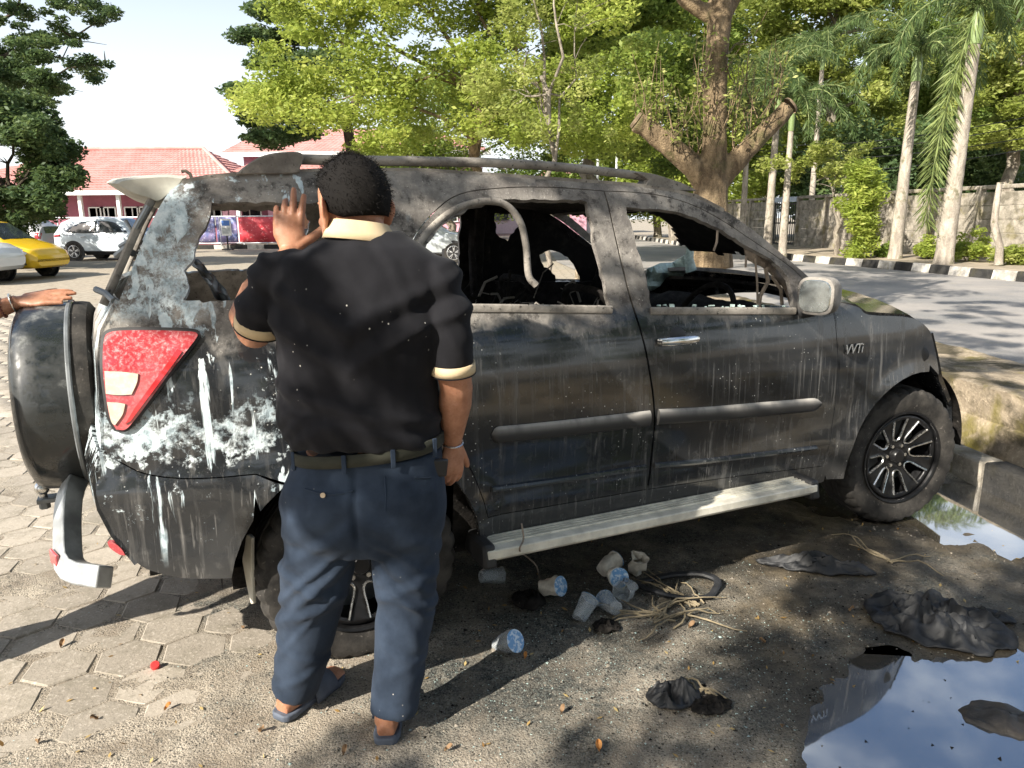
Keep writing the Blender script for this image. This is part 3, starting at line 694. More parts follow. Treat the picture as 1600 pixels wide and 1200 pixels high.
def YS(x, z):
    y = float(np.interp(z, _tz, _ty))
    if x < -1.5: y -= .10 * ((-1.5 - x) / .6) ** 2
    if x > 1.2: y -= .20 * ((x - 1.2) / .8) ** 2
    if x < -1.35: y += .028 * smoothstep(-1.40, -1.75, x) * smoothstep(.80, .70, z)
    for w in (-WX, WX):
        d = math.hypot(x - w, z - WZ) - .43
        if -.2 < d < .2: y += .020 * math.exp(-(d / .055) ** 2) * smoothstep(1.0, .6, z)
    return y
def hit(u, v, yf=None):
    o = w2c(CAMP); e = w2c(CAMP + ray(u, v)) - o; y = .85
    for _ in range(30):
        t = (y - o.y) / e.y; q = o + e * t; y = yf if isinstance(yf, float) else (YS(q.x, q.z) if yf is None else yf(q.x, q.z))
    return q
def S(*px): return [(lambda q: Vector((q.x, q.z)))(hit(*p)) for p in px]
def circ(cx, cz, r, n=40): return [Vector((cx + r * math.cos(2 * math.pi * i / n), cz + r * math.sin(2 * math.pi * i / n))) for i in range(n)]
def jag(poly, amp, s=9):
    return [p + Vector((mnoise.noise((p.x * s, p.y * s, 1.3)), mnoise.noise((p.x * s, p.y * s, 7.7)))) * amp for p in densify(poly, .025)]
car = empty('burnt_car', (CAR_X, CAR_Y, 0), CAR_YAW)
tag(car, 'burnt out black four wheel drive car with ash covered roof and missing windows', 'car')
def side_panel(name, outline, holes, mat, side, parent, thick=.022, out=0.0, step=.04):
    v, tri = fill2d(outline, holes, step)
    vs = [(p.x, -side * (YS(p.x, p.y) + out), p.y) for p in v]
    par_ = list(range(len(v)))
    def find(a):
        while par_[a] != a: par_[a] = par_[par_[a]]; a = par_[a]
        return a
    for t in tri:
        par_[find(t[0])] = find(t[1]); par_[find(t[1])] = find(t[2])
    cnt = {}
    for t in tri: cnt[find(t[0])] = cnt.get(find(t[0]), 0) + 1
    big = max(cnt, key=cnt.get); tri = [t for t in tri if find(t[0]) == big]      # one connected sheet
    used = sorted({i for t in tri for i in t}); mp = {k: i for i, k in enumerate(used)}
    fs = [tuple(mp[i] for i in (t if side > 0 else t[::-1])) for t in tri]
    me = bpy.data.meshes.new(name); me.from_pydata([vs[k] for k in used], [], fs); me.shade_smooth()
    o = link_mesh(name, me, mat, parent)
    if thick:
        s = o.modifiers.new('thickness', 'SOLIDIFY'); s.thickness = thick; s.offset = -1.0
        if isinstance(mat, (list, tuple)) and len(mat) > 1: s.material_offset = 1
        es = o.modifiers.new('edges', 'EDGE_SPLIT'); es.split_angle = R(38)
    me.set_sharp_from_angle(angle=R(60))
    return o
CM = [M_CAR, M_SOOT]
# outlines, traced on the flank
rear_door = spline(S((943, 299), (875, 294), (819, 293), (777, 295), (734, 300), (706, 310), (684, 327), (664, 348), (648, 372), (634, 405), (624, 450), (622, 500), (632, 560), (660, 625), (694, 672), (722, 710), (742, 745), (755, 779), (763, 808), (860, 790), (1010, 764), (1018, 700), (1021, 640), (1010, 560), (990, 487), (966, 395)))
front_door = spline(S((945, 299), (1002, 302), (1045, 309), (1087, 323), (1130, 346), (1172, 374), (1215, 403), (1249, 430), (1272, 462), (1299, 484), (1307, 530), (1309, 570), (1305, 630), (1298, 680), (1284, 728), (1150, 744), (1013, 764), (1021, 700), (1024, 640), (1013, 560), (993, 487), (969, 395)))
win_rear = jag(spline(S((915, 315), (870, 312), (824, 312), (781, 313), (748, 319), (712, 337), (682, 362), (660, 398), (650, 440), (650, 478), (760, 478), (951, 480), (947, 446), (933, 396), (922, 337))), .010, 34)
win_front = jag(spline(S((977, 324), (1045, 330), (1087, 341), (1130, 361), (1164, 382), (1212, 412), (1234, 440), (1240, 482), (1130, 483), (1017, 483), (1010, 440), (1000, 400), (985, 350))), .010, 34)
win_quarter = jag(spline(S((330, 316), (400, 317), (480, 318), (580, 322), (600, 345), (592, 400), (588, 458), (440, 467), (330, 470), (288, 466), (296, 440), (288, 425), (302, 405), (306, 380), (318, 355))), .012, 34)
gap = lambda p: offset_poly(p, .0035)
roof_px = [(285, 284), (325, 276), (370, 272), (500, 266), (650, 265), (762, 272), (875, 280), (987, 288), (1050, 297), (1087, 306), (1130, 328), (1172, 356), (1215, 391), (1257, 427), (1296, 463)]
body_out = spline(S(*roof_px)) [:-5] + S((1296, 463), (1300, 478)) + [Vector((.80, .95)), Vector((.82, .60)), Vector((.81, .30)), Vector((-.96, .30)), Vector((-1.2, .55)), Vector((-1.45, .65))] + \
    spline(S((400, 740), (300, 747), (230, 740), (190, 722), (163, 702), (163, 640), (158, 560), (162, 518), (186, 470), (214, 400), (238, 345), (262, 303), (285, 284)), False, 60, 4)[:-1]
bump_out = spline(S((400, 742), (300, 749), (230, 742), (190, 724.5), (162, 706), (150, 755), (157, 795), (178, 835), (215, 880), (250, 896), (300, 904), (388, 897))) + [Vector((-1.62, .46)), Vector((-1.45, .62))]
fender_out = S((1302, 480)) + spline(S((1302, 470), (1341, 480), (1358, 492), (1425, 497), (1455, 521), (1464, 560), (1467, 586)), False, 60, 4) + [Vector((1.42, .80)), Vector((1.36, .60)), Vector((1.0, .30)), Vector((.825, .31))] + S((1287, 730), (1301, 680), (1308, 630), (1312, 570), (1310, 530))
fb = hit(1489, 640)
fbump_out = [Vector((1.43, .80))] + S((1470, 592), (1480, 608), (1489, 640), (1490, 665), (1486, 686)) + [Vector((1.90, .30)), Vector((1.62, .30)), Vector((1.42, .62))]
arch_r, arch_f = circ(-WX, WZ, .425), circ(WX, WZ, .430)
b_gap = S((938, 302), (950, 302), (972, 395), (996, 487), (1016, 560), (1027, 640), (1024, 700), (1016, 758), (1008, 758), (1015, 700), (1018, 640), (1007, 560), (987, 487), (963, 395))
side_roots = {}
for sd_ in (1, -1):
    body = side_panel('body_side', body_out, [gap(rear_door), gap(front_door), b_gap, win_quarter, arch_r], CM if sd_ > 0 else [M_CAR, M_ASH], sd_, car)  # far inside pale ash instead of soot, standing in for sunlight falling in
    side_panel('rear_bumper_corner', bump_out, [arch_r], CM, sd_, car)
    fd = side_panel('front_door', front_door, [win_front], CM, sd_, car)
    rd = side_panel('rear_door', rear_door, [win_rear, circ(-WX, WZ, .435)], CM, sd_, car)
    side_panel('front_fender', fender_out, [arch_f], CM, sd_, car)
    side_panel('front_bumper_corner', fbump_out, [arch_f], CM, sd_, car)
    side_roots[sd_] = (body, rd, fd)
    # sill panel behind the gaps and the inner wheel housings
    inner = MB()
    inner.grid([[(x, -sd_ * (YS(x, z) - .055), z) for x in np.linspace(-1.0, .95, 16)] for z in np.linspace(.30, 1.06, 8)])
    o = inner.build('inner_panel', M_SOOT, car)
    for wx, mt in ((-WX, 0), (WX, 0)):
        h = MB(); h.grid([[(wx + .445 * math.cos(a), -sd_ * y, WZ + .445 * math.sin(a)) for a in np.linspace(-.02, math.pi + .02, 24)] for y in (.50, .60, .72, .83)])
        h.grid([[(wx + r * math.cos(a), -sd_ * .50, WZ + r * math.sin(a)) for a in np.linspace(-.02, math.pi + .02, 24)] for r in (.445, .02)])
        h.build('wheel_housing', M_SOOT, car)
    # bright window frame edge and door trim
    for nm, px, par in (('side_moulding', [(768, 680), (790, 678), (850, 672), (930, 663), (1014, 653)], rd), ('side_moulding', [(1027, 651), (1100, 647), (1180, 640), (1250, 634), (1282, 631)], fd)):
        P = [hit(*p) for p in px]; P = spline([Vector((q.x, 0, q.z)) for q in P], False, 60, 5)
        m = MB(); n = len(P); pts = []; rs = []
        for i, p in enumerate(P):
            e = min(i, n - 1 - i) / 3.0; k = math.sqrt(max(.06, 1 - (1 - min(1, e)) ** 2)) if (nm and ((par is rd and i < n / 2) or (par is fd and i > n / 2))) else 1
            pts.append((p.x, -sd_ * (YS(p.x, p.z) + .004), p.z)); rs.append((.031 * k, .014 * k))
        m.tube(pts, rs, 14, True); m.build('side_moulding', M_MOULD, par)
        q = MB()
        pts = [(p.x, -sd_ * (YS(p.x, p.z - .20) + .001), p.z - .205 + (.0)) for p in P]; q.tube(pts, (.012), 8)
        q.build('lower_crease', M_CAR, par)
    for par, (u, v) in ((fd, (1058, 532)), (rd, (664, 520))):
        q = hit(u, v); yy = YS(q.x, q.z)
        m = MB(); m.tube([(q.x + dx, -sd_ * (yy + dy), q.z + .004 * math.cos(dx * 10)) for dx, dy in ((-.092, .004), (-.085, .022), (-.06, .032), (0, .036), (.055, .032), (.080, .024), (.088, .004))], [(.013, .007), (.016, .010), (.017, .011), (.017, .011), (.017, .011), (.015, .009), (.011, .006)], 12)
        m.build('door_handle', M_HANDLE, par)
        m = MB(); m.ell((q.x + .005, -sd_ * (yy - .012), q.z + .002), (.052, .016, .050), 20, 10); m.build('handle_cup', M_PLAST, par)
    # window weatherstrips along the belt
    for px, par in (([(655, 481), (800, 482), (955, 484)], rd), ([(1016, 486), (1130, 486), (1241, 486)], fd)):
        P = [hit(*p) for p in px]; m = MB(); m.tube([(q.x, -sd_ * (YS(q.x, q.z) + .004), q.z) for q in P], (.016, .009), 8); m.build('window_strip', M_ASH, par)
# roof, rear face, bonnet and nose: sheets spanning both flanks
def span(name, edge, crown, bow, mat, n=15, axis='z', thick=.02):
    """edge: list of (x, y, z) on the right flank; mirrored to the left with a crown"""
    P = []
    for (x, y, z) in edge:
        row = []
        for t in np.linspace(-1, 1, n):
            k = 1 - t * t; k = k if abs(t) < .999 else 0
            row.append((x + bow * k, t * y, z + crown * (1 - abs(t) ** 2.6)))
        P.append(row)
    m = MB(); m.grid(P); o = m.build(name, mat, car, 50, fixn=False)
    s = o.modifiers.new('thickness', 'SOLIDIFY'); s.thickness = thick; s.offset = 0; o.modifiers.new('edges', 'EDGE_SPLIT').split_angle = R(38)
    return o
rf = [hit(*p) for p in roof_px[:11]]
roof = span('roof', [(q.x, YS(q.x, q.z) + .004, q.z - .004) for q in rf], .012, 0, M_ASH)
span('headliner', [(q.x, YS(q.x, q.z) - .03, q.z - .055) for q in rf[1:-1]], .012, 0, M_SOOT)
re_px = [(163, 702), (163, 640), (158, 560), (162, 518), (186, 470)]
re = [hit(*p) for p in re_px]
tailgate = span('tailgate', [(q.x, YS(q.x, q.z), q.z) for q in re], 0, -.055, M_CAR)
rb = [hit(*p) for p in [(162, 712), (150, 755), (157, 795), (178, 835), (215, 880)]]
span('rear_bumper', [(q.x, YS(q.x, q.z), q.z) for q in rb], 0, -.07, M_CAR)
D = [hit(*p) for p in ((172, 478), (200, 415), (228, 350), (255, 300))]
for s_ in (1, -1):
    m = MB(); m.tube([(q.x - .02, -s_ * (YS(q.x, q.z) - .045), q.z) for q in D], (.013, .011), 8)
    m.build('rear_window_frame', M_ASH, car)
for pts, r in (([(150, 452, .62), (165, 458, .66), (178, 470, .70)], .010), ([(188, 385, .56), (205, 375, .60), (215, 352, .62), (232, 322, .62)], .008), ([(182, 400, .55), (196, 388, .58), (208, 396, .62)], .011), ([(196, 345, .55), (212, 372, .60)], .006)):
    m = MB(); m.tube([(lambda q: (q.x, -q.y, q.z))(hit(u, v, y)) for u, v, y in pts], r, 7); m.build('bent_tailgate_hinge', M_STEEL, tailgate)
rfp = [(1302, 474), (1341, 479), (1358, 491), (1425, 496), (1452, 516)]
hood = span('bonnet', [(q.x - .02, YS(q.x, q.z) - .006, q.z + .004) for q in [hit(*p) for p in rfp]], .085, .12, M_CAR)
nose = [hit(*p) for p in [(1455, 521), (1464, 560), (1470, 592), (1489, 640), (1490, 665), (1486, 690)]]
span('front_bumper', [(q.x, YS(q.x, q.z), q.z) for q in nose], 0, .17, M_CAR)
m = MB(); m.grid([[(1.87 + .17 * (1 - (y / .5) ** 2) * .9 - .09 + dx, y, z) for y in np.linspace(-.5, .5, 9)] for z, dx in ((.56, .07), (.74, .05))]); m.build('grille', M_PLAST, car)
for s_ in (1, -1):
    m = MB(); q = hit(1459, 548); m.ell((q.x - .13, -s_ * (YS(q.x, q.z) - .035), q.z - .01), (.09, .02, .055), 18, 10, Matrix.Rotation(-s_ * .75, 3, 'Z')); m.build('headlamp', M_PLAST, car)
m = MB(); m.box((0.0, 0, .30), (3.5, 1.30, .08)); m.box((-1.75, 0, .52), (.5, 1.2, .35)); m.box((1.45, 0, .6), (.5, 1.0, .3)); m.build('floor_pan', M_SOOT, car)
for x_ in (-WX, WX):
    m = MB(); m.tube([(x_, -.74, .345), (x_, .74, .345)], .05, 10); m.build('axle', M_SOOT, car)
ws = [hit(*p) for p in ((1087, 308), (1130, 330), (1172, 358), (1215, 393), (1257, 429), (1292, 462))]
m = MB(); nu, nv = 60, 26; cols = []                        # sooted windscreen, torn away on the far side below
for i in range(nv + 1):
    t = i / nv * (len(ws) - 2); k = min(int(t), len(ws) - 3); q = ws[k].lerp(ws[k + 1], t - k); ye = YS(q.x, q.z) - .012
    cols.append([(q.x + .16 * (1 - f * f), f * ye, q.z - .01 + .03 * (1 - f * f)) for f in np.linspace(-1, 1, nu + 1)])
vs = [p for r in cols for p in r]; fs = []
for i in range(nv):
    for j in range(nu):
        f, t = j / nu * 2 - 1, i / nv; e = .10 * fbm((f * 3, t * 3, 2), 1.5, 4)
        if (f + e > .12 and t + e > .26) or t + e > .86: continue
        a = i * (nu + 1) + j; fs.append((a, a + 1, a + nu + 2, a + nu + 1))
m.add(vs, fs); o = m.build('sooted_windscreen', M_SOOTGLASS, car, 60, fixn=False); bm = bmesh.new(); bm.from_mesh(o.data); bmesh.ops.delete(bm, geom=[v for v in bm.verts if not v.link_faces], context='VERTS'); bm.to_mesh(o.data); bm.free(); o.modifiers.new('t', 'SOLIDIFY').thickness = .006
span('cowl', [(q.x - .03, YS(q.x, q.z) - .03, q.z - .05) for q in (ws[5], hit(1315, 476))], .05, .20, M_SOOT)
for s_ in (1, -1):
    m = MB(); m.tube([(q.x, -s_ * (YS(q.x, q.z) - .045), q.z) for q in [hit(*p) for p in ((952, 312), (970, 395), (992, 480))]], (.035, .02), 8); m.build('door_pillar', M_SOOT, car)
# roof rails
for s_ in (1, -1):
    rr = empty('roof_rail', (0, 0, 0), 0, car)
    def RP(u, v, y=.585): q = hit(u, v, y); return (q.x, -s_ * q.y, q.z)
    m = MB(); m.tube([RP(*p) for p in ((455, 252), (470, 249), (560, 251), (650, 252), (760, 254), (840, 258), (920, 265), (985, 273), (1010, 277))], (.017, .020), 12); m.build('rail_bar', M_ASH, rr)
    m = MB(); prof = [hit(u, v, .585) for u, v in ((366, 274), (385, 258), (405, 246), (430, 240), (462, 239), (473, 246), (466, 262), (456, 272))]
    m.prism([(q.x, q.z) for q in spline([Vector((q.x, q.z, 0)) for q in prof], True, 70, 4)] if False else [(p.x, p.y) for p in spline([Vector((q.x, q.z)) for q in prof], True, 70, 4)], .545 * s_, .630 * s_, Matrix(((1, 0, 0, 0), (0, 0, -1, 0), (0, 1, 0, 0), (0, 0, 0, 1)))); m.build('rail_foot', M_ASH, rr, bevel=.012)
    m = MB(); prof = [hit(u, v, .585) for u, v in ((985, 270), (1010, 272), (1040, 281), (1065, 290), (1080, 299), (1040, 297), (1000, 290), (1005, 282))]
    m.prism([(p.x, p.y) for p in spline([Vector((q.x, q.z)) for q in prof], True, 70, 4)], .55 * s_, .625 * s_, Matrix(((1, 0, 0, 0), (0, 0, -1, 0), (0, 1, 0, 0), (0, 0, 0, 1)))); m.build('rail_foot', M_ASH, rr, bevel=.01)
# spoiler over the tailgate
pr = [hit(u, v, .56) for u, v in ((171, 287), (185, 281), (215, 277), (262, 274), (296, 277), (286, 290), (268, 306), (250, 319), (232, 313), (200, 303))]
pr = spline([Vector((q.x, q.z)) for q in pr], True, 70, 4); n_ = len(pr); cxs = sum(p.x for p in pr) / n_; czs = sum(p.y for p in pr) / n_
m = MB(); rows = []
for y, k in ((.60, .80), (.585, .93), (.55, 1), (.3, 1), (0, 1), (-.3, 1), (-.55, 1), (-.585, .93), (-.60, .80)):
    rows += [(-.03 * (1 - (y / .6) ** 2) + cxs + (p.x - cxs) * k, -y, czs + (p.y - czs) * k + .02 * (1 - (y / .6) ** 2)) for p in pr]
m.add(rows, rings_faces(n_, 9)); m.build('rear_spoiler', M_CREAM, car, 35)
m = MB(); q = [hit(u, v, .35) for u, v in ((283, 268), (290, 267), (297, 272), (300, 280))]; m.tube([(p.x, -p.y, p.z) for p in q], .006, 6); m.build('antenna_stub', M_MELT, car)
# tail lamps
lamp = spline(S((163, 530), (172, 518), (200, 515), (250, 515), (300, 517), (309, 522), (302, 533), (270, 574), (235, 622), (210, 655), (196, 669), (182, 669), (172, 650), (165, 610), (161, 570)))
rev1 = spline(S((164, 578), (190, 579), (216, 582), (214, 596), (206, 614), (185, 615), (166, 613))); rev2 = spline(S((168, 626), (185, 627), (196, 629), (192, 645), (180, 662), (174, 655)))
bar = S((277, 543), (284, 548), (222, 632), (205, 655), (196, 660), (210, 636))
for s_ in (1, -1):
    tl = side_panel('tail_lamp', lamp, [], M_RED, s_, car, .03, .016, .03)
    b_ = tl.modifiers.new('b', 'BEVEL'); b_.width = .006; b_.segments = 2; b_.limit_method = 'ANGLE'; b_.angle_limit = R(50)
    side_panel('reverse_lens', rev1, [], M_LENS, s_, tl, .02, .0205, .02); side_panel('reverse_lens', rev2, [], M_LENS, s_, tl, .02, .0205, .02)
    side_panel('red_bar', bar, [], plain('bright_red_lens', (.50, .03, .035), .15, 0, .1, coat=.8), s_, tl, .02, .0205, .02)
    side_panel('lamp_rim', offset_poly(lamp, .008), [offset_poly(lamp, -.002)], M_PLAST, s_, tl, .02, .010, .03)
    side_panel('bumper_reflector', spline(S((168, 845), (178, 846), (190, 856), (196, 866), (186, 864), (172, 854))), [], M_RED, s_, car, .015, .010, .02)
# mud flaps
for s_ in (1, -1):
    P = [hit(u, v, .80) for u, v in ((375, 842), (384, 837), (396, 837), (390, 880), (386, 950), (377, 955), (366, 938), (353, 906), (350, 893), (362, 870))]
    m = MB(); m.prism([(p.x, p.y) for p in spline([Vector((0.80 - .0 + (q.x + 1.72) * .9, q.z)) for q in P], True, 60, 4)], -.006, .006, Matrix(((.32, 0, 1, -1.70 - .25), (-s_ * .95, 0, .25, -s_ * .02), (0, 1, 0, 0), (0, 0, 0, 1))))
    m.build('mud_flap', M_CREAM, car, bevel=.003)
# side steps
for s_ in (1, -1):
    st = empty('side_step', (0, 0, 0), 0, car)
    a, b = hit(762, 868, .97), hit(1277, 762, .97); zr, zf = a.z, b.z
    def stp(x): return zr + (zf - zr) * (x - a.x) / (b.x - a.x)
    m = MB()
    for (y0, y1, dz, h) in ((.80, .962, 0, .020),):
        x0, x1 = a.x, b.x
        vs = []
        for x in (x0, x1):
            z = stp(x); vs += [(x, -s_ * y0, z - .012), (x, -s_ * y1, z - .030), (x, -s_ * (y1 + .012), z - .018), (x, -s_ * (y1 + .010), z + .012), (x, -s_ * y1, z + .016), (x, -s_ * y0, z + .018)]
        m.add(vs, rings_faces(6, 2))
    m.build('step_board', M_ALU, st, 35, bevel=.003)
    for y in (.845, .865, .885, .905, .925):
        m = MB(); m.box(((a.x + b.x) / 2, -s_ * y, stp((a.x + b.x) / 2) + .019), (b.x - a.x - .03, .009, .006), Matrix.Rotation(-math.atan2(zf - zr, b.x - a.x), 3, 'Y')); m.build('grip_rib', M_ALU, st, bevel=.0015)
    m = MB(); m.grid([[(x, -s_ * y, stp(x) + dz) for x in np.linspace(a.x + .02, b.x - .02, 4)] for y, dz in ((.80, .02), (.815, .075), (.82, .085))]); o = m.build('splash_guard', M_ALU, st); o.modifiers.new('t', 'SOLIDIFY').thickness = .006
    for x in (a.x + .01, b.x - .01):
        m = MB(); m.box((x, -s_ * .88, stp(x) - .01), (.055, .20, .085), top=.85); m.build('end_cap', M_PLAST, st, bevel=.012)
    for x in (-.6, .45):
        m = MB(); m.tube([(x, -s_ * .55, .30), (x, -s_ * .75, stp(x) - .05), (x, -s_ * .9, stp(x) - .025)], .018, 8); m.build('bracket', M_SOOT, st)
# wheels
RX = Matrix.Rotation(R(90), 4, 'X')
def tyre_mesh():
    prof = [(.226, -.100), (.262, -.112), (.300, -.118), (.326, -.112), (.338, -.100), (.345, -.082), (.347, -.05), (.347, -.046), (.340, -.044), (.340, -.036), (.347, -.034), (.347, -.004), (.340, -.002), (.340, .006), (.347, .008), (.347, .036), (.340, .038), (.340, .046), (.347, .048), (.345, .082), (.338, .100), (.326, .112), (.300, .118), (.262, .112), (.226, .100)]
    n = 96; m = MB(); vs = []
    for i, (r, h) in enumerate(prof):
        for j in range(n):
            a = 2 * math.pi * j / n; g = -.009 if (.318 < r and abs(h) > .047 and j % 3 == (0 if h > 0 else 1)) else 0
            vs.append(RX @ Vector(((r + g) * math.cos(a), (r + g) * math.sin(a), h)))
    m.add(vs, rings_faces(n, len(prof), 0, False, False)); return m
def wheel(name, parent, loc, rz, spin=0.0):
    w = empty(name, loc, rz, parent)
    tyre_mesh().build('tyre', M_TYRE, w, 30)
    m = MB(); m.lathe([(.229, .104), (.233, .108), (.231, .112), (.222, .108), (.214, .085), (.206, .05), (.203, -.02), (.205, -.10)], 64, RX)
    rim = m.build('rim', M_RIMBLK, w, 35)
    m = MB(); m.lathe([(.21, -.03), (.12, -.035), (.02, -.035)], 40, RX); m.build('brake_disc', M_STEEL, w)
    outl = circ(0, 0, .213, 72); wins = []; lines = []
    hh = lambda r: .045 + .045 * (r / .21) ** 1.5
    for k in range(8):
        th = k * math.pi / 4 + spin
        pol = []
        for r, da in ((.196, -.205), (.150, -.21), (.110, -.23), (.090, -.20), (.080, -.10), (.078, 0), (.080, .10), (.090, .20), (.110, .23), (.150, .21), (.196, .205)):
            pol.append(Vector((r * math.cos(th + da), r * math.sin(th + da))))
        wins.append(pol); lines.append([p for p in pol])
    v, tri = fill2d(outl, wins, .02)
    m = MB(); m.add([RX @ Vector((p.x, p.y, hh(p.length))) for p in v], [tuple(t) for t in tri])
    o = m.build('spokes', M_RIMBLK, w, 50); s = o.modifiers.new('t', 'SOLIDIFY'); s.thickness = .022; s.offset = 0
    for ln in lines:
        sm = spline(ln, False, 80, 4); m = MB(); m.tube([RX @ Vector((p.x * 1.0, p.y * 1.0, hh(p.length) + .012)) for p in sm], (.0044, .0060), 6)
        m.build('spoke_edge', M_CHROME, rim)
    m = MB(); m.lathe([(.0, .092), (.028, .092), (.033, .086), (.036, .05), (.070, .046), (.078, .03)], 32, RX); m.build('hub_cap', M_RIMBLK, w)
    for k in range(6):
        a = k * math.pi / 3; m = MB(); c = RX @ Vector((.055 * math.cos(a), .055 * math.sin(a), .06)); m.tube([c, c + Vector((0, -.012, 0))], .009, 6); m.build('lug_nut', M_CHROME, w)
    return w
for x_, st_ in ((WX, R(-7)), (-WX, 0)):
    wheel('wheel', car, (x_, -.738, .341), st_, .12 if x_ > 0 else .30)
    wheel('wheel', car, (x_, .738, .341), st_ + math.pi, .3)
# spare wheel in its cover
sp = empty('spare_wheel', (-2.225, -.06, .878), R(90), car)      # local -y points to the rear of the car after turning
sp.rotation_euler = (0, 0, R(-90))
m = MB(); m.lathe([(.02, .142), (.20, .142), (.29, .130), (.325, .112), (.338, .085), (.342, .03), (.342, -.055), (.335, -.062)], 64, RX); m.build('spare_cover', M_CAR if False else material('cover_paint', lambda t: (lambda o, n, h: t.bsdf(color=t.mix(t.ramp(t.m('ADD', n, t.m('MULTIPLY', t.sep(o)[2], .45)), .62, .92), (.013, .016, .017), (.34, .35, .34)), rough=t.ramp(n, .35, .65, .18, .7), coat=.5))(t.obj(), t.noise(t.obj(), 7, 7, .7), 0)), sp, 40)
m = MB(); m.lathe([(.20, -.12), (.31, -.122), (.336, -.105), (.340, -.085), (.340, -.05), (.330, -.045)], 64, RX); m.build('tyre', M_TYRE, sp)
m = MB(); m.lathe([(.345, .125), (.352, .120)], 4, RX) if False else m.lathe([(.344, -.040), (.349, -.044), (.349, -.052), (.344, -.056)], 64, RX); m.build('cover_band', M_STEEL, sp)
# rear steel guard with tow ball
gd = empty('rear_guard', (0, 0, 0), 0, car)
def GP(u, v, y): q = hit(u, v, float(y)); return Vector((q.x, -q.y, q.z))
m = MB()
sec = [(GP(113, 765, .30), .055), (GP(108, 805, .36), .058), (GP(118, 845, .45), .06), (GP(140, 885, .56), .06)]
pl = [(-2.21, .0, .60), (-2.215, -.30, .598), (-2.23, -.40, .565), (-2.235, -.52, .47), (-2.225, -.60, .435), (-2.14, -.70, .425)]
gp = [Vector((-2.20, .20, .600)), Vector((-2.215, -.24, .600)), Vector((-2.232, -.36, .565)), Vector((-2.235, -.50, .462)), Vector((-2.215, -.60, .415)), Vector((-2.12, -.68, .405))]
full = [Vector((p.x, -p.y, p.z)) for p in gp[::-1]][:-1] + gp[0:]
m.tube(spline(full, False, 179, 3), (.055, .045), 4, True, up=(0, 0, 1)); m.build('guard_bar', M_GUARD, gd, 35, bevel=.008)
for s_ in (1, -1):
    m = MB(); m.box((-2.268, -s_ * .55, .442), (.012, .075, .05), Matrix.Rotation(s_ * .35, 3, 'Z')); m.build('reflector', M_RED, gd, bevel=.004)
q = hit(70, 803, .12)
m = MB(); m.ell((-2.345, -.10, .545), (.026, .026, .026), 18, 12); m.tube([(-2.345, -.10, .50), (-2.345, -.10, .53)], .014, 10); m.build('tow_ball', M_CHROME, gd)
m = MB(); m.box((-2.29, -.10, .50), (.15, .06, .018)); m.tube([(-2.345, -.10, .465), (-2.345, -.10, .498)], .02, 6); m.build('tow_tongue', M_STEEL, gd, bevel=.003)
# door mirrors
for s_ in (1, -1):
    mr = empty('door_mirror', (0, 0, 0), 0, car); q = hit(1279, 462, .93)
    M3 = Matrix.Rotation(s_ * R(18), 3, 'Z')
    m = MB(); vs = []
    for dx, k in ((-.035, .86), (-.030, .97), (-.01, 1.0), (.03, .97), (.07, .82), (.10, .55), (.112, .2)):
        for j in range(28):
            a = 2 * math.pi * j / 28; ca, sa = math.cos(a), math.sin(a); e = 2 / 3.4
            vs.append(M3 @ Vector((dx, .080 * k * math.copysign(abs(ca) ** e, ca), .080 * k * math.copysign(abs(sa) ** e, sa))) + Vector((q.x, -s_ * q.y, q.z)))
    m.add(vs, rings_faces(28, 7)); m.build('mirror_housing', M_PLAST if False else M_CAR, mr)
    m = MB(); vs = []
    for dx, k in ((-.0352, .84), (-.040, .80), (-.0415, .5), (-.042, .02)):
        for j in range(28):
            a = 2 * math.pi * j / 28; ca, sa = math.cos(a), math.sin(a); e = 2 / 3.4
            vs.append(M3 @ Vector((dx, .080 * k * math.copysign(abs(ca) ** e, ca), .080 * k * math.copysign(abs(sa) ** e, sa))) + Vector((q.x, -s_ * q.y, q.z)))
    m.add(vs, rings_faces(28, 4)); m.build('mirror_glass', M_MIRROR, mr)
    m = MB(); m.tube([(q.x + .01, -s_ * .84, q.z - .075), (q.x + .02, -s_ * .90, q.z - .06)], (.03, .03), 10); m.build('mirror_stalk', M_PLAST, mr)
# engine badge
cu = bpy.data.curves.new('badge', 'FONT'); cu.body = 'VVTi'; cu.size = .062; cu.extrude = .0015; cu.align_x = 'CENTER'; cu.space_character = .95; cu.shear = .25
to = bpy.data.objects.new('tmp_text', cu); COL.objects.link(to); tm = evaluated(to, 'badge'); bpy.data.objects.remove(to)
q = hit(1332, 552); bo = link_mesh('badge', tm, M_CHROME, car); bo.location = (q.x, -(YS(q.x, q.z) + .006), q.z); bo.rotation_euler = (R(86), 0, R(3))
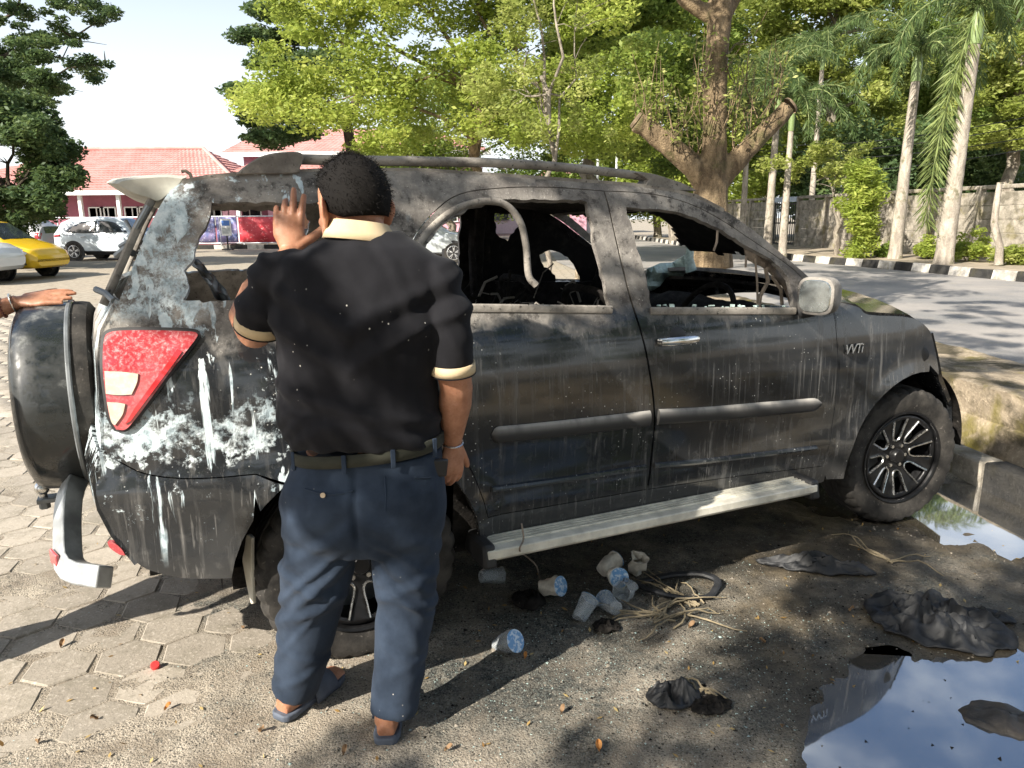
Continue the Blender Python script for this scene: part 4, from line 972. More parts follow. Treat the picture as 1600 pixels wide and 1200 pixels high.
# ------------------------------------------------------------------ inside the burnt car
def FH(u, v, y): q = hit(u, v, float(y)); return (q.x, -q.y, q.z)
m = MB()                                                   # dashboard, slumped
rows = []
for y in np.linspace(-.70, .70, 22):
    w = fbm((y * 3, 1, 4), 1.0, 3) * .03
    rows.append([(.98, y, .70), (.99, y, .98 + w), (.86, y, 1.06 + w), (.70, y, 1.07 + w * 1.5 + .03 * math.exp(-((y + .37) / .15) ** 2)), (.58, y, 1.00 + w), (.54, y, .86 + w), (.58, y, .66)])
m.grid(rows); m.build('dashboard', M_SOOT, car, 60)
m = MB(); M3 = Matrix.Translation((.46, -.36, 1.02)) @ Matrix.Rotation(R(-62), 4, 'Y')
m.tube([M3 @ Vector((.185 * math.cos(a), .185 * math.sin(a), 0)) for a in np.linspace(0, 2 * math.pi, 36)], .014, 8); m.tube([M3 @ Vector((-.18, 0, 0)), M3 @ Vector((0, 0, -.03)), M3 @ Vector((.0, .18, 0))], .018, 7); m.tube([M3 @ Vector((0, 0, -.03)), M3 @ Vector((0, -.18, 0))], .018, 7)
m.ell(M3 @ Vector((0, 0, -.02)), (.07, .07, .05)); m.tube([M3 @ Vector((0, 0, -.03)), M3 @ Vector((.02, 0, -.30))], .03, 8); m.build('steering_wheel', M_SOOT, car)
def seat(x, y, w, par):
    s = empty('seat', (x, y, 0), 0, par)
    m = MB(); h = w / 2; ang = .28
    back = [(-.18 - .50 * ang * 0, -h, .52), (-.24, -h, .85), (-.31, -h * .8, 1.15), (-.33, 0, 1.20), (-.31, h * .8, 1.15), (-.24, h, .85), (-.18, h, .52)]
    m.tube(spline([Vector(p) for p in back], False, 80, 4), .018, 8); m.tube([(-.24, -h, .85), (-.24, h, .85)], .010, 6); m.tube([(-.28, -h * .9, 1.02), (-.28, h * .9, 1.02)], .008, 6)
    for k in range(4): m.tube([(-.20 - .03 * k, -h + .06 + k * .1, .6), (-.28, -h + .1 + k * .08, 1.05)], .005, 5)
    m.build('back_frame', M_SOOT, s)
    m = MB(); m.box((.05, 0, .46), (.50, w * .96, .12)); m.build('cushion_frame', M_SOOT, s, bevel=.03)
    m = MB(); rows = []
    for i, z in enumerate(np.linspace(.55, 1.0, 6)):
        rows.append([(-.20 - .12 * (z - .55) / .5 + .03 * fbm((t * 4, z * 5, x), 1), t * h * .9, z + .05 * fbm((t * 5, z, y), 1)) for t in np.linspace(-1, 1, 9)])
    m.grid(rows); o = m.build('charred_padding', M_SOOT, s); o.modifiers.new('t', 'SOLIDIFY').thickness = .03
    return s
seat(.12, -.36, .48, car); seat(.12, .36, .48, car); seat(-.66, 0, 1.20, car)
# sooted glass still hanging in the far windows, with holes burnt through
def far(*px):
    out = []
    for u, v in px:
        q = hit(u, v, lambda x, z: -YS(x, z) + .012); out.append(Vector((q.x, q.z)))
    return out
HOLES = [jag(spline(far((772, 328), (790, 320), (810, 326), (816, 345), (802, 362), (792, 376), (778, 368), (773, 350))), .012, 30), jag(spline(far((842, 398), (862, 390), (886, 402), (904, 432), (906, 452), (868, 452), (866, 430), (848, 414))), .010, 30), jag(spline(far((560, 320), (732, 322), (736, 480), (560, 480))), .006, 30)]
side_panel('sooted_pane', offset_poly(win_rear, .01), HOLES, M_SOOTGLASS, -1, side_roots[-1][1], .006, -.014, .04)
side_panel('sooted_pane', offset_poly(win_front, .01), HOLES, M_SOOTGLASS, -1, side_roots[-1][2], .006, -.014, .03)
m = MB(); m.tube([FH(u, v, -.70) for u, v in ((736, 322), (738, 400), (742, 475))], (.022, .03), 8); m.build('inner_pillar', M_SOOT, car)
m = MB(); m.tube(spline([Vector(FH(u, v, y)) for u, v, y in ((646, 392, .74), (672, 358, .70), (710, 328, .68), (752, 315, .67), (788, 319, .66), (812, 345, .66), (822, 385, .68), (826, 430, .71), (838, 446, .72))], False, 179, 5), .013, 10); m.build('hanging_window_seal', M_ASH, car)
m = MB(); pf = [(1163, 376), (1172, 368), (1190, 384), (1214, 412), (1236, 440), (1243, 462), (1236, 480), (1228, 455), (1214, 436), (1196, 420), (1180, 412), (1166, 402)]
vv, tri = fill2d([Vector(p) for p in spline([Vector(p) for p in pf], True, 70, 3)], [], 9)
m.add([FH(p.x, p.y, .705 + .03 * fbm((p.x * .03, p.y * .03, 2), 1) + .0) for p in vv], tri); o = m.build('melted_lining', M_MELT, car); o.modifiers.new('t', 'SOLIDIFY').thickness = .006
for pts, r in (([(1180, 404), (1183, 440), (1184, 482)], .005), ([(1196, 418), (1200, 440), (1188, 462), (1185, 482)], .009), ([(1206, 432), (1220, 452), (1222, 476)], .008), ([(1121, 360), (1120, 378), (1115, 392)], .005), ([(1166, 400), (1165, 418)], .005)):
    m = MB(); m.tube([FH(u, v, .72) for u, v in pts], r, 6); m.build('melted_drip', M_MELT, car)
m = MB(); P = [(1010, 420), (1030, 412), (1050, 410), (1070, 398), (1072, 422), (1066, 434), (1040, 432), (1030, 448), (1012, 456)]
vv, tri = fill2d([Vector(p) for p in P], [], 8); m.add([FH(p.x, p.y, -.45 + .08 * fbm((p.x * .03, p.y * .03, 5), 1)) for p in vv], tri); o = m.build('melted_windscreen_sheet', M_SHARD, car)
o.modifiers.new('t', 'SOLIDIFY').thickness = .008
m = MB(); m.tube([FH(u, v, y) for u, v, y in ((1076, 352, -.2), (1079, 380, -.2), (1077, 405, -.2), (1080, 424, -.2))], [(.03, .01), (.025, .008), (.03, .01), (.04, .01)], 8); m.tube([FH(u, v, -.2) for u, v in ((1072, 354), (1086, 351), (1092, 356))], (.015, .006), 6); m.build('melted_mirror_stem', M_SHARD, car)
# shards and rubble along the sills
for px, par in (([(1018, 482), (1238, 482)], side_roots[1][2]), ([(655, 478), (950, 480)], side_roots[1][1])):
    m = MB(); rr_ = random.Random(5)
    for k in range(26):
        t = rr_.random(); u = px[0][0] + (px[1][0] - px[0][0]) * t; q = hit(u, 481); s = rr_.uniform(.004, .014)
        m.box((q.x, -(q.y - rr_.uniform(.005, .05)), q.z + rr_.uniform(-.004, .006)), (s * 1.6, s, s * rr_.uniform(.3, 1)), Matrix.Rotation(rr_.random() * 6, 3, 'Z') @ Matrix.Rotation(rr_.random(), 3, 'X'))
    o = m.build('glass_crumbs', M_SHARD if par is side_roots[1][2] else M_ASH, par); tag(o, kind='stuff')
m = MB(); rr_ = random.Random(9)                            # charred wiring and springs seen through the rear door window
for k in range(34):
    x, y, z = rr_.uniform(-.95, -.30), rr_.uniform(-.2, .6), rr_.uniform(.98, 1.12); a = rr_.random() * 6.28; h = rr_.uniform(.05, .22)
    m.tube([(x, -y, z), (x + .06 * math.cos(a), -y + .06 * math.sin(a), z + h * .6), (x + .13 * math.cos(a), -y + .12 * math.sin(a), z + h * rr_.uniform(.3, 1.1))], rr_.uniform(.003, .009), 5)
o = m.build('charred_wiring', M_SOOT, car); tag(o, kind='stuff')
m = MB(); rr_ = random.Random(19)
for k in range(46):
    x, y, z = rr_.uniform(-.98, .0), rr_.uniform(-.1, .7), rr_.uniform(.98, 1.16); a = rr_.random() * 6.28; h = rr_.uniform(.03, .20)
    m.tube([(x, -y, z), (x + .05 * math.cos(a), -y + .05 * math.sin(a), z + h * .7), (x + .11 * math.cos(a), -y + .10 * math.sin(a), z + h * rr_.uniform(.1, 1.0))], rr_.uniform(.002, .007), 5)
o = m.build('ash_wiring', M_ASH, car); tag(o, kind='stuff')
m = MB(); rows = []
for x in np.linspace(-1.02, -.28, 22): rows.append([(x, -y, 1.02 + .05 * fbm((x * 4, y * 4, 3), 1.5, 4)) for y in np.linspace(.15, .78, 12)])
m.grid(rows); m.build('burnt_rubble', M_SOOT, car, 60)
m = MB(); rows = []
for x in np.linspace(-1.95, -1.05, 22): rows.append([(x, -y, 1.0 + .10 * fbm((x * 3, y * 3, 8), 1.2, 4)) for y in np.linspace(-.7, .7, 16)])
m.grid(rows); m.build('burnt_load_floor', M_ASH, car, 60)  # pale ash colour also stands in for the sunlit far sill
# rag of melted quarter glass
m = MB(); rows = []
for i, t in enumerate(np.linspace(0, 1, 9)):
    u, v = 290 + 62 * t, 400 + 66 * t ** 1.6
    rows.append([FH(u + dx, v + 18 * abs(math.sin(i * 1.7)) * .4 + dx * .3, .66 + .03 * math.sin(i * 2 + dx)) for dx in (-12, -4, 5, 13)])
m.grid(rows); o = m.build('melted_quarter_glass', M_STEEL, car); o.modifiers.new('t', 'SOLIDIFY').thickness = .01
# ------------------------------------------------------------------ vegetation
def leaves(P, size, aspect=.42, up=.35, seed=1, droop=0.0):
    """leaf quads (diamonds) at the points P; returns V, Q"""
    g = np.random.default_rng(seed); n = len(P)
    d = g.normal(size=(n, 3)); d[:, 2] = d[:, 2] * .5 - droop; d /= np.linalg.norm(d, axis=1, keepdims=True)
    nr = g.normal(size=(n, 3)); nr[:, 2] += up * 3; b = np.cross(nr, d); b /= np.linalg.norm(b, axis=1, keepdims=True) + 1e-9
    s = size * g.uniform(.6, 1.35, (n, 1)); a = s * aspect
    V = np.stack([P - d * s * .5, P + b * a * .5, P + d * s * .5, P - b * a * .5], 1).reshape(-1, 3)
    Q = np.arange(4 * n).reshape(n, 4); return V, Q
def clumps(centers, radii, n, seed, flat=.6, shell=.45):
    """n points spread over lumpy leaf clumps; light/dark value per point"""
    g = np.random.default_rng(seed); C = np.array(centers); Rr = np.array(radii)
    w = Rr ** 2; idx = g.choice(len(C), n, p=w / w.sum())
    d = g.normal(size=(n, 3)); d /= np.linalg.norm(d, axis=1, keepdims=True); r = g.uniform(0, 1, n) ** shell
    P = C[idx] + d * (r * Rr[idx])[:, None] * np.array([1, 1, flat])
    cv = g.uniform(0, 1, len(C)); v = np.clip(.55 * cv[idx] + .45 * g.uniform(0, 1, n), 0, 1)
    return P, v
def limb_path(a, b, bend, seed, k=7):
    g = random.Random(seed); a, b = Vector(a), Vector(b); L_ = (b - a).length; pts = []
    for i in range(k):
        t = i / (k - 1); j = Vector((g.gauss(0, 1), g.gauss(0, 1), g.gauss(0, .6))) * (L_ * .035 if 0 < i < k - 1 else 0)
        pts.append(a.lerp(b, t) + Vector(bend) * math.sin(math.pi * t) + j)
    return pts
def tree(name, label, base, trunk_top, r0, r1, limbs, clumpspec, mat, bark, nleaf, lsize, seed, flat=.6, group=None, aspect=.45, cat='tree', lean=(0, 0, 0), twigs=True, shell=.45):
    """limbs: end points (relative to base); clumpspec: (x,y,z,r) relative to base"""
    root = empty(name, base); tag(root, label, cat, group); m = MB()
    tp = limb_path((0, 0, -.15), trunk_top, lean, seed, 9); m.tube(tp, [r0 * (1.25 if i == 0 else 1) + (r1 - r0) * i / 8 for i in range(9)], 12)
    m.build('trunk', bark, root)
    for i, (e, ra) in enumerate(limbs):
        m = MB(); st = tp[random.Random(seed + i).choice([5, 6, 7, 8])]; pt = limb_path(st, e, (0, 0, (Vector(e) - st).length * .10), seed + 31 * i); m.tube(pt, [ra * (1 - .8 * k / 6) for k in range(7)], 8)
        if twigs:
            g = random.Random(seed * 3 + i)
            for q in range(5):
                s_ = pt[g.randrange(2, 7)]; en = s_ + Vector((g.gauss(0, 1), g.gauss(0, 1), g.gauss(.2, .5))) * min(.45, (Vector(e) - st).length * .18)
                m.tube([s_, s_.lerp(en, .5) + Vector((0, 0, .05)), en], [ra * .35, ra * .22, ra * .08], 5)
        m.build('limb', bark, root)
    clumpspec = list(clumpspec) + [(*e, min(c[3] for c in clumpspec) * 1.3) for e, _ in limbs]
    C = [c[:3] for c in clumpspec]; Rr = [c[3] for c in clumpspec]; P, v = clumps(C, Rr, nleaf, seed, flat, shell); V_, Q_ = leaves(P, lsize, aspect, seed=seed)
    np_mesh('crown', V_, Q_, mat, root, np.repeat(v, 4)); return root
def cloud(n, box, rr, seed, fn=None):
    """random clump centres in a box (x0,x1,y0,y1,z0,z1), radii in rr, kept where fn is true"""
    g = random.Random(seed); out = []
    while len(out) < n:
        p = (g.uniform(*box[0:2]), g.uniform(*box[2:4]), g.uniform(*box[4:6]))
        if fn is None or fn(*p): out.append((*p, g.uniform(*rr)))
    return out
# bright yellow-green tree behind the car
bt = ground_at(730, 414); TB = Vector((bt.x, bt.y, 0))                       # about 24 m off
sc = bt.y / F_PX
def rel(u, v, dy=0): p = at_depth(u, v, bt.y + dy); return (p.x - bt.x, p.y - bt.y, p.z)
g = random.Random(3); cl = []
for k in range(260):
    u = g.uniform(400, 1010); 
    vlow = 232 if u > 620 else (150 + (u - 400) * .0 + 82 * smoothstep(390, 560, u)) + 20
    top = -260 + max(0, (520 - u)) * 1.6
    v = g.uniform(top, vlow); d = g.uniform(-2.6, 2.6)
    cl.append((*rel(u, v, d), g.uniform(.45, 1.15)))
tree('yellow_green_tree', 'broad bright yellow green tree with white painted trunk base behind the car', TB, rel(752, 150), .20, .14,
     [(rel(500, 60), .09), (rel(600, -40), .09), (rel(690, 90, 2), .07), (rel(850, 20), .09), (rel(930, 100), .07), (rel(780, -120), .09), (rel(560, 130, -1), .07), (rel(460, 150), .06)], cl, LF_BRIGHT, BARK, 120000, .17, 11, .55)
m = MB(); m.tube([(0, 0, 0), (0.01, 0, .6), (0.03, 0, 1.35)], [.27, .225, .215], 14); o = m.build('painted_base', M_KWHITE, bpy.data.objects['yellow_green_tree'])
# darker feathery tree behind it on the left
def relY(Y, X0=0): return lambda u, v, dy=0: (at_depth(u, v, Y + dy).x - X0, dy, at_depth(u, v, Y + dy).z)
X_ = at_depth(560, 300, 36).x; rl = relY(36, X_); g = random.Random(5); cl = []
for k in range(90):
    layer = g.choice([20, 60, 95, 140, 180, 215, -30, -80, -140]); u = 375 + abs(g.gauss(0, 1)) * 75 + (20 if layer in (20, 95, 180) else 0)
    cl.append((*rl(min(u, 760), layer + g.gauss(0, 6), g.uniform(-4, 4)), g.uniform(.5, 1.0)))
tree('feathery_tree', 'dark feathery tree with layered branches behind the yellow green tree', (X_, 36, 0), rl(540, 60), .32, .2, [(rl(400, 100), .12), (rl(390, 190), .10), (rl(420, 20), .12), (rl(640, -60), .14), (rl(395, 215), .08)], cl, LF_DARK, BARK_DARK, 50000, .22, 21, .38)
# slender sparse tree
q = 17.0; X_ = at_depth(850, 300, q).x; rl = relY(q, X_); g = random.Random(8); cl = [(*rl(850 + g.gauss(0, 62), g.uniform(-150, 215), g.uniform(-.9, .9)), g.uniform(.16, .42)) for k in range(70)]
tree('slender_tree', 'slender pale stemmed tree with sparse leaves behind the car roof', (X_, q, 0), rl(846, 120), .065, .045, [(rl(800, 60), .035), (rl(905, 30), .035), (rl(830, -60), .04), (rl(880, -90), .035), (rl(790, 175), .025), (rl(905, 170), .025), (rl(815, 130), .025)], cl, LF_OLIVE, BARK_GREY, 8500, .115, 31, .8)
# background mass of trees between and beyond (each its own tree)
bgt = [  # u, Y, crown u-span, v top, v bottom, material, label
    (930, 30, (860, 1090), -160, 262, LF_MID, 'mid green leafy tree behind the slender tree'),
    (1060, 42, (980, 1240), -140, 300, LF_BRIGHT, 'pale yellow green tree behind the lopped trunk'),
    (1300, 40, (1180, 1430), -90, 215, LF_OLIVE, 'tall olive green tree over the iron gate'),
    (1450, 46, (1380, 1620), -60, 250, LF_MID, 'tall leafy tree behind the two tallest palms'),
    (1590, 33, (1500, 1720), -60, 240, LF_OLIVE, 'spreading tree with pale leaves above the wall end'),
    (1385, 39, (1240, 1600), 205, 330, LF_DARK, 'dark undergrowth tree in shade behind the wall'),
    (700, 52, (560, 900), 120, 320, LF_MID, 'distant mid green tree low behind the car rails'),
    (1210, 52, (1120, 1330), -40, 300, LF_MID, 'tall mid green tree filling the gap above the short palms'),
    (1500, 54, (1400, 1660), 20, 310, LF_BRIGHT, 'far yellow green tree glowing behind the tallest palm trunk'),
    (1340, 58, (1220, 1480), 60, 310, LF_MID, 'far green tree low behind the forked tree'),
    (1030, 55, (940, 1180), 215, 335, LF_BRIGHT, 'distant light green bushy tree beyond the road bend'),
]
for i, (u0, Y, (ua, ub), va, vb, mt, lb) in enumerate(bgt):
    X_ = at_depth(u0, 300, Y).x; rl = relY(Y, X_); g = random.Random(40 + i); cl = []
    sp_ = (ub - ua) * Y / F_PX
    for k in range(120):
        cl.append((*rl(g.uniform(ua, ub), g.uniform(va, vb), g.uniform(-.25, .25) * sp_), g.uniform(.07, .16) * sp_))
    vm = (va + vb) / 2
    tree('backdrop_tree', lb, (X_, Y, 0), rl(u0, vm), .30, .2, [(rl(ua + (ub - ua) * f, va + (vb - va) * h), .12) for f, h in ((.15, .5), (.85, .45), (.4, .2), (.65, .15), (.3, .75), (.75, .8))], cl, mt, BARK_DARK if i in (5,) else BARK_GREY, 48000, .27 if Y > 36 else .22, 60 + i, .6, group='trees beyond the road')
# round dark tree over the parked cars on the left
X_ = at_depth(20, 300, 25).x; rl = relY(25, X_); g = random.Random(77); cl = []
for k in range(150):
    a = g.uniform(0, 6.28); rr_ = g.uniform(.2, 1) ** .5; cl.append((*rl(-10 + 125 * rr_ * math.cos(a), 258 + 108 * rr_ * math.sin(a), g.uniform(-2, 2)), g.uniform(.3, .62)))
tree('round_tree', 'dense dark green rounded tree above the yellow car', (X_, 25, 0), rl(14, 290), .13, .09, [(rl(-40, 250), .07), (rl(60, 240), .07), (rl(20, 190), .07), (rl(90, 290), .05), (rl(-60, 310), .05)], cl, LF_DARK, BARK_DARK, 60000, .17, 71, .8)
# tall spreading tree reaching into the sky at the left
X_ = at_depth(-130, 300, 31).x; rl = relY(31, X_); g = random.Random(79); cl = []
for (ua, ub, v) in ((-120, 172, 30), (-120, 178, 12), (-60, 120, -30), (-120, 150, 62), (-100, 172, 98), (-80, 160, 118), (-20, 95, 142), (-120, 60, 85), (-60, 40, 118), (-140, 130, -80)):
    for k in range(20): cl.append((*rl(g.uniform(ua, ub), v + g.gauss(0, 7), g.uniform(-3, 3)), g.uniform(.28, .62)))
tree('spreading_tree', 'tall dark spreading tree with flat layered branches against the sky', (X_, 31, 0), rl(-60, 150), .38, .26, [(rl(150, 35), .12), (rl(165, 100), .10), (rl(90, 140), .08), (rl(60, -30), .12), (rl(-120, 60), .12), (rl(110, 65), .08)], cl, LF_DARK, BARK_DARK, 46000, .17, 73, .45)
# lopped tree on the raised strip
LT = Vector((2.78, 10.0, .40))
root = empty('lopped_tree', LT); tag(root, 'big lopped tree with two sawn side limbs growing on the raised strip', 'tree')
def lt(u, v, dy=0): p = at_depth(u, v, 10.0 + dy); return Vector((p.x, p.y, p.z)) - LT
m = MB()
m.tube([lt(1108, 420), lt(1106, 360), lt(1108, 315), lt(1112, 280), lt(1115, 250), lt(1117, 200), lt(1117, 150), lt(1119, 100), lt(1122, 50), lt(1126, 0), lt(1132, -90), lt(1145, -260), lt(1150, -480)], [.32, .27, .24, .21, .17, .152, .146, .146, .150, .152, .14, .11, .07], 16)
m.tube([lt(1108, 300), lt(1085, 262), lt(1060, 240), lt(1035, 220), lt(1010, 200), lt(996, 190)], [.15, .155, .145, .135, .125, .130], 14)
m.tube([lt(1112, 300), lt(1140, 262), lt(1165, 236), lt(1190, 210), lt(1215, 186), lt(1232, 168)], [.15, .14, .128, .118, .110, .108], 14)
m.tube([lt(1119, 30), lt(1090, 12), lt(1070, 0), lt(1040, -40), lt(1000, -120)], [.11, .10, .09, .07, .04], 10)
m.tube([lt(1130, -40), lt(1150, -90), lt(1165, -150), lt(1170, -210)], [.10, .09, .06, .03], 10); m.tube([lt(1122, 60), lt(1140, 20), lt(1170, -30), lt(1230, -90)], [.06, .055, .045, .03], 8)
me = remeshed(m, .022, 3)
displaced(me, lambda x, y, z: .014 * fbm((x * 2, y * 2, z * .8), 3.0, 4)); link_mesh('trunk', me, BARK, root)
for i, (u, v, nx) in enumerate(((993, 187, (-.75, 0, .55)), (1236, 164, (.72, 0, .6)))):
    q = lt(u, v); m = MB(); M4 = Matrix.Translation(q) @ Vector(nx).to_track_quat('Z', 'Y').to_matrix().to_4x4(); m.lathe([(.115, -.02), (.105, .012), (.0, .016)], 20, M4); m.build('sawn_end', plain('sawn_wood', (.16, .115, .07), .85, 0, .4, 20), root)
def shoots(name, spots, mt, seed, L=.8, n=16, ls=.07):
    g = random.Random(seed); mb = MB(); P = []; 
    for (u, v, dy) in spots:
        for k in range(n):
            a = lt(u + g.gauss(0, 9), v + g.gauss(0, 6), dy + g.gauss(0, .12)); b = a + Vector((g.gauss(0, .18), g.gauss(0, .18), g.uniform(.35, 1) * L)); md_ = a.lerp(b, .5) + Vector((g.gauss(0, .05), g.gauss(0, .05), 0))
            mb.tube([a, md_, b], [.008, .006, .003], 4)
            for q in range(18):
                t = g.uniform(.15, 1.05); P.append(a.lerp(b, t) + Vector((g.gauss(0, .055), g.gauss(0, .055), g.gauss(0, .04))))
    mb.build(name + '_stems', BARK, root); P = np.array([p[:] for p in P]); V_, Q_ = leaves(P, ls, .45, seed=seed); np_mesh(name + '_leaves', V_, Q_, mt, root, np.repeat(np.random.default_rng(seed).uniform(0, 1, len(P)), 4))
shoots('left_shoots', [(1005, 185, 0), (1025, 205, 0), (1050, 222, .1), (1070, 240, -.1), (1085, 250, .1), (1095, 210, -.2), (1095, 160, -.15)], LF_OLIVE, 3, 1.0, 6)
shoots('right_shoots', [(1145, 235, 0), (1165, 210, .05), (1190, 190, 0), (1210, 165, 0), (1140, 180, -.1), (1150, 130, 0)], LF_OLIVE, 4, .85, 6)
g = random.Random(12); cl = [(*lt(840 + g.gauss(0, 110), g.uniform(-760, -420), g.uniform(-2.5, 2.5)), g.uniform(.3, .75)) for k in range(70)]
P, v = clumps([c[:3] for c in cl], [c[3] for c in cl], 17000, 5); V_, Q_ = leaves(P, .13, .45, seed=9); np_mesh('crown', V_, Q_, LF_MID, root, np.repeat(v, 4))
# leafy spray low at the left of the trunk
cl = [(*lt(g.uniform(985, 1092), g.uniform(60, 175), g.uniform(.3, 2.0)), g.uniform(.16, .36)) for k in range(36)]
P, v = clumps([c[:3] for c in cl], [c[3] for c in cl], 7000, 6); V_, Q_ = leaves(P, .09, .45, seed=10); np_mesh('lower_foliage', V_, Q_, LF_MID, root, np.repeat(v, 4))
# palms along the verge
def palm(label, u, vb, top_v, r, seed, fr=13, L=3.0, lean=0, hang=None, Yd=None):
    p = ground_at(u, vb, .18); Y = Yd or p.y; p = at_depth(u, vb, Y); root = empty('palm_tree', (p.x, p.y, .15)); tag(root, label, 'palm tree', 'palms on the verge'); g = random.Random(seed)
    tz = at_depth(u, top_v, Y).z - .15; m = MB(); K = 26
    m.tube([(lean * tz * (i / K) ** 1.3, 0, tz * i / K) for i in range(K + 1)], [r * (1.25 - .5 * i / K + (.22 if i == 0 else 0)) * (1.0 + (.04 if i % 2 else 0)) for i in range(K + 1)], 14); m.build('trunk', BARK_PALM, root)
    top = Vector((lean * tz, 0, tz)); m = MB(); m.tube([top, top + Vector((0, 0, .45)), top + Vector((0, 0, .95))], [r * .85, r * .95, r * .4], 12); m.build('crownshaft', plain('green_crownshaft', (.16, .22, .08), .5), root)
    for k in range(fr):
        a = 2 * math.pi * k / fr + g.uniform(-.25, .25); el = R(g.uniform(15, 78)); Lf = L * g.uniform(.85, 1.1)
        if hang and k == 0: a, el, Lf = hang
        d = Vector((math.cos(a), math.sin(a), 0)); pts = []; q = top + Vector((0, 0, .85)); ang = el
        for i in range(13):
            pts.append(q.copy()); q = q + (d * math.cos(ang) + Vector((0, 0, 1)) * math.sin(ang)) * (Lf / 12); ang -= R(g.uniform(8, 13)) if not (hang and k == 0) else R(1.5)
        m = MB(); m.tube(pts, [.030 - .0022 * i for i in range(13)], 5); rach = m.build('frond', plain('frond_stalk', (.20, .24, .09), .6), root)
        P0 = []; D0 = []
        for i in range(1, 13):
            t = (pts[i] - pts[i - 1]).normalized(); sd = t.cross(Vector((0, 0, 1))); sd = sd.normalized() if sd.length > .05 else Vector((d.y, -d.x, 0)); nn = sd.cross(t)
            for q in range(22 if not (hang and k == 0) else 46):
                an = g.uniform(0, 2 * math.pi); w = (sd * math.cos(an) + nn * math.sin(an)) * .85 + t * .62 + Vector((0, 0, -.18)); P0.append(pts[i - 1].lerp(pts[i], g.random())); D0.append(w.normalized() * ((.40 if not (hang and k == 0) else .72) * (1.0 - .045 * abs(i - 5)) * L / 3 * g.uniform(.8, 1.1)))
        P0 = np.array([p[:] for p in P0]); D0 = np.array([p[:] for p in D0]); n = len(P0); b = np.cross(D0, np.random.default_rng(seed + k).normal(size=(n, 3))); b /= np.linalg.norm(b, axis=1, keepdims=True); b *= .017 * L / 3
        dr = np.array([0, 0, -.07]) * L / 3
        V_ = np.stack([P0 - b * .5, P0 + D0 * .55 - b, P0 + D0 + dr, P0 + D0 * .55 + b], 1).reshape(-1, 3)
        np_mesh('leaflets', V_, np.arange(4 * n).reshape(n, 4), LF_PALM, rach, np.repeat(np.clip(np.random.default_rng(seed + k).normal((.45 if not (hang and k == 0) else .85) + .3 * (g.random() - .5), .22, n), 0, 1), 4))
    return root
palm('tall foxtail palm with straight clean pale trunk near the leafy column', 1398, 404, 128, .155, 5, 13, 2.7, .012)
palm('tall foxtail palm with one long dead straight hanging frond', 1474, 412, 70, .19, 6, 13, 2.9, .022, (R(180), R(-74), 5.4))
palm('short palm with greenish grey trunk in front of the gate post', 1222, 398, 205, .11, 7, 12, 2.6, 0, None, 25.5)
palm('palm with purple grey stained trunk beside the short palm', 1198, 394, 172, .13, 8, 12, 2.7, .01, None, 28)
palm('thin palm partly hidden by the lopped tree limb', 1158, 390, 210, .11, 9, 11, 2.6, 0, None, 30)
palm('far feathery palm rising above the short palm', 1262, 392, 110, .11, 10, 13, 2.9, 0, None, 34)
# leafy column shrub, Y-forked pale tree, low shrubs on the verge
p = ground_at(1345, 402, .18); X_ = p.x; rl = lambda u, v, dy=0: (at_depth(u, v, p.y + dy).x - X_, dy, at_depth(u, v, p.y + dy).z)
g = random.Random(21); cl = [(*rl(1345 + g.gauss(0, 13) * (1 if v < 340 else .8), v, g.gauss(0, .3)), g.uniform(.20, .42)) for v in np.linspace(262, 398, 46)]
root = tree('column_shrub', 'narrow column of drooping glossy leaves standing before the wall', (X_, p.y, .0), rl(1345, 290), .05, .03, [(rl(1345, 262), .02)], cl, LF_BRIGHT, BARK, 7000, .20, 91, 1.0, cat='shrub', aspect=.28, twigs=False)
p = ground_at(1308, 398, .18); X_ = p.x; rl = lambda u, v, dy=0, Y_=p.y, X0=X_: (at_depth(u, v, Y_ + dy).x - X0, dy, at_depth(u, v, Y_ + dy).z)
cl = [(*rl(1300 + g.gauss(0, 40), g.uniform(225, 285), g.uniform(-.8, .8)), g.uniform(.2, .45)) for k in range(26)]
tree('forked_tree', 'small pale forked tree with thin crown beside the iron gate', (X_, p.y, 0), rl(1309, 330), .10, .085, [(rl(1288, 268), .05), (rl(1325, 262), .05), (rl(1300, 250), .04)], cl, LF_OLIVE, BARK_GREY, 3500, .14, 93, .7)
for (u, v, r, lb, mt) in ((1508, 408, .62, 'bright low bush at the foot of the wall by the hanging frond', LF_BRIGHT), (1452, 405, .40, 'small upright weed clump at the foot of the tallest palm', LF_BRIGHT), (1586, 414, .45, 'straggly weed clump at the wall beside the bare sapling', LF_OLIVE), (1380, 402, .25, 'tiny tuft of weeds between palm and wall', LF_MID)):
    p = ground_at(u, v, .18); g = random.Random(u); cl = [(g.gauss(0, r * .5), g.gauss(0, r * .4), abs(g.gauss(0, r * .45)) + .12, g.uniform(.12, .26)) for k in range(20)]
    tree('low_bush', lb, (p.x, p.y, .17), (0, 0, r * .5), .02, .012, [((r * .4, 0, r * .7), .01), ((-r * .4, .1, r * .6), .01)], cl, mt, BARK, 2600, .11, u, .8, cat='bush', twigs=False)
p = ground_at(1556, 415, .18); root = empty('bare_sapling', (p.x, p.y, .15)); tag(root, 'crooked bare pale stem leaning on the wall', 'sapling'); Yd = p.y
m = MB(); m.tube([Vector(at_depth(u, v, Yd)) - Vector((p.x, p.y, .15)) for u, v in ((1560, 414), (1562, 385), (1553, 350), (1557, 318), (1562, 285))], [.11, .09, .085, .08, .06], 10); m.build('stem', BARK_PALM, root)
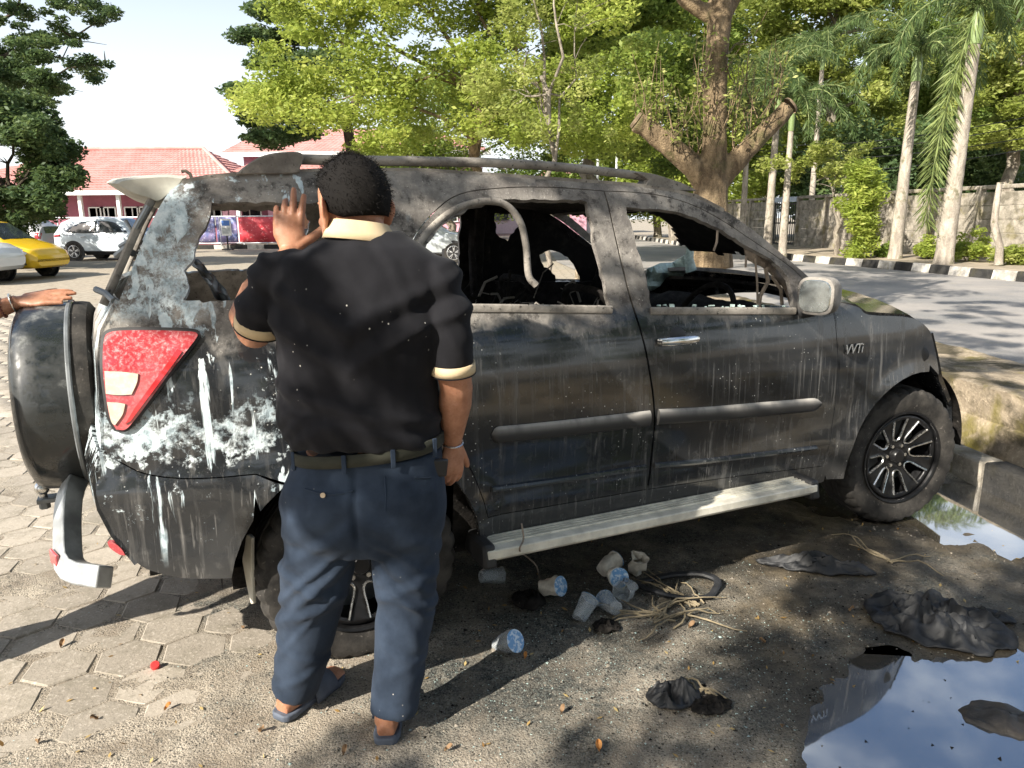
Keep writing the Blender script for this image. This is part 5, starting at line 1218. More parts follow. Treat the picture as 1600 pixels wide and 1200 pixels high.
# utility poles and wires
for u, lb, top in ((933, 'thin pale utility pole left of its twin beyond the trees', 215), (962, 'thin pale utility pole right of its twin beyond the trees', 205)):
    p = at_depth(u, 330, 45); root = empty('utility_pole', (p.x, p.y, 0)); tag(root, lb, 'pole'); m = MB(); m.tube([(0, 0, 0), (0, 0, at_depth(u, top, 45).z)], [.10, .07], 8); m.build('shaft', M_TUBE, root); m = MB(); m.box((0, 0, at_depth(u, top + 25, 45).z), (1.2, .08, .08)); m.build('cross_arm', M_TUBE, root)
for (v0, v1), wn in zip(((222, 168), (232, 182), (240, 205), (262, 222)), ('topmost thin overhead wire crossing before the dark undergrowth', 'thin overhead wire strung just under the topmost one', 'thin overhead wire strung just over the lowest one', 'lowest thin overhead wire crossing above the concrete wall')):
    a, b = at_depth(1150, v0, 36), at_depth(1760, v1 - 20, 20); m = MB(); m.tube([a.lerp(b, t) - Vector((0, 0, .55 * 4 * t * (1 - t))) for t in np.linspace(0, 1, 20)], .014, 5); o = m.build('overhead_wire', M_IRON, None)
    tag(o, wn, 'wire', 'overhead wires')
# tall shade trees standing to the left of and behind the photographer: their crowns throw the dappled light
def shade_tree(label, hub, h, spread, nclump, seed, dens):
    """crown centred on the sun ray through the ground point `hub`, at height h"""
    t = h / to_sun.z; c = Vector((hub[0], hub[1], 0)) + to_sun * t; base = Vector((c.x + 2.0, c.y - 4.5, 0)); g = random.Random(seed); cl = []
    for k in range(nclump):
        a = g.uniform(0, 6.28); r_ = math.sqrt(g.random()); cl.append((c.x - base.x + spread[0] * r_ * math.cos(a), c.y - base.y + spread[1] * r_ * math.sin(a), h + g.uniform(-.7, .7), .11 + .20 * g.random()))
    rel_ = [((cl[i][0], cl[i][1], cl[i][2]), .05) for i in range(0, nclump, max(1, nclump // 6))]
    return tree('shade_tree', label, base, (-1.3, 3.0, h - .8), .30, .18, rel_, cl, LF_MID, BARK, dens, .12, seed, .55)
shade_tree('tall shade tree whose open crown dapples the car', (2.05, 3.3), 4.6, (2.45, 3.3), 84, 301, 9000)
shade_tree('tall shade tree whose crown dapples the road and raised strip', (6.6, 9.6), 8.0, (3.4, 4.6), 150, 302, 12000)
# unseen trees added behind the photographer to block sky light from that side
def back_tree(label, x, y, h, rx, ry, n, seed, nleaf, z0=2.6):
    g = random.Random(seed); cl = [(g.gauss(0, rx * .5), g.gauss(0, ry * .5), g.uniform(z0, h), g.uniform(.35, .75)) for k in range(n)]
    tree('sky_block_tree', label, (x, y, 0), (.2, .1, h * .6), .26, .16, [((cl[i][0], cl[i][1], cl[i][2]), .08) for i in range(0, n, n // 8)], cl, LF_MID, BARK, nleaf, .24, seed, .65, group='trees added behind the photographer')
back_tree('leafy tree added straight behind the photographer to block sky light', -.5, -10.5, 9.5, 5.5, 3.0, 80, 401, 20000, 1.4)
back_tree('leafy tree added behind the photographer towards the road to block sky light', 6.5, -9.0, 9.5, 5.5, 3.0, 80, 402, 20000, 1.2)
back_tree('leafy tree added at the near end of the road to block sky light', 12.5, -4.0, 9.0, 4.0, 4.0, 70, 403, 18000, 1.2)
back_tree('low overhanging tree added to block sky light, its crown spread above the photographer', 2.2, -3.6, 8.2, 6.0, 3.0, 80, 404, 22000, 6.0)
# ------------------------------------------------------------------ people
def m_skin(t):
    o = t.obj(); n = t.noise(o, 22, 5, .6); f = t.noise(o, 160, 3)
    c = t.mix(t.ramp(n, .3, .7), (.30, .135, .075), (.43, .21, .125)); c = t.mix(t.ramp(f, .55, .8, 0, .5), c, (.22, .085, .05)); c = t.mix(t.ramp(t.noise(o, 60, 4, .6), .50, .75, 0, .45), c, (.52, .27, .19))
    return t.bsdf(color=c, rough=.48, sss=.08, spec=.4, normal=t.bump(f, .12, .002))
M_SKIN = material('tanned_skin', m_skin)
def m_cloth(name, a, b, spots=False, sc=1.0):
    def fn(t):
        o = t.obj(); n = t.noise(o, 7, 5, .6); w = t.noise(o, 380, 2); c = t.mix(t.ramp(n, .3, .7), a, b)
        if spots:
            s = t.m('MULTIPLY', t.ramp(t.vor(t.map(o, (1, 1, .8)), 42, 'F1', 0), .11, .06), t.ramp(t.noise(o, 4.5, 3), .57, .64)); c = t.mix(s, c, (.50, .48, .44))
        return t.bsdf(color=c, rough=.9, sheen=.04, spec=.2, normal=t.bump(w, .22, .002))
    return material(name, fn)
M_SHIRT = m_cloth('black_cotton', (.006, .006, .008), (.012, .012, .015), True)
M_TROUS = m_cloth('navy_twill', (.013, .021, .036), (.030, .044, .070), True)
M_CREAMC = m_cloth('cream_knit', (.52, .40, .24), (.62, .50, .33)); M_BELT = m_cloth('olive_webbing', (.022, .024, .018), (.045, .045, .034))
M_SLIP = plain('slate_rubber', (.075, .09, .12), .7, 0, .2, 30); M_HAIR = plain('black_hair', (.009, .008, .0075), .8, 0, .2, 60, .1, spec=.10)
M_GREYC = m_cloth('grey_cotton', (.10, .10, .11), (.15, .15, .16)); M_BROWN = m_cloth('brown_cotton', (.10, .06, .04), (.15, .09, .06))
def oval(c, a, b, n=28, rot=0.0, e=2.3, tilt=None):
    """flat ring round c, half width a, half depth b"""
    out = []; c = Vector(c)
    for j in range(n):
        t = 2 * math.pi * j / n; ct, st = math.cos(t), math.sin(t)
        x = a * math.copysign(abs(ct) ** (2 / e), ct); y = b * math.copysign(abs(st) ** (2 / e), st)
        z = tilt[0] * x + tilt[1] * y if tilt else 0
        out.append(c + Vector((x * math.cos(rot) - y * math.sin(rot), x * math.sin(rot) + y * math.cos(rot), z)))
    return out
def loft(mb, rings):
    n = len(rings[0]); vs = [p for r in rings for p in r]; mb.add(vs, rings_faces(n, len(rings)))
def hand(mb, Wp, fwd, back, side, curl, spread=.10, S_=1.0, thumb_out=.8, lift=None):
    """Wp wrist, fwd finger direction, back = normal of the back of the hand, side = +1/-1 which way the thumb lies"""
    f = Vector(fwd).normalized(); b = Vector(back); b = (b - f * b.dot(f)).normalized(); l = f.cross(b) * side; Wp = Vector(Wp)
    mb.tube([Wp - f * .02, Wp + f * .012, Wp + f * .045 * S_, Wp + f * .080 * S_, Wp + f * .098 * S_], [(.019, .026), (.018, .028), (.016, .040 * S_), (.014, .041 * S_), (.010, .036 * S_)], 16, True, up=b)
    offs = (.030, .010, -.010, -.029); lens = (.072, .081, .075, .058)
    for i in range(4):
        p = Wp + f * (.090 - .006 * abs(i - 1.3)) * S_ + l * offs[i] * S_; d = (f + l * (offs[i] / .03) * spread).normalized(); ax = l; c = curl[i]; pts = [p - f * .012, p]; rs = [.0100 * S_, .0098 * S_]
        if lift and lift[0] == i: d = Matrix.Rotation(lift[1] * -side, 3, ax) @ d
        for k, fr in enumerate((.44, .31, .25)):
            d = Matrix.Rotation(-c[k] * side, 3, ax) @ d
            if (d - (d.dot(b)) * b).length < 0: pass
            p = p + d * lens[i] * fr * S_; pts.append(p.copy()); rs.append((.0094, .0086, .0066)[k] * S_ * (.9 if i == 3 else 1))
        mb.tube(pts, rs, 10)
    p = Wp + f * .022 * S_ + l * .026 * S_ - b * .004; d = (f * .62 + l * thumb_out - b * .22).normalized(); pts = [p - d * .012, p]; rs = [.015 * S_, .0155 * S_]
    for k, L_ in enumerate((.036, .030, .024)):
        p = p + d * L_ * S_; d = (d + f * .18).normalized(); pts.append(p.copy()); rs.append((.0125, .0112, .0082)[k] * S_)
    mb.tube(pts, rs, 10)
def head(mb, c, yaw, S_=1.0, pitch=0.0):
    """face looks along +Y turned by yaw"""
    M = Matrix.Translation(c) @ Matrix.Rotation(yaw, 4, 'Z') @ Matrix.Rotation(pitch, 4, 'X') @ Matrix.Scale(S_, 4)
    rg = []
    for z, y, a, b in ((-.118, .050, .030, .028), (-.108, .045, .048, .050), (-.085, .030, .060, .072), (-.055, .018, .069, .084), (-.02, .008, .074, .092), (.02, .000, .077, .097), (.055, -.003, .077, .098), (.085, -.004, .069, .088), (.108, -.004, .050, .064), (.121, -.003, .022, .028)):
        rg.append([M @ p for p in oval((0, y, z), a, b, 24, 0, 2.15)])
    loft(mb, rg)
    E_ = lambda x, y, z, rx, ry, rz, Mx=None: mb.ell(M @ Vector((x, y, z)), (rx * S_, ry * S_, rz * S_), 14, 9, (M.to_3x3().normalized() @ Mx) if Mx else M.to_3x3().normalized())
    mb.tube([M @ Vector((0, .098, .022)), M @ Vector((0, .112, -.005)), M @ Vector((0, .122, -.030)), M @ Vector((0, .104, -.038))], [.009 * S_, .012 * S_, .016 * S_, .011 * S_], 10)
    for s in (-1, 1):
        E_(s * .016, .104, -.032, .010, .010, .009); E_(s * .031, .084, .030, .022, .012, .008); E_(s * .040, .066, -.020, .024, .020, .018)
        E_(s * .086, -.012, -.008, .008, .024, .036, Matrix.Rotation(s * .55, 3, 'Z')); E_(s * .095, -.022, .004, .006, .017, .028, Matrix.Rotation(s * .7, 3, 'Z')); E_(s * .082, .000, -.040, .008, .011, .012)
    E_(0, .094, -.062, .026, .014, .007); E_(0, .092, -.073, .023, .013, .007); E_(0, .074, -.102, .024, .018, .014)
    return M
def hair(parent, M, S_, seed=3, low=-.065):
    m = MB(); rows = []; n = 40
    for i in range(15):
        t = i / 14; ph = math.pi * (.015 + .62 * t)
        row = []
        for j in range(n):
            a = 2 * math.pi * j / n; cy = math.sin(a)        # +1 front, -1 back
            phm = math.pi * (.02 + (.64 - .06 * smoothstep(-.6, -.1, cy) - .20 * smoothstep(-.15, .10, cy) - .08 * smoothstep(.3, .8, cy)) * t)
            x = .0835 * math.sin(phm) * math.cos(a); y = .1050 * math.sin(phm) * math.sin(a) - .004; z = .030 + .103 * math.cos(phm)
            k = 1 + .035 * fbm((x * 40, y * 40, z * 40), 1, 3); row.append(M @ Vector((x * k, y * k, .02 + (z - .02) * k)))
        rows.append(row + [row[0]])
    m.grid(rows); cap = m.build('hair', M_HAIR, parent, 80, fixn=True); s = cap.modifiers.new('t', 'SOLIDIFY'); s.thickness = .006; s.offset = 1
    g = np.random.default_rng(seed); pts = np.array([p[:] for r in rows[:-1] for p in r[:-1]]); cen = np.array((M @ Vector((0, 0, .02)))[:]); idx = g.integers(0, len(pts), 5200)
    P = pts[idx] + g.normal(size=(5200, 3)) * .005; nr = P - cen; nr /= np.linalg.norm(nr, axis=1, keepdims=True); up = nr * .55 + g.normal(size=(5200, 3)) * .22 + np.array([0, 0, -.25]); up /= np.linalg.norm(up, axis=1, keepdims=True)
    b = np.cross(up, g.normal(size=(5200, 3))); b /= np.linalg.norm(b, axis=1, keepdims=True); L_ = g.uniform(.006, .013, (5200, 1)); P = P + nr * .004
    V_ = np.stack([P - b * .0009, P + b * .0009, P + up * L_], 1).reshape(-1, 3); o = np_mesh('hair_strands', V_, np.arange(len(V_)).reshape(-1, 3), M_HAIR, cap); tag(o, kind='stuff')
# ---- the man with his back to us
MX, MY = -.545, 1.965
man = empty('person', (MX, MY, 0)); tag(man, 'man in black polo shirt and navy trousers peering at the burnt car, left hand raised', 'person')
def pj(u, v, Y=1.98): p = at_depth(u, v, Y); return Vector((p.x - MX, p.y - MY, p.z))
def ring(ul, ur, v, b, Y=1.98, dv=0, n=28, e=2.3, rot=0.0):
    a, c = pj(ul, v, Y), pj(ur, v, Y); return oval((a + c) / 2, (c.x - a.x) / 2, b, n, rot, e)
torso = [ring(520, 628, 362, .055, 2.0), ring(498, 640, 374, .072, 1.99), ring(468, 662, 386, .086), ring(434, 686, 402, .097), ring(416, 700, 428, .112), ring(422, 696, 462, .128), ring(432, 690, 505, .148), ring(438, 682, 560, .155, 1.99), ring(437, 684, 610, .165, 2.0), ring(438, 688, 645, .170, 2.0), ring(446, 690, 668, .168, 2.0), ring(456, 690, 684, .160, 2.0)]
armL = [pj(428, 425, 1.97), pj(416, 455, 1.97), pj(410, 482, 1.98), pj(406, 504, 1.995)]
elbL, wrL = pj(398, 520, 2.03), pj(452, 396, 2.27)
armR = [pj(683, 430, 1.97), pj(697, 480, 1.96), pj(705, 530, 1.96), pj(707, 572, 1.97)]
elbR, wrR = pj(713, 606, 1.99), pj(706, 692, 2.04)
mb = MB(); loft(mb, torso)
mb.tube([pj(470, 420, 1.985)] + armL, [.060, .062, .061, .060, .062], 18, True); mb.tube([pj(650, 425, 1.985)] + armR, [.060, .062, .061, .059, .058], 18, True)
me = remeshed(mb, .0075, 6)
spineX = pj(560, 500).x
def shirt_fold(x, y, z):
    w = mnoise.noise((x * 3, y * 3, z * 3)); d = .0075 * mnoise.noise((x * 5, y * 4, z * 10 + w)) + .006 * mnoise.noise((x * 11 + w * 2, y * 9, z * 15 + (x - spineX) * 22))
    low = smoothstep(1.10, .90, z); d += low * .014 * mnoise.noise((x * 2.2, y * 2, z * 26 + 9 * (x - spineX) ** 2 * 8))
    # drag folds from the shoulder blades to the armpits and across the small of the back
    u = (z - 1.22) - .55 * abs(x - spineX); d += .010 * math.exp(-((u + .03 * w) / .022) ** 2) - .007 * math.exp(-((u + .045 + .03 * w) / .018) ** 2) + .009 * math.exp(-((u + .10 + .04 * w) / .02) ** 2)
    d += .007 * math.exp(-((z - 1.02 + .25 * (x - spineX)) / .016) ** 2) - .006 * math.exp(-((z - .985 + .25 * (x - spineX)) / .014) ** 2)
    return d
shirt = link_mesh('polo_shirt', displaced(me, shirt_fold), M_SHIRT, man)
# collar, sleeve bands, yoke piping
def band(path_ring, h, r, mat, name, par):
    m = MB(); n = len(path_ring); rows = [[Vector(p) for p in path_ring] + [Vector(path_ring[0])], [Vector(p) + h for p in path_ring] + [Vector(path_ring[0]) + h]]; m.grid(rows); o = m.build(name, mat, par, 60); s = o.modifiers.new('t', 'SOLIDIFY'); s.thickness = r; s.offset = 0; return o
cb = pj(566, 374, 1.995); m = MB(); rows = []
for k, (dz, a, b) in enumerate(((-.006, .102, .086), (.014, .093, .081), (.034, .080, .073), (.044, .074, .069), (.040, .072, .066), (.022, .072, .065))):
    r_ = oval(cb + Vector((-.004, .006, dz)), a, b, 36, 0, 2.2, (-.10, -.10)); rows.append(r_ + [r_[0]])
m.grid(rows); o = m.build('collar', M_CREAMC, shirt, 60); s = o.modifiers.new('t', 'SOLIDIFY'); s.thickness = .004
for (a, b, r0) in ((armL[-2], armL[-1], .0665), (armR[-2], armR[-1], .0630)):
    d = (b - a).normalized(); m = MB(); m.tube([b - d * .012, b + d * .002, b + d * .016], [r0 * .985, r0, r0], 28, False, up=(1, 0, 0)); o = m.build('sleeve_band', M_CREAMC, shirt); s = o.modifiers.new('t', 'SOLIDIFY'); s.thickness = .005
    m = MB(); m.tube([b + d * .0165, b + d * .020], [r0 + .001, r0 + .001], 28, False, up=(1, 0, 0)); o = m.build('sleeve_stripe', M_SHIRT, shirt); s = o.modifiers.new('t', 'SOLIDIFY'); s.thickness = .004
# trousers
pel = [ring(463, 692, 698, .140, 2.0), ring(458, 694, 716, .146, 2.0), ring(444, 698, 752, .158, 1.99), ring(439, 699, 790, .160, 1.99), ring(442, 698, 825, .145, 1.99), ring(455, 690, 850, .115, 1.99)]
_h1, _h2 = ground_at(441, 1128), ground_at(606, 1166)
kneeL, kneeR = pj(487, 945, 2.02), pj(634, 945, 1.97); ankL = Vector((_h1.x - MX + .028, _h1.y - MY + .055, .072)); ankR = Vector((_h2.x - MX + .012, _h2.y - MY + .058, .076))
mb = MB(); loft(mb, pel)
mb.tube([pj(512, 790, 1.99), pj(505, 845, 1.99), pj(497, 895, 2.0), kneeL, kneeL.lerp(ankL, .40), kneeL.lerp(ankL, .75), ankL], [(.112, .118), (.113, .112), (.106, .104), (.094, .093), (.084, .085), (.075, .076), (.072, .073)], 22, True, up=(0, 1, 0))
mb.tube([pj(628, 790, 1.99), pj(632, 845, 1.99), pj(634, 895, 1.98), kneeR, kneeR.lerp(ankR, .40), kneeR.lerp(ankR, .75), ankR], [(.112, .116), (.111, .107), (.101, .097), (.089, .087), (.081, .079), (.074, .073), (.070, .070)], 22, True, up=(0, 1, 0))
me = remeshed(mb, .0075, 6)
cr = pj(575, 858)
def trouser_fold(x, y, z):
    s = 1 if x > cr.x else -1; w = mnoise.noise((x * 4 + s * 3, y * 4, z * 3)); k = smoothstep(.03, .12, z)
    d = .003 * mnoise.noise((x * 11, y * 11, z * 15)) + k * .0095 * mnoise.noise((x * 4 + s * 7, y * 4, z * 9 + s * (x - cr.x) * 14 + w * 1.5))
    for (zz, sl, am, wd) in ((.715, .75, .014, .022), (.66, .9, .010, .014), (.615, .95, .013, .020), (.56, 1.1, .009, .013), (.50, .55, .011, .018), (.455, .3, .008, .012), (.41, -.45, .009, .016), (.30, .5, .005, .012), (.17, -.4, .006, .014), (.12, .3, .006, .012)):
        u = z - zz - s * .02 + sl * abs(x - cr.x) + .030 * w; f = .5 + .5 * mnoise.noise((x * 7 + zz * 31, y * 5, s * 5.0)); d += f * (am * math.exp(-(u / wd) ** 2) - .6 * am * math.exp(-((u - 1.8 * wd) / wd) ** 2)) * smoothstep(.0, .06, abs(x - cr.x))
    d -= .012 * math.exp(-((x - cr.x) / .010) ** 2) * smoothstep(.60, .70, z) * smoothstep(.90, .80, z)
    return d
trous = link_mesh('trousers', displaced(me, trouser_fold), M_TROUS, man)
m = MB(); r1, r2 = ring(461, 693, 702, .150, 2.0, n=48), ring(460, 694, 686, .150, 2.0, n=48)
band([p + Vector((0, 0, .020 * (p.x - cr.x) / .2 - .002)) for p in r1], Vector((0, 0, .034)), .006, M_BELT, 'belt', trous)
for k, u in enumerate((470, 556, 627, 684)):
    p = pj(u, 694, 2.0); a = (p.x - (pj(577, 694, 2.0)).x) / .215; a = max(-.98, min(.98, a)); yb = -.156 * (1 - abs(a) ** 2.3) ** (1 / 2.3); q = Vector((p.x, pj(577, 694, 2.0).y + yb, p.z - .004 + .02 * (p.x - cr.x) / .2))
    m = MB(); m.box(q + Vector((0, 0, -.002)), (.013, .006, .052), Matrix.Rotation(a * .6, 3, 'Z')); m.build('belt_loop', M_TROUS, trous, bevel=.002)
def on_seat(u, v, off=.0):
    """point on the seat of the trousers under a pixel"""
    d = ray(u, v); best = None; o = CAMP - Vector((MX, MY, 0)); h, loc, nor, i = trous.ray_cast(o, d); return loc + nor * off if h else pj(u, v, 1.83)
pk = [on_seat(u, v, .0015) for u, v in ((477, 764), (495, 770), (515, 773), (535, 771), (551, 767))]
m = MB(); m.tube(pk, .003, 6); m.build('pocket_welt', M_TROUS, trous)
q = on_seat(506, 774, .004); m = MB(); m.tube([q, q + Vector((0, -.004, .001))], .007, 12); m.build('pocket_button', plain('bone_button', (.55, .42, .28), .4), trous)
pk = [on_seat(u, v, .0015) for u, v in ((648, 746), (668, 747), (690, 742))]; m = MB(); m.tube(pk, .003, 6); m.build('pocket_welt', M_TROUS, trous)
pk = [on_seat(u, v, .001) for u, v in ((596, 716), (601, 745), (603, 775), (602, 798))]; m = MB(); m.tube(pk, .002, 5); m.build('back_seam', M_TROUS, trous)
q = on_seat(684, 731, .004); m = MB(); m.box(q, (.050, .014, .052), Matrix.Rotation(.5, 3, 'Z') @ Matrix.Rotation(.15, 3, 'Y')); o = m.build('wallet', plain('black_leather', (.015, .014, .014), .45), None, bevel=.006); o.location = (MX, MY, 0); tag(o, 'black leather wallet sticking out of the trouser back pocket', 'wallet')
# body under the clothes: one skin from head to feet
mb = MB(); hc = pj(552, 330, 2.035); HY = R(42); Mh = head(mb, hc, HY, 1.06, R(-6))
mb.tube([pj(566, 405, 1.99), pj(565, 375, 2.0), pj(560, 345, 2.015), hc + Vector((0, 0, -.03))], [(.080, .070), (.070, .066), (.066, .066), (.055, .060)], 18)
def thin(rg, k): 
    out = []
    for r_ in rg:
        c = sum(r_, Vector()) / len(r_); out.append([c + (p - c) * k for p in r_])
    return out
loft(mb, thin(torso[2:], .77)); loft(mb, thin(pel[:-1], .84))
mb.tube(armL[:1] + armL[1:] + [elbL, elbL + Vector((.004, .03, -.004))], [.046, .048, .048, .048, .047, .036], 16)
mb.tube([elbL, pj(386, 494, 2.07), pj(398, 456, 2.15), wrL], [.048, .050, .042, .028], 16)
mb.tube(armR[:1] + armR[1:] + [elbR, elbR.lerp(wrR, .28), elbR.lerp(wrR, .65), wrR], [.046, .048, .048, .048, .046, .047, .037, .027], 16)
hand(mb, wrL, pj(450, 290, 2.30) - wrL, (.10, -1, .05), 1, [(.05, .10, .1), (.04, .08, .08), (.25, .5, .4), (.30, .45, .35)], .12, 1.18, .95)
hand(mb, wrR, Vector((-.02, .03, -1)), (.55, -.75, 0), -1, [(.35, .45, .3), (.35, .5, .35), (.4, .55, .35), (.45, .55, .35)], .04, 1.0, .45)
for hip, kn, an, heel, toe in ((pj(512, 790, 1.99), kneeL, ankL, ground_at(441, 1128), ground_at(521, 1066)), (pj(628, 790, 1.99), kneeR, ankR, ground_at(604, 1166), ground_at(622, 1066))):
    heel = Vector((heel.x - MX, heel.y - MY, 0)); toe = Vector((toe.x - MX, toe.y - MY, 0)); d = (toe - heel).normalized(); h0 = heel + d * .035; toe = heel + d * .25
    mb.tube([hip, hip.lerp(kn, .5), kn, kn.lerp(an, .35), h0 + Vector((0, 0, .12)), h0 + Vector((0, 0, .06))], [.075, .066, .050, .048, .034, .038], 14)
    mb.tube([heel + Vector((0, 0, .045)), h0 + Vector((0, 0, .05)), heel.lerp(toe, .5) + Vector((0, 0, .052)), heel.lerp(toe, .75) + Vector((0, 0, .040)), toe + Vector((0, 0, .032))], [(.022, .026), (.032, .033), (.028, .037), (.020, .044), (.012, .036)], 14, True, up=(0, 0, 1))
    sl = empty('slipper', (0, 0, 0), 0, man); sd_v = Vector((d.y, -d.x, 0)); out = []
    for t, w in ((-.06, .022), (-.02, .034), (.08, .040), (.25, .038), (.45, .040), (.65, .050), (.82, .052), (.95, .042), (1.03, .022)): out.append((heel + d * .25 * t * 1.0, w))
    pol = [c + sd_v * w for c, w in out] + [c - sd_v * w for c, w in reversed(out)]
    m = MB(); m.prism([(p.x, p.y) for p in pol], .012, .034); m.build('sole', M_SLIP, sl, bevel=.005)
    m = MB()
    for tt, hh in ((.50, .085), (.62, .076), (.70, .066)): pass
    a = heel + d * .15; rows = []
    for t, hh in ((.10, .088), (.135, .086), (.17, .078), (.195, .068)):
        c = heel + d * t; rows.append([c + sd_v * (.050 * math.cos(q)) + Vector((0, 0, .018 + hh * .72 * math.sin(q))) for q in np.linspace(0, math.pi, 13)])
    m.grid(rows); o = m.build('strap', M_SLIP, sl, 60); s = o.modifiers.new('t', 'SOLIDIFY'); s.thickness = .006; s.offset = 1
me = remeshed(mb, .0036, 5, .5); me.shade_smooth(); body = link_mesh('body', me, M_SKIN, man)
hair(man, Mh, 1.06)
m = MB(); d = (wrR - elbR).normalized(); N_ = d.orthogonal().normalized(); B_ = d.cross(N_); c = wrR - d * .004; m.tube([c + N_ * .0315 * math.cos(a) + B_ * .0315 * math.sin(a) for a in np.linspace(0, 2 * math.pi, 30)], .0026, 6); m.build('wrist_bracelet', M_CHROME, man)
# ---- standing people built from the same kit
def stander(name, label, loc, yaw, H, shirtm, pantm, arm_target=None, feet=None, voxel=.008, cap=None, hand_kw=None):
    root = empty(name, loc); tag(root, label, 'person'); c, s = math.cos(yaw), math.sin(yaw); k = H / 1.70
    X = lambda x, y, z: Vector((x * c - y * s, x * s + y * c, z)) * k          # local: +Y front, +X right
    def T(rows): return [oval(X(0, y, z), a * k, b * k, 24, yaw, 2.3) for z, y, a, b in rows]
    tor = T(((1.445, .0, .075, .06), (1.42, 0, .13, .085), (1.385, 0, .19, .105), (1.30, 0, .195, .12), (1.18, .0, .178, .125), (1.05, .0, .165, .122), (.95, 0, .165, .120), (.86, 0, .172, .125)))
    pl = T(((.93, 0, .160, .118), (.86, 0, .172, .125), (.80, -.005, .170, .125), (.75, 0, .15, .105)))
    feet = feet or [X(.11, 0, 0) / 1, X(-.11, 0, 0) / 1]
    sh = MB(); loft(sh, tor); pa = MB(); loft(pa, pl); sk = MB(); loft(sk, thin(tor, .9)); loft(sk, thin(pl, .88))
    for i, (sx, ft) in enumerate(((1, feet[0]), (-1, feet[1]))):
        hip = X(sx * .085, 0, .82); an = Vector((ft.x, ft.y, .09)); kn = hip.lerp(an, .52) + X(0, .03, 0); d = X(sx * .15, 1, 0).normalized()
        pa.tube([hip, hip.lerp(kn, .5), kn, kn.lerp(an, .5), an - Vector((0, 0, .03))], [.092, .088, .070, .066, .062], 16); sk.tube([hip, kn, an, an - Vector((0, 0, .05))], [.075, .052, .036, .038], 12)
        sk.tube([an - d * .045 - Vector((0, 0, .045)), an - Vector((0, 0, .04)), an + d * .09 - Vector((0, 0, .055)), an + d * .165 - Vector((0, 0, .068))], [(.02, .024), (.035, .034), (.026, .042), (.014, .034)], 12, True, up=(0, 0, 1))
        m = MB(); m.tube([an - d * .06 - Vector((0, 0, .075)), an + d * .06 - Vector((0, 0, .075)), an + d * .18 - Vector((0, 0, .075))], [(.014, .036), (.014, .042), (.013, .034)], 12, True, up=(0, 0, 1)); m.build('sandal', M_SLIP, root)
        shd = X(sx * .185, 0, 1.375)
        if arm_target and i == arm_target[0]: el, wr = arm_target[1], arm_target[2]
        else: el, wr = X(sx * .235, -.02, 1.10), X(sx * .245, .06, .86)
        sh.tube([X(sx * .12, 0, 1.38), shd, shd.lerp(el, .45), shd.lerp(el, .72)], [.06, .062, .058, .058], 14); sk.tube([shd, shd.lerp(el, .5), el, el.lerp(wr, .3), wr], [.05, .046, .041, .041, .027], 14)
        if arm_target and i == arm_target[0]: hand(sk, wr, *arm_target[3])
        else: hand(sk, wr, X(0, .15, -1), X(sx, -.1, 0), -sx if sx > 0 else 1, [(.3, .4, .3)] * 4, .04)
    hcn = X(0, .015, 1.585); Mx = head(sk, hcn, yaw, k); sk.tube([X(0, 0, 1.40), X(0, .005, 1.47), X(0, .012, 1.54)], [.062, .054, .052], 14)
    me = remeshed(sh, .011, 5); shirt_ = link_mesh('shirt', displaced(me, lambda x, y, z: .006 * mnoise.noise((x * 7, y * 7, z * 14))), shirtm, root)
    me = remeshed(pa, .011, 5); link_mesh('trousers', displaced(me, lambda x, y, z: .006 * mnoise.noise((x * 6, y * 6, z * 13))), pantm, root)
    me = remeshed(sk, voxel, 4); me.shade_smooth(); link_mesh('body', me, M_SKIN, root)
    if cap:
        m = MB(); rows = []
        for i in range(9):
            ph = math.pi * (.01 + .52 * i / 8); rr_ = [Mx @ Vector((.090 * math.sin(ph) * math.cos(a), .112 * math.sin(ph) * math.sin(a), .045 + .095 * math.cos(ph))) for a in np.linspace(0, 2 * math.pi, 25)]; rows.append(rr_)
        m.grid(rows); o = m.build('cap', cap, root, 60); o.modifiers.new('t', 'SOLIDIFY').thickness = .006
        m = MB(); m.grid([[Mx @ Vector((.085 * math.cos(a), .095 + r_ * math.sin(a), .035 - .15 * (r_ - .0))) for a in np.linspace(.15, math.pi - .15, 11)] for r_ in (.0, .05, .085)]); o = m.build('cap_peak', cap, root, 60); o.modifiers.new('t', 'SOLIDIFY').thickness = .005
    else: hair(root, Mx, k)
    return root
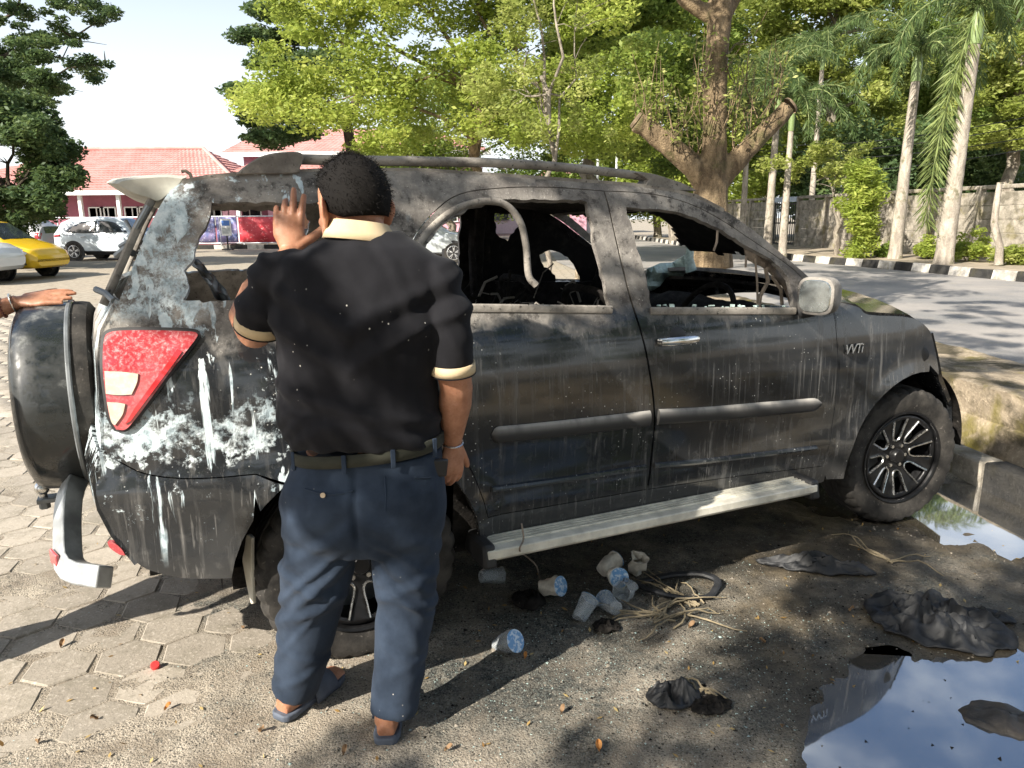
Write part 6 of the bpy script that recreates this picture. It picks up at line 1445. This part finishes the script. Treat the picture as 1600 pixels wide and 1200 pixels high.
# the person resting a hand on the spare wheel: only the arm reaches into the picture, the legs throw the long shadows
P2 = Vector((-2.24, 2.02, 0)); hw = at_depth(28, 472, 2.60) - P2; ht = at_depth(122, 458, 2.64) - P2
stander('person', 'person resting a braceleted hand on the spare wheel cover', P2, R(-52), 1.70, M_GREYC, M_BROWN,
        (1, hw + Vector((-.21, -.14, -.085)), hw, (ht - hw, (0, -.55, 1), -1, [(.10, .14, .10), (.02, .08, .06), (.04, .08, .06), (.06, .10, .06)], .09, 1.12, .55, (0, .0))), [Vector((-.045, .12, 0)), Vector((.085, -.075, 0))], .0045)
wl = bpy.data.objects['person.001']
for dd, col, nm, r0 in ((-.016, M_CHROME, 'silver_bracelet', .0030), (-.052, plain('red_brown_beads', (.16, .05, .035), .4), 'bead_bracelet', .0055)):
    d = (ht - hw).normalized() * .35 + Vector((.81, .54, .32)).normalized() * .65; d.normalize(); c = hw + d * dd; N_ = d.orthogonal().normalized(); B_ = d.cross(N_); m = MB(); rad = .034 if nm[0] == 's' else .037
    if nm[0] == 's': m.tube([c + (N_ * math.cos(a) + B_ * math.sin(a)) * rad for a in np.linspace(0, 2 * math.pi, 30)], r0, 6)
    else:
        for a in np.linspace(0, 2 * math.pi, 22)[:-1]: m.ell(c + (N_ * math.cos(a) + B_ * math.sin(a)) * rad, (r0, r0, r0), 8, 6)
    o = m.build(nm, col, wl); tag(o, kind='stuff') if nm[0] == 'b' else None
# bystander beyond the car, seen through the rear side window
p = at_depth(474, 331, 8.2)
stander('person', 'bystander in cream cap and dark shirt seen through the rear side window', (p.x, 8.2, 0), R(150), 1.66, M_SHIRT, M_BROWN, None, None, .010, plain('cream_cap', (.72, .66, .55), .8))
# ------------------------------------------------------------------ parked cars
def car_paint(name, col, rough=.25):
    return material(name, lambda t: (lambda n: t.bsdf(color=t.mix(t.ramp(n, .3, .7), tuple(c * .92 for c in col), col), rough=rough, coat=.8, coat_rough=.06))(t.noise(t.obj(), 2.5, 4)))
M_GLASSC = plain('tinted_glass', (.035, .045, .055), .06, 0, .2, 2, coat=.8)
M_LAMPC = plain('clear_lamp', (.70, .72, .72), .12, .3, .15, 20, coat=.8); M_TAIL = plain('tail_red', (.30, .02, .025), .2, 0, .2, 10, coat=.6); M_ALLOY = plain('silver_alloy', (.62, .63, .64), .3, .8, .1, 30)
M_BLKPL = plain('car_black_plastic', (.02, .02, .022), .6)
def parked(label, loc, yaw, paint, st, glass, wheels, wr=.33, cladding=False, extras=(), group='parked cars'):
    """st: stations (x, bottom, belt, top, half width, top half width); glass: list of side window outlines in (x, z)"""
    root = empty('parked_car', loc, yaw); tag(root, label, 'car', group)
    S_ = []
    for i in range(len(st) - 1):
        for k in range(4):
            t = k / 4; t2 = t * t * (3 - 2 * t) * .35 + t * .65; S_.append(tuple(a + (b - a) * t2 for a, b in zip(st[i], st[i + 1])))
    S_.append(st[-1]); rings = []
    def half(s):
        x, zb, zs, zr, hw, rw = s
        return [(hw * .80, zb), (hw * .95, zb + .06), (hw * .985, zb + .18), (hw, zb + (zs - zb) * .55), (hw * .985, zs - .06), (hw * .955, zs), (rw + (hw * .955 - rw) * .5, zs + (zr - zs) * .5), (rw, zr - .05 * min(1, (zr - zs) * 4)), (rw * .86, zr), (rw * .45, zr + .018)]
    for s in S_:
        h = half(s); rings.append([(s[0], y, z) for y, z in h] + [(s[0], -y, z) for y, z in reversed(h)])
    m = MB(); n = len(rings[0]); m.add([p for r in rings for p in r], rings_faces(n, len(rings))); body = m.build('body', paint, root, 42)
    xs_ = [s[0] for s in S_]
    def ysurf(x, z):
        zs, zr, hw, rw = (float(np.interp(x, xs_, [s[k] for s in S_])) for k in (2, 3, 4, 5)); zb = float(np.interp(x, xs_, [s[1] for s in S_]))
        return float(np.interp(z, [zb, zb + .06, zb + .18, zb + (zs - zb) * .55, zs - .06, zs, zr - .05], [hw * .8, hw * .95, hw * .985, hw, hw * .985, hw * .955, rw]))
    def patch(name, poly, mat, side, out=.008, par=None, step=.06):
        v, tri = fill2d([Vector(p) for p in poly], [], step); m = MB(); m.add([(p.x, side * (ysurf(p.x, p.y) + out), p.y) for p in v], tri); o = m.build(name, mat, par or root, 60)
        s = o.modifiers.new('t', 'SOLIDIFY'); s.thickness = .012; s.offset = 0; return o
    for sd in (-1, 1):
        for g in glass: patch('side_window', spline([Vector(p) for p in g], True, 60, 3), M_GLASSC, sd)
        for (nm, poly, mat) in extras: patch(nm, spline([Vector(p) for p in poly], True, 60, 3), mat, sd, .012)
    for x in wheels:
        for sd in (-1, 1):
            hw = float(np.interp(x, xs_, [s[4] for s in S_]))
            m = MB(); Mx = Matrix.Translation((x, sd * (hw - .005), wr)) @ Matrix.Rotation(R(90) * -sd, 4, 'X'); m.lathe([(wr * 1.22, -.05), (wr * 1.22, .006), (wr * .5, .008), (.0, .008)], 36, Mx); m.build('wheel_arch', M_BLKPL, root)
            w = empty('wheel', (x, sd * (hw - .085), wr), 0, root); RM = Matrix.Rotation(R(90) * -sd, 4, 'X')
            m = MB(); m.lathe([(wr * .66, -.10), (wr * .95, -.10), (wr, -.07), (wr, .07), (wr * .95, .10), (wr * .68, .10)], 36, RM); m.build('tyre', M_TYRE, w)
            m = MB(); m.lathe([(wr * .68, .098), (wr * .64, .09), (wr * .62, .05), (0, .05)], 36, RM); m.build('rim', M_BLKPL, w)
            for k in range(5):
                a = k * 2 * math.pi / 5 + .3; m = MB()
                for da in (-.16, .16): m.tube([RM @ Vector((.04 * math.cos(a), .04 * math.sin(a), .085)), RM @ Vector((wr * .65 * math.cos(a + da), wr * .65 * math.sin(a + da), .095))], (.016, .022), 6)
                m.build('spoke', M_ALLOY, w)
            m = MB(); m.lathe([(wr * .70, .100), (wr * .665, .105), (wr * .64, .095)], 36, RM); m.build('rim_lip', M_ALLOY, w)
    # windscreen and rear screen: the steep stations
    for i in range(len(st) - 1):
        a, b = st[i], st[i + 1]
        if abs(a[3] - b[3]) > .28 and abs(a[3] - a[2]) + abs(b[3] - b[2]) > .3:
            m = MB(); rows = []
            for t in np.linspace(.08, .92, 8):
                t2 = t * t * (3 - 2 * t) * .35 + t * .65; s = tuple(p + (q - p) * t2 for p, q in zip(a, b)); d = .012 * (1 if b[0] > a[0] else -1); rows.append([(s[0] + (.014 if (a[3] > b[3]) == (b[0] > a[0]) else -.014), f * s[5] * .84, s[3] + .022 - .02 * abs(f)) for f in np.linspace(-1, 1, 9)])
            m.grid(rows); o = m.build('screen_glass', M_GLASSC, root, 60)
    if cladding:
        for sd in (-1, 1):
            x0, x1 = min(wheels), max(wheels); patch('sill_cladding', [(x0 + .38, .20), (x1 - .38, .20), (x1 - .38, .36), (x0 + .38, .36)], M_BLKPL, sd, .010)
    return root
SUV = [(-2.22, .45, .72, .98, .74, .66), (-2.15, .30, 1.02, 1.10, .84, .70), (-1.95, .28, 1.08, 1.46, .89, .63), (-1.55, .26, 1.05, 1.62, .905, .61), (-.5, .25, 1.02, 1.67, .91, .62), (.35, .25, 1.00, 1.62, .91, .60), (1.20, .26, .99, 1.06, .905, .70), (1.75, .28, .95, .98, .87, .68), (2.12, .32, .80, .86, .78, .62), (2.25, .42, .66, .70, .66, .55)]
SUVG = [[(-1.66, 1.10), (-1.50, 1.26), (-1.0, 1.48), (-.42, 1.52), (-.40, 1.06), (-1.0, 1.05)], [(-.34, 1.06), (-.36, 1.52), (.20, 1.47), (.55, 1.28), (.90, 1.06)]]
HATCH = [(-2.0, .40, .75, 1.0, .72, .6), (-1.92, .28, 1.0, 1.30, .82, .58), (-1.5, .25, 1.0, 1.56, .85, .56), (-.3, .24, .98, 1.60, .86, .57), (.5, .24, .96, 1.50, .86, .56), (1.25, .25, .95, 1.02, .85, .66), (1.7, .27, .86, .90, .82, .64), (2.05, .28, .70, .78, .74, .58), (2.2, .34, .55, .60, .60, .5)]
HATCHG = [[(-1.5, 1.06), (-1.35, 1.40), (-.3, 1.46), (-.28, 1.03), (-.9, 1.03)], [(-.22, 1.03), (-.24, 1.46), (.35, 1.40), (.95, 1.04)]]
p = ground_at(118, 407)
wsuv = parked('white sport utility car parked sideways in front of the long building', (p.x + 1.36, p.y + .9, 0), R(-3), car_paint('pearl_white_paint', (.66, .74, .80)), SUV, SUVG, (-1.36, 1.36), .345, True,
       [('tail_lamp', [(-2.13, .98), (-1.86, 1.02), (-1.84, .93), (-2.13, .90)], M_TAIL), ('door_handle', [(-1.02, .93), (-.82, .93), (-.82, .90), (-1.02, .90)], M_ALLOY), ('door_handle', [(-.05, .92), (.15, .92), (.15, .89), (-.05, .89)], M_ALLOY)])
p = ground_at(45, 437)
parked('yellow hatchback with clear headlamp parked beside the white cars', (p.x - 1.85, p.y + 1.0, 0), R(-8), car_paint('yellow_paint', (.80, .50, .02)), HATCH, HATCHG, (-1.27, 1.27), .31, False,
       [('headlamp', [(1.42, .84), (1.75, .80), (2.03, .70), (2.0, .64), (1.7, .70), (1.5, .76)], M_LAMPC), ('fog_lamp_recess', [(1.76, .50), (1.98, .50), (1.98, .38), (1.78, .38)], M_BLKPL), ('door_handle', [(-.15, .88), (.05, .88), (.05, .85), (-.15, .85)], M_ALLOY)])
p = ground_at(34, 446)
parked('white car whose grey trimmed front bumper shows beside the yellow hatchback', (p.x - 3.0, p.y + .9, 0), R(-4), car_paint('cool_white_paint', (.70, .72, .74)), SUV, SUVG, (-1.36, 1.36), .345, True,
       [('headlamp', [(1.62, .88), (1.95, .86), (2.12, .80), (2.08, .74), (1.8, .76), (1.66, .80)], M_BLKPL), ('bumper_trim', [(1.78, .55), (2.16, .52), (2.16, .40), (1.85, .38)], M_BLKPL)])
p = at_depth(70, 380, 31)
parked('grey people carrier parked under the dark round tree', (p.x - 2.1, 32, 0), R(176), car_paint('grey_paint', (.33, .34, .36)), HATCH, HATCHG, (-1.27, 1.27), .31, False, [('tail_lamp', [(-1.96, 1.05), (-1.75, 1.05), (-1.75, .82), (-1.96, .80)], M_TAIL)])
p = ground_at(708, 411)
parked('silver sport utility car seen through the rear door window', (p.x - 1.36, p.y + .9, 0), R(2), car_paint('silver_paint', (.46, .50, .52)), SUV, SUVG, (-1.36, 1.36), .345, True, [('headlamp', [(1.62, .88), (1.95, .86), (2.12, .80), (2.08, .74), (1.8, .76), (1.66, .80)], M_LAMPC)])
# ------------------------------------------------------------------ litter on the ground
def m_cup(t):
    o = t.obj(); n = t.noise(o, 60, 4)
    return t.bsdf(color=(.80, .84, .86), rough=t.ramp(n, .3, .7, .10, .24), trans=.78, ior=1.2, normal=t.bump(n, .06, .003), spec=.6)
M_CUP = material('clear_cup_plastic', m_cup)
def m_lidfoil(t):
    o = t.obj(); n = t.noise(o, 70, 3); return t.bsdf(color=t.mix(t.ramp(t.noise(t.pos(), 85, 3), .46, .60), (.10, .27, .52), (.50, .60, .70)), rough=.35, spec=.6)
M_FOIL = material('blue_printed_foil', m_lidfoil)
M_PULP = plain('ivory_film', (.62, .58, .50), .45, 0, .15, 40)
def gz(x, y): return ground_h(x, y)
def cup(label, u, v, tilt, rz, foil=True, lift=0.0, crush=.12, h=.098, tint=None, seed=0):
    p = ground_at(u, v); root = empty('plastic_cup', (p.x, p.y, gz(p.x, p.y) + .030 + lift)); tag(root, label, 'cup', 'discarded plastic cups'); root.rotation_euler = (tilt, 0, rz)
    g = random.Random(seed + int(u)); m = MB(); prof = []
    for r, z in ((.0, -.5), (.024, -.5), (.027, -.485), (.0285, -.30), (.0310, 0.0), (.0335, .30), (.0355, .47), (.039, .49), (.039, .5)):
        prof.append((r, z * h))
    vs = []
    for i, (r, z) in enumerate(prof):
        for j in range(22):
            a = 2 * math.pi * j / 22; k = 1 + crush * mnoise.noise((math.cos(a) * 1.4 + seed, math.sin(a) * 1.4, z * 22 + seed)) * (2.2 if abs(z) < .04 else .7); vs.append((r * k * math.cos(a), r * k * math.sin(a), z))
    m.add(vs, rings_faces(22, len(prof), 0, False, False)); o = m.build('cup_wall', tint or M_CUP, root, 50); s = o.modifiers.new('t', 'SOLIDIFY'); s.thickness = .0012
    if foil:
        m = MB(); m.lathe([(.0395, .500 * h), (.040, .515 * h), (.030, .525 * h), (0.0, .53 * h)], 22); m.build('foil_lid', M_FOIL, root)
    return root
cup('clear plastic cup in the black shade below the side step', 768, 914, R(100), 2.0, False, seed=1)
cup('pinkish crumpled cup with blue print lying on burnt scraps', 861, 938, R(70), .9, True, .02, .35, seed=2, tint=M_PULP)
cup('cup with blue foil rim lying on sooty dirt below the heap', 912, 966, R(-60), -.7, True, 0, .2, seed=3)
cup('lone crushed cup lying apart on dark crumbs', 791, 1022, R(58), .9, True, 0, .3, seed=4)
cup('white filmed cup on top of the cup heap', 951, 902, R(78), 2.3, True, .02, .25, seed=5, tint=M_PULP)
cup('torn ivory cup at the back of the cup heap', 996, 902, R(20), .4, False, .02, .45, .085, seed=6, tint=M_PULP)
cup('cup with upturned blue foil lid at the front of the cup heap', 953, 958, R(-98), .35, True, .0, .12, seed=7)
cup('clear squashed cup lying across the middle of the cup heap', 978, 940, R(80), -.6, False, .015, .4, seed=8)
cup('small cup with torn blue label wedged under the ivory cup', 962, 924, R(70), .2, True, .03, .3, .08, seed=9, tint=M_PULP)
def crumple(name, label, cat, u, v, wx, wy, hgt, mat, seed, rz=0.0, n=26, thick=.006, lumps=3.0, edge=.25):
    p = ground_at(u, v); root = (p.x, p.y); rows = []
    for i in range(n):
        row = []
        for j in range(n):
            a, b = i / (n - 1) * 2 - 1, j / (n - 1) * 2 - 1; k = max(abs(a), abs(b)); r_ = math.hypot(a, b) or 1e-6; q = k / r_ * (1 - edge * (.5 + .5 * mnoise.noise((a * 2.1 + seed, b * 2.1, 4))))
            x, y = a * q * wx, b * q * wy; w = max(0, 1 - k ** 2.2); rg = abs(mnoise.noise((a * lumps + seed, b * lumps, 1.7))) ; z = hgt * (w * (.45 + .9 * fbm((a + seed, b, 3), lumps * .6, 3)) + .75 * (.35 - rg) * (.25 + w)) + .012
            cx, sx = math.cos(rz), math.sin(rz); X, Y = x * cx - y * sx, x * sx + y * cx; row.append((X, Y, max(.004, z) + gz(p.x + X, p.y + Y)))
        rows.append(row)
    m = MB(); m.grid(rows); o = m.build(name, mat, None, 50); o.location = (p.x, p.y, 0); o.modifiers.new('t', 'SOLIDIFY').thickness = thick; tag(o, label, cat); return o
crumple('burnt_sheet', 'big crumpled sooty plastic sheet lying beside the large puddle', 'plastic sheet', 1462, 978, .28, .20, .085, M_TARP, 3.1, R(-25), 46, .004, 4.0)
crumple('burnt_sheet', 'black burnt trim strip lying on sandy ground beyond the crumpled sheet', 'plastic strip', 1276, 892, .27, .07, .06, M_TARP, 7.4, R(-14), 26, .008, 3.5)
crumple('burnt_rag', 'charred lump of rag on brown scraps below the step end', 'rag', 826, 945, .075, .09, .045, M_SOOT, 5.2, .4, 26, .006, 2.4)
crumple('burnt_rag', 'sooty wad of cloth lying next to the pale straw tuft', 'rag', 1052, 1098, .10, .075, .048, M_TARP, 9.9, .2, 34, .004, 2.6)
crumple('ash_flake', 'dark flat flake of burnt lining beside the sooty wad', 'scrap', 1110, 1112, .08, .05, .02, M_SOOT, 2.2, .3)
crumple('ash_flake', 'black burnt scrap right under the cup heap', 'scrap', 948, 985, .06, .055, .026, M_SOOT, 12.2, .3)
crumple('ash_flake', 'flat grey shred lying in mud right of the crumpled sheet', 'scrap', 1545, 968, .10, .05, .025, M_TARP, 15.2, -.3)
p = ground_at(1060, 926); m = MB(); m.tube([(.16 * math.cos(a) * (1 + .1 * math.sin(3 * a)), .10 * math.sin(a), .02 + gz(p.x + .16 * math.cos(a), p.y + .10 * math.sin(a)) + .01 * math.sin(2 * a)) for a in np.linspace(0, 2 * math.pi, 40)], (.010, .016), 8); o = m.build('melted_ring', M_TARP, None); o.location = (p.x, p.y, 0); tag(o, 'melted black rubber ring lying behind the straw', 'rubber ring')
def straws(label, u, v, n, spread, L_, seed, rz):
    p = ground_at(u, v); root = empty('straw_tuft', (p.x, p.y, 0)); tag(root, label, 'straw'); g = random.Random(seed)
    for k in range(n):
        a = rz + g.gauss(0, .45) + (math.pi if g.random() < .4 else 0); pts = []; q = Vector((g.gauss(0, spread * .3), g.gauss(0, spread * .3), .0)); ll = L_ * g.uniform(.5, 1.1)
        for i in range(7):
            pts.append((q.x, q.y, gz(p.x + q.x, p.y + q.y) + .008 + .028 * math.sin(i / 6 * math.pi) * g.uniform(.3, 1))); q = q + Vector((math.cos(a), math.sin(a), 0)) * ll / 6; a += g.gauss(0, .35)
        m = MB(); m.tube(pts, [.0042, .004, .0036, .0034, .003, .0026, .0018], 5); m.build('stalk', plain('dry_straw', (.22, .18, .115), .8, 0, .25, 30), root)
straws('tangle of dry straw lying beside the cup heap', 1035, 972, 16, .10, .30, 4, .1); straws('splayed dry stalks in front of the melted rubber ring', 1090, 952, 7, .05, .34, 6, 2.2)
straws('pale straw tuft lying on the sooty wad', 1090, 1092, 7, .04, .14, 8, 2.0); straws('thin dry stalks lying on the sandy ground past the burnt strip', 1385, 880, 5, .05, .40, 9, -.5)
p = ground_at(1575, 1122); m = MB(); rows = []
for i in range(13):
    th = math.pi * (.02 + .5 * i / 12); rows.append([(.15 * math.sin(th) * math.cos(a) * (1 + .18 * fbm((math.cos(a), math.sin(a), i * .1), 1.3, 3)), .085 * math.sin(th) * math.sin(a) * (1 + .18 * fbm((math.cos(a), math.sin(a), 5), 1.3, 3)), .055 * math.cos(th) + .02 * fbm((math.cos(a) * th, math.sin(a) * th, 1), 2, 3) - .02) for a in np.linspace(0, 2 * math.pi, 31)])
m.grid(rows); o = m.build('stone', M_ROCK, None, 50); o.location = (p.x, p.y, -.015); o.rotation_euler = (0, 0, -.35); tag(o, 'smooth brown stone standing in the large puddle', 'stone')
p = ground_at(243, 1045); m = MB(); m.lathe([(.0, .012), (.013, .012), (.015, .009), (.0155, .0)], 20); o = m.build('bottle_cap', plain('red_plastic', (.75, .04, .04), .4), None); o.location = (p.x, p.y, gz(p.x, p.y) + .008); o.rotation_euler = (.5, .3, 0); tag(o, 'small bright red bottle cap lying on the pavement', 'bottle cap')
# loose wire hanging from the side step
m = MB(); wq = [hit(815, 818, .96), hit(818, 842, .99), hit(812, 860, .99)]; wl_ = [Vector((CAR_X + q.x * _cc + q.y * _cs, CAR_Y + q.x * _cs - q.y * _cc, q.z)) for q in wq]
e_ = ground_at(842, 905); wl_ += [ground_at(826, 872, .12), ground_at(838, 884, .05), Vector((e_.x, e_.y, .02)), ground_at(848, 920, .015)]
m.tube(spline(wl_, False, 179, 5), .0035, 6); o = m.build('loose_wire', M_MELT, None); tag(o, 'thin scorched wire hanging over the side step to the ground', 'wire')
# fallen leaves one can pick out
lp = [(935, 1178), (820, 1032), (1080, 985), (148, 1128), (262, 1112), (410, 1150), (98, 1010), (700, 1180), (1222, 1140), (380, 985), (540, 1185), (1190, 1010), (880, 1120), (60, 1165), (1330, 960)]
for k, (u, v) in enumerate(lp):
    g = random.Random(k); p = ground_at(u, v); L_ = g.uniform(.020, .034); rows = [[(x * L_, w * L_ * .30 * math.sin(math.pi * (x + .5)) * s, .004 + .010 * abs(s) * w + .006 * math.sin(x * 5)) for s in (-1, 0, 1)] for x, w in zip(np.linspace(-.48, .48, 8), [1] * 8)]
    m = MB(); m.grid(rows); o = m.build('fallen_leaf', [plain('orange_leaf', (.48, .22, .06), .7), plain('brown_leaf', (.24, .15, .08), .8)][0 if k in (0, 1, 4) else 1], None, 60); o.location = (p.x, p.y, gz(p.x, p.y) + .004); o.rotation_euler = (g.gauss(0, .15), g.gauss(0, .15), g.random() * 6.28)
    tag(o, 'small orange fallen leaf lying on bare dirt' if k in (0, 1, 4) else 'small brown fallen leaf lying on bare dirt', 'leaf', 'fallen leaves')
def bits(name, n, mat, seed, size, fn, flat=.6):
    g = np.random.default_rng(seed); P = []
    while len(P) < n:
        x, y = fn(g)
        if min(poly_sd(x, y, Q) for Q in (PUD1, PUD2)) < .03 and g.random() < .93: continue
        P.append((x, y, gz(x, y)))
    P = np.array(P); s = size * g.lognormal(0, .45, (n, 1)); T = np.array([(1, 0, 0), (-.5, .87, 0), (-.5, -.87, 0), (.1, 0, 1.0)]) * (1, 1, flat); a = g.uniform(0, 6.28, n); c, sn = np.cos(a)[:, None], np.sin(a)[:, None]
    J = T[None] * g.uniform(.6, 1.4, (n, 4, 1)); V_ = np.stack([J[:, :, 0] * c - J[:, :, 1] * sn, J[:, :, 0] * sn + J[:, :, 1] * c, J[:, :, 2]], 2) * s[:, None] + P[:, None]
    i = np.arange(n)[:, None, None] * 4; F_ = np.array([(0, 1, 3), (1, 2, 3), (2, 0, 3)])[None] + i; o = np_mesh(name, V_.reshape(-1, 3), F_.reshape(-1, 3), mat); return o
o = bits('charcoal_crumbs', 9000, M_SOOT, 3, .0022, lambda g: (g.normal(.55, .8), g.normal(2.35, .42))); tag(o, 'black charcoal crumbs strewn over the dirt below the doors', 'crumbs', kind='stuff')
o = bits('glass_crumbs', 5000, M_SHARD, 4, .0017, lambda g: (g.normal(.35, .7), g.normal(2.25, .38))); tag(o, 'pale green glass crumbs strewn over the dirt below the doors', 'crumbs', kind='stuff')
o = bits('gravel', 14000, M_PAVER, 5, .0028, lambda g: (g.uniform(-2.2, 2.6), 1.3 + 2.6 * g.random() ** 1.3)); tag(o, 'fine gravel scattered over the dirt in front of the car', 'gravel', kind='stuff')
g_ = np.random.default_rng(9); P = np.array([(lambda x, y: (x, y, gz(x, y) + .006))(g_.uniform(-2.4, 2.6), 1.3 + 3.5 * g_.random() ** 1.4) for k in range(500)]); V_, Q_ = leaves(P, .022, .4, 2.5, 5); o = np_mesh('leaf_litter', V_, Q_, LF_DRY, None, np.repeat(g_.uniform(0, 1, 500), 4)); tag(o, 'tiny dry leaf litter sprinkled over the ground', 'leaf litter', kind='stuff')
P = np.array([(lambda p: (p.x, p.y, -.0085))(ground_at(g_.uniform(1290, 1600), g_.uniform(1045, 1200))) for k in range(26)]); V_, Q_ = leaves(P, .018, .6, 6, 6); o = np_mesh('floating_flakes', V_, Q_, M_SOOT, None); tag(o, 'dark flakes floating on the large puddle', 'flakes', kind='stuff')
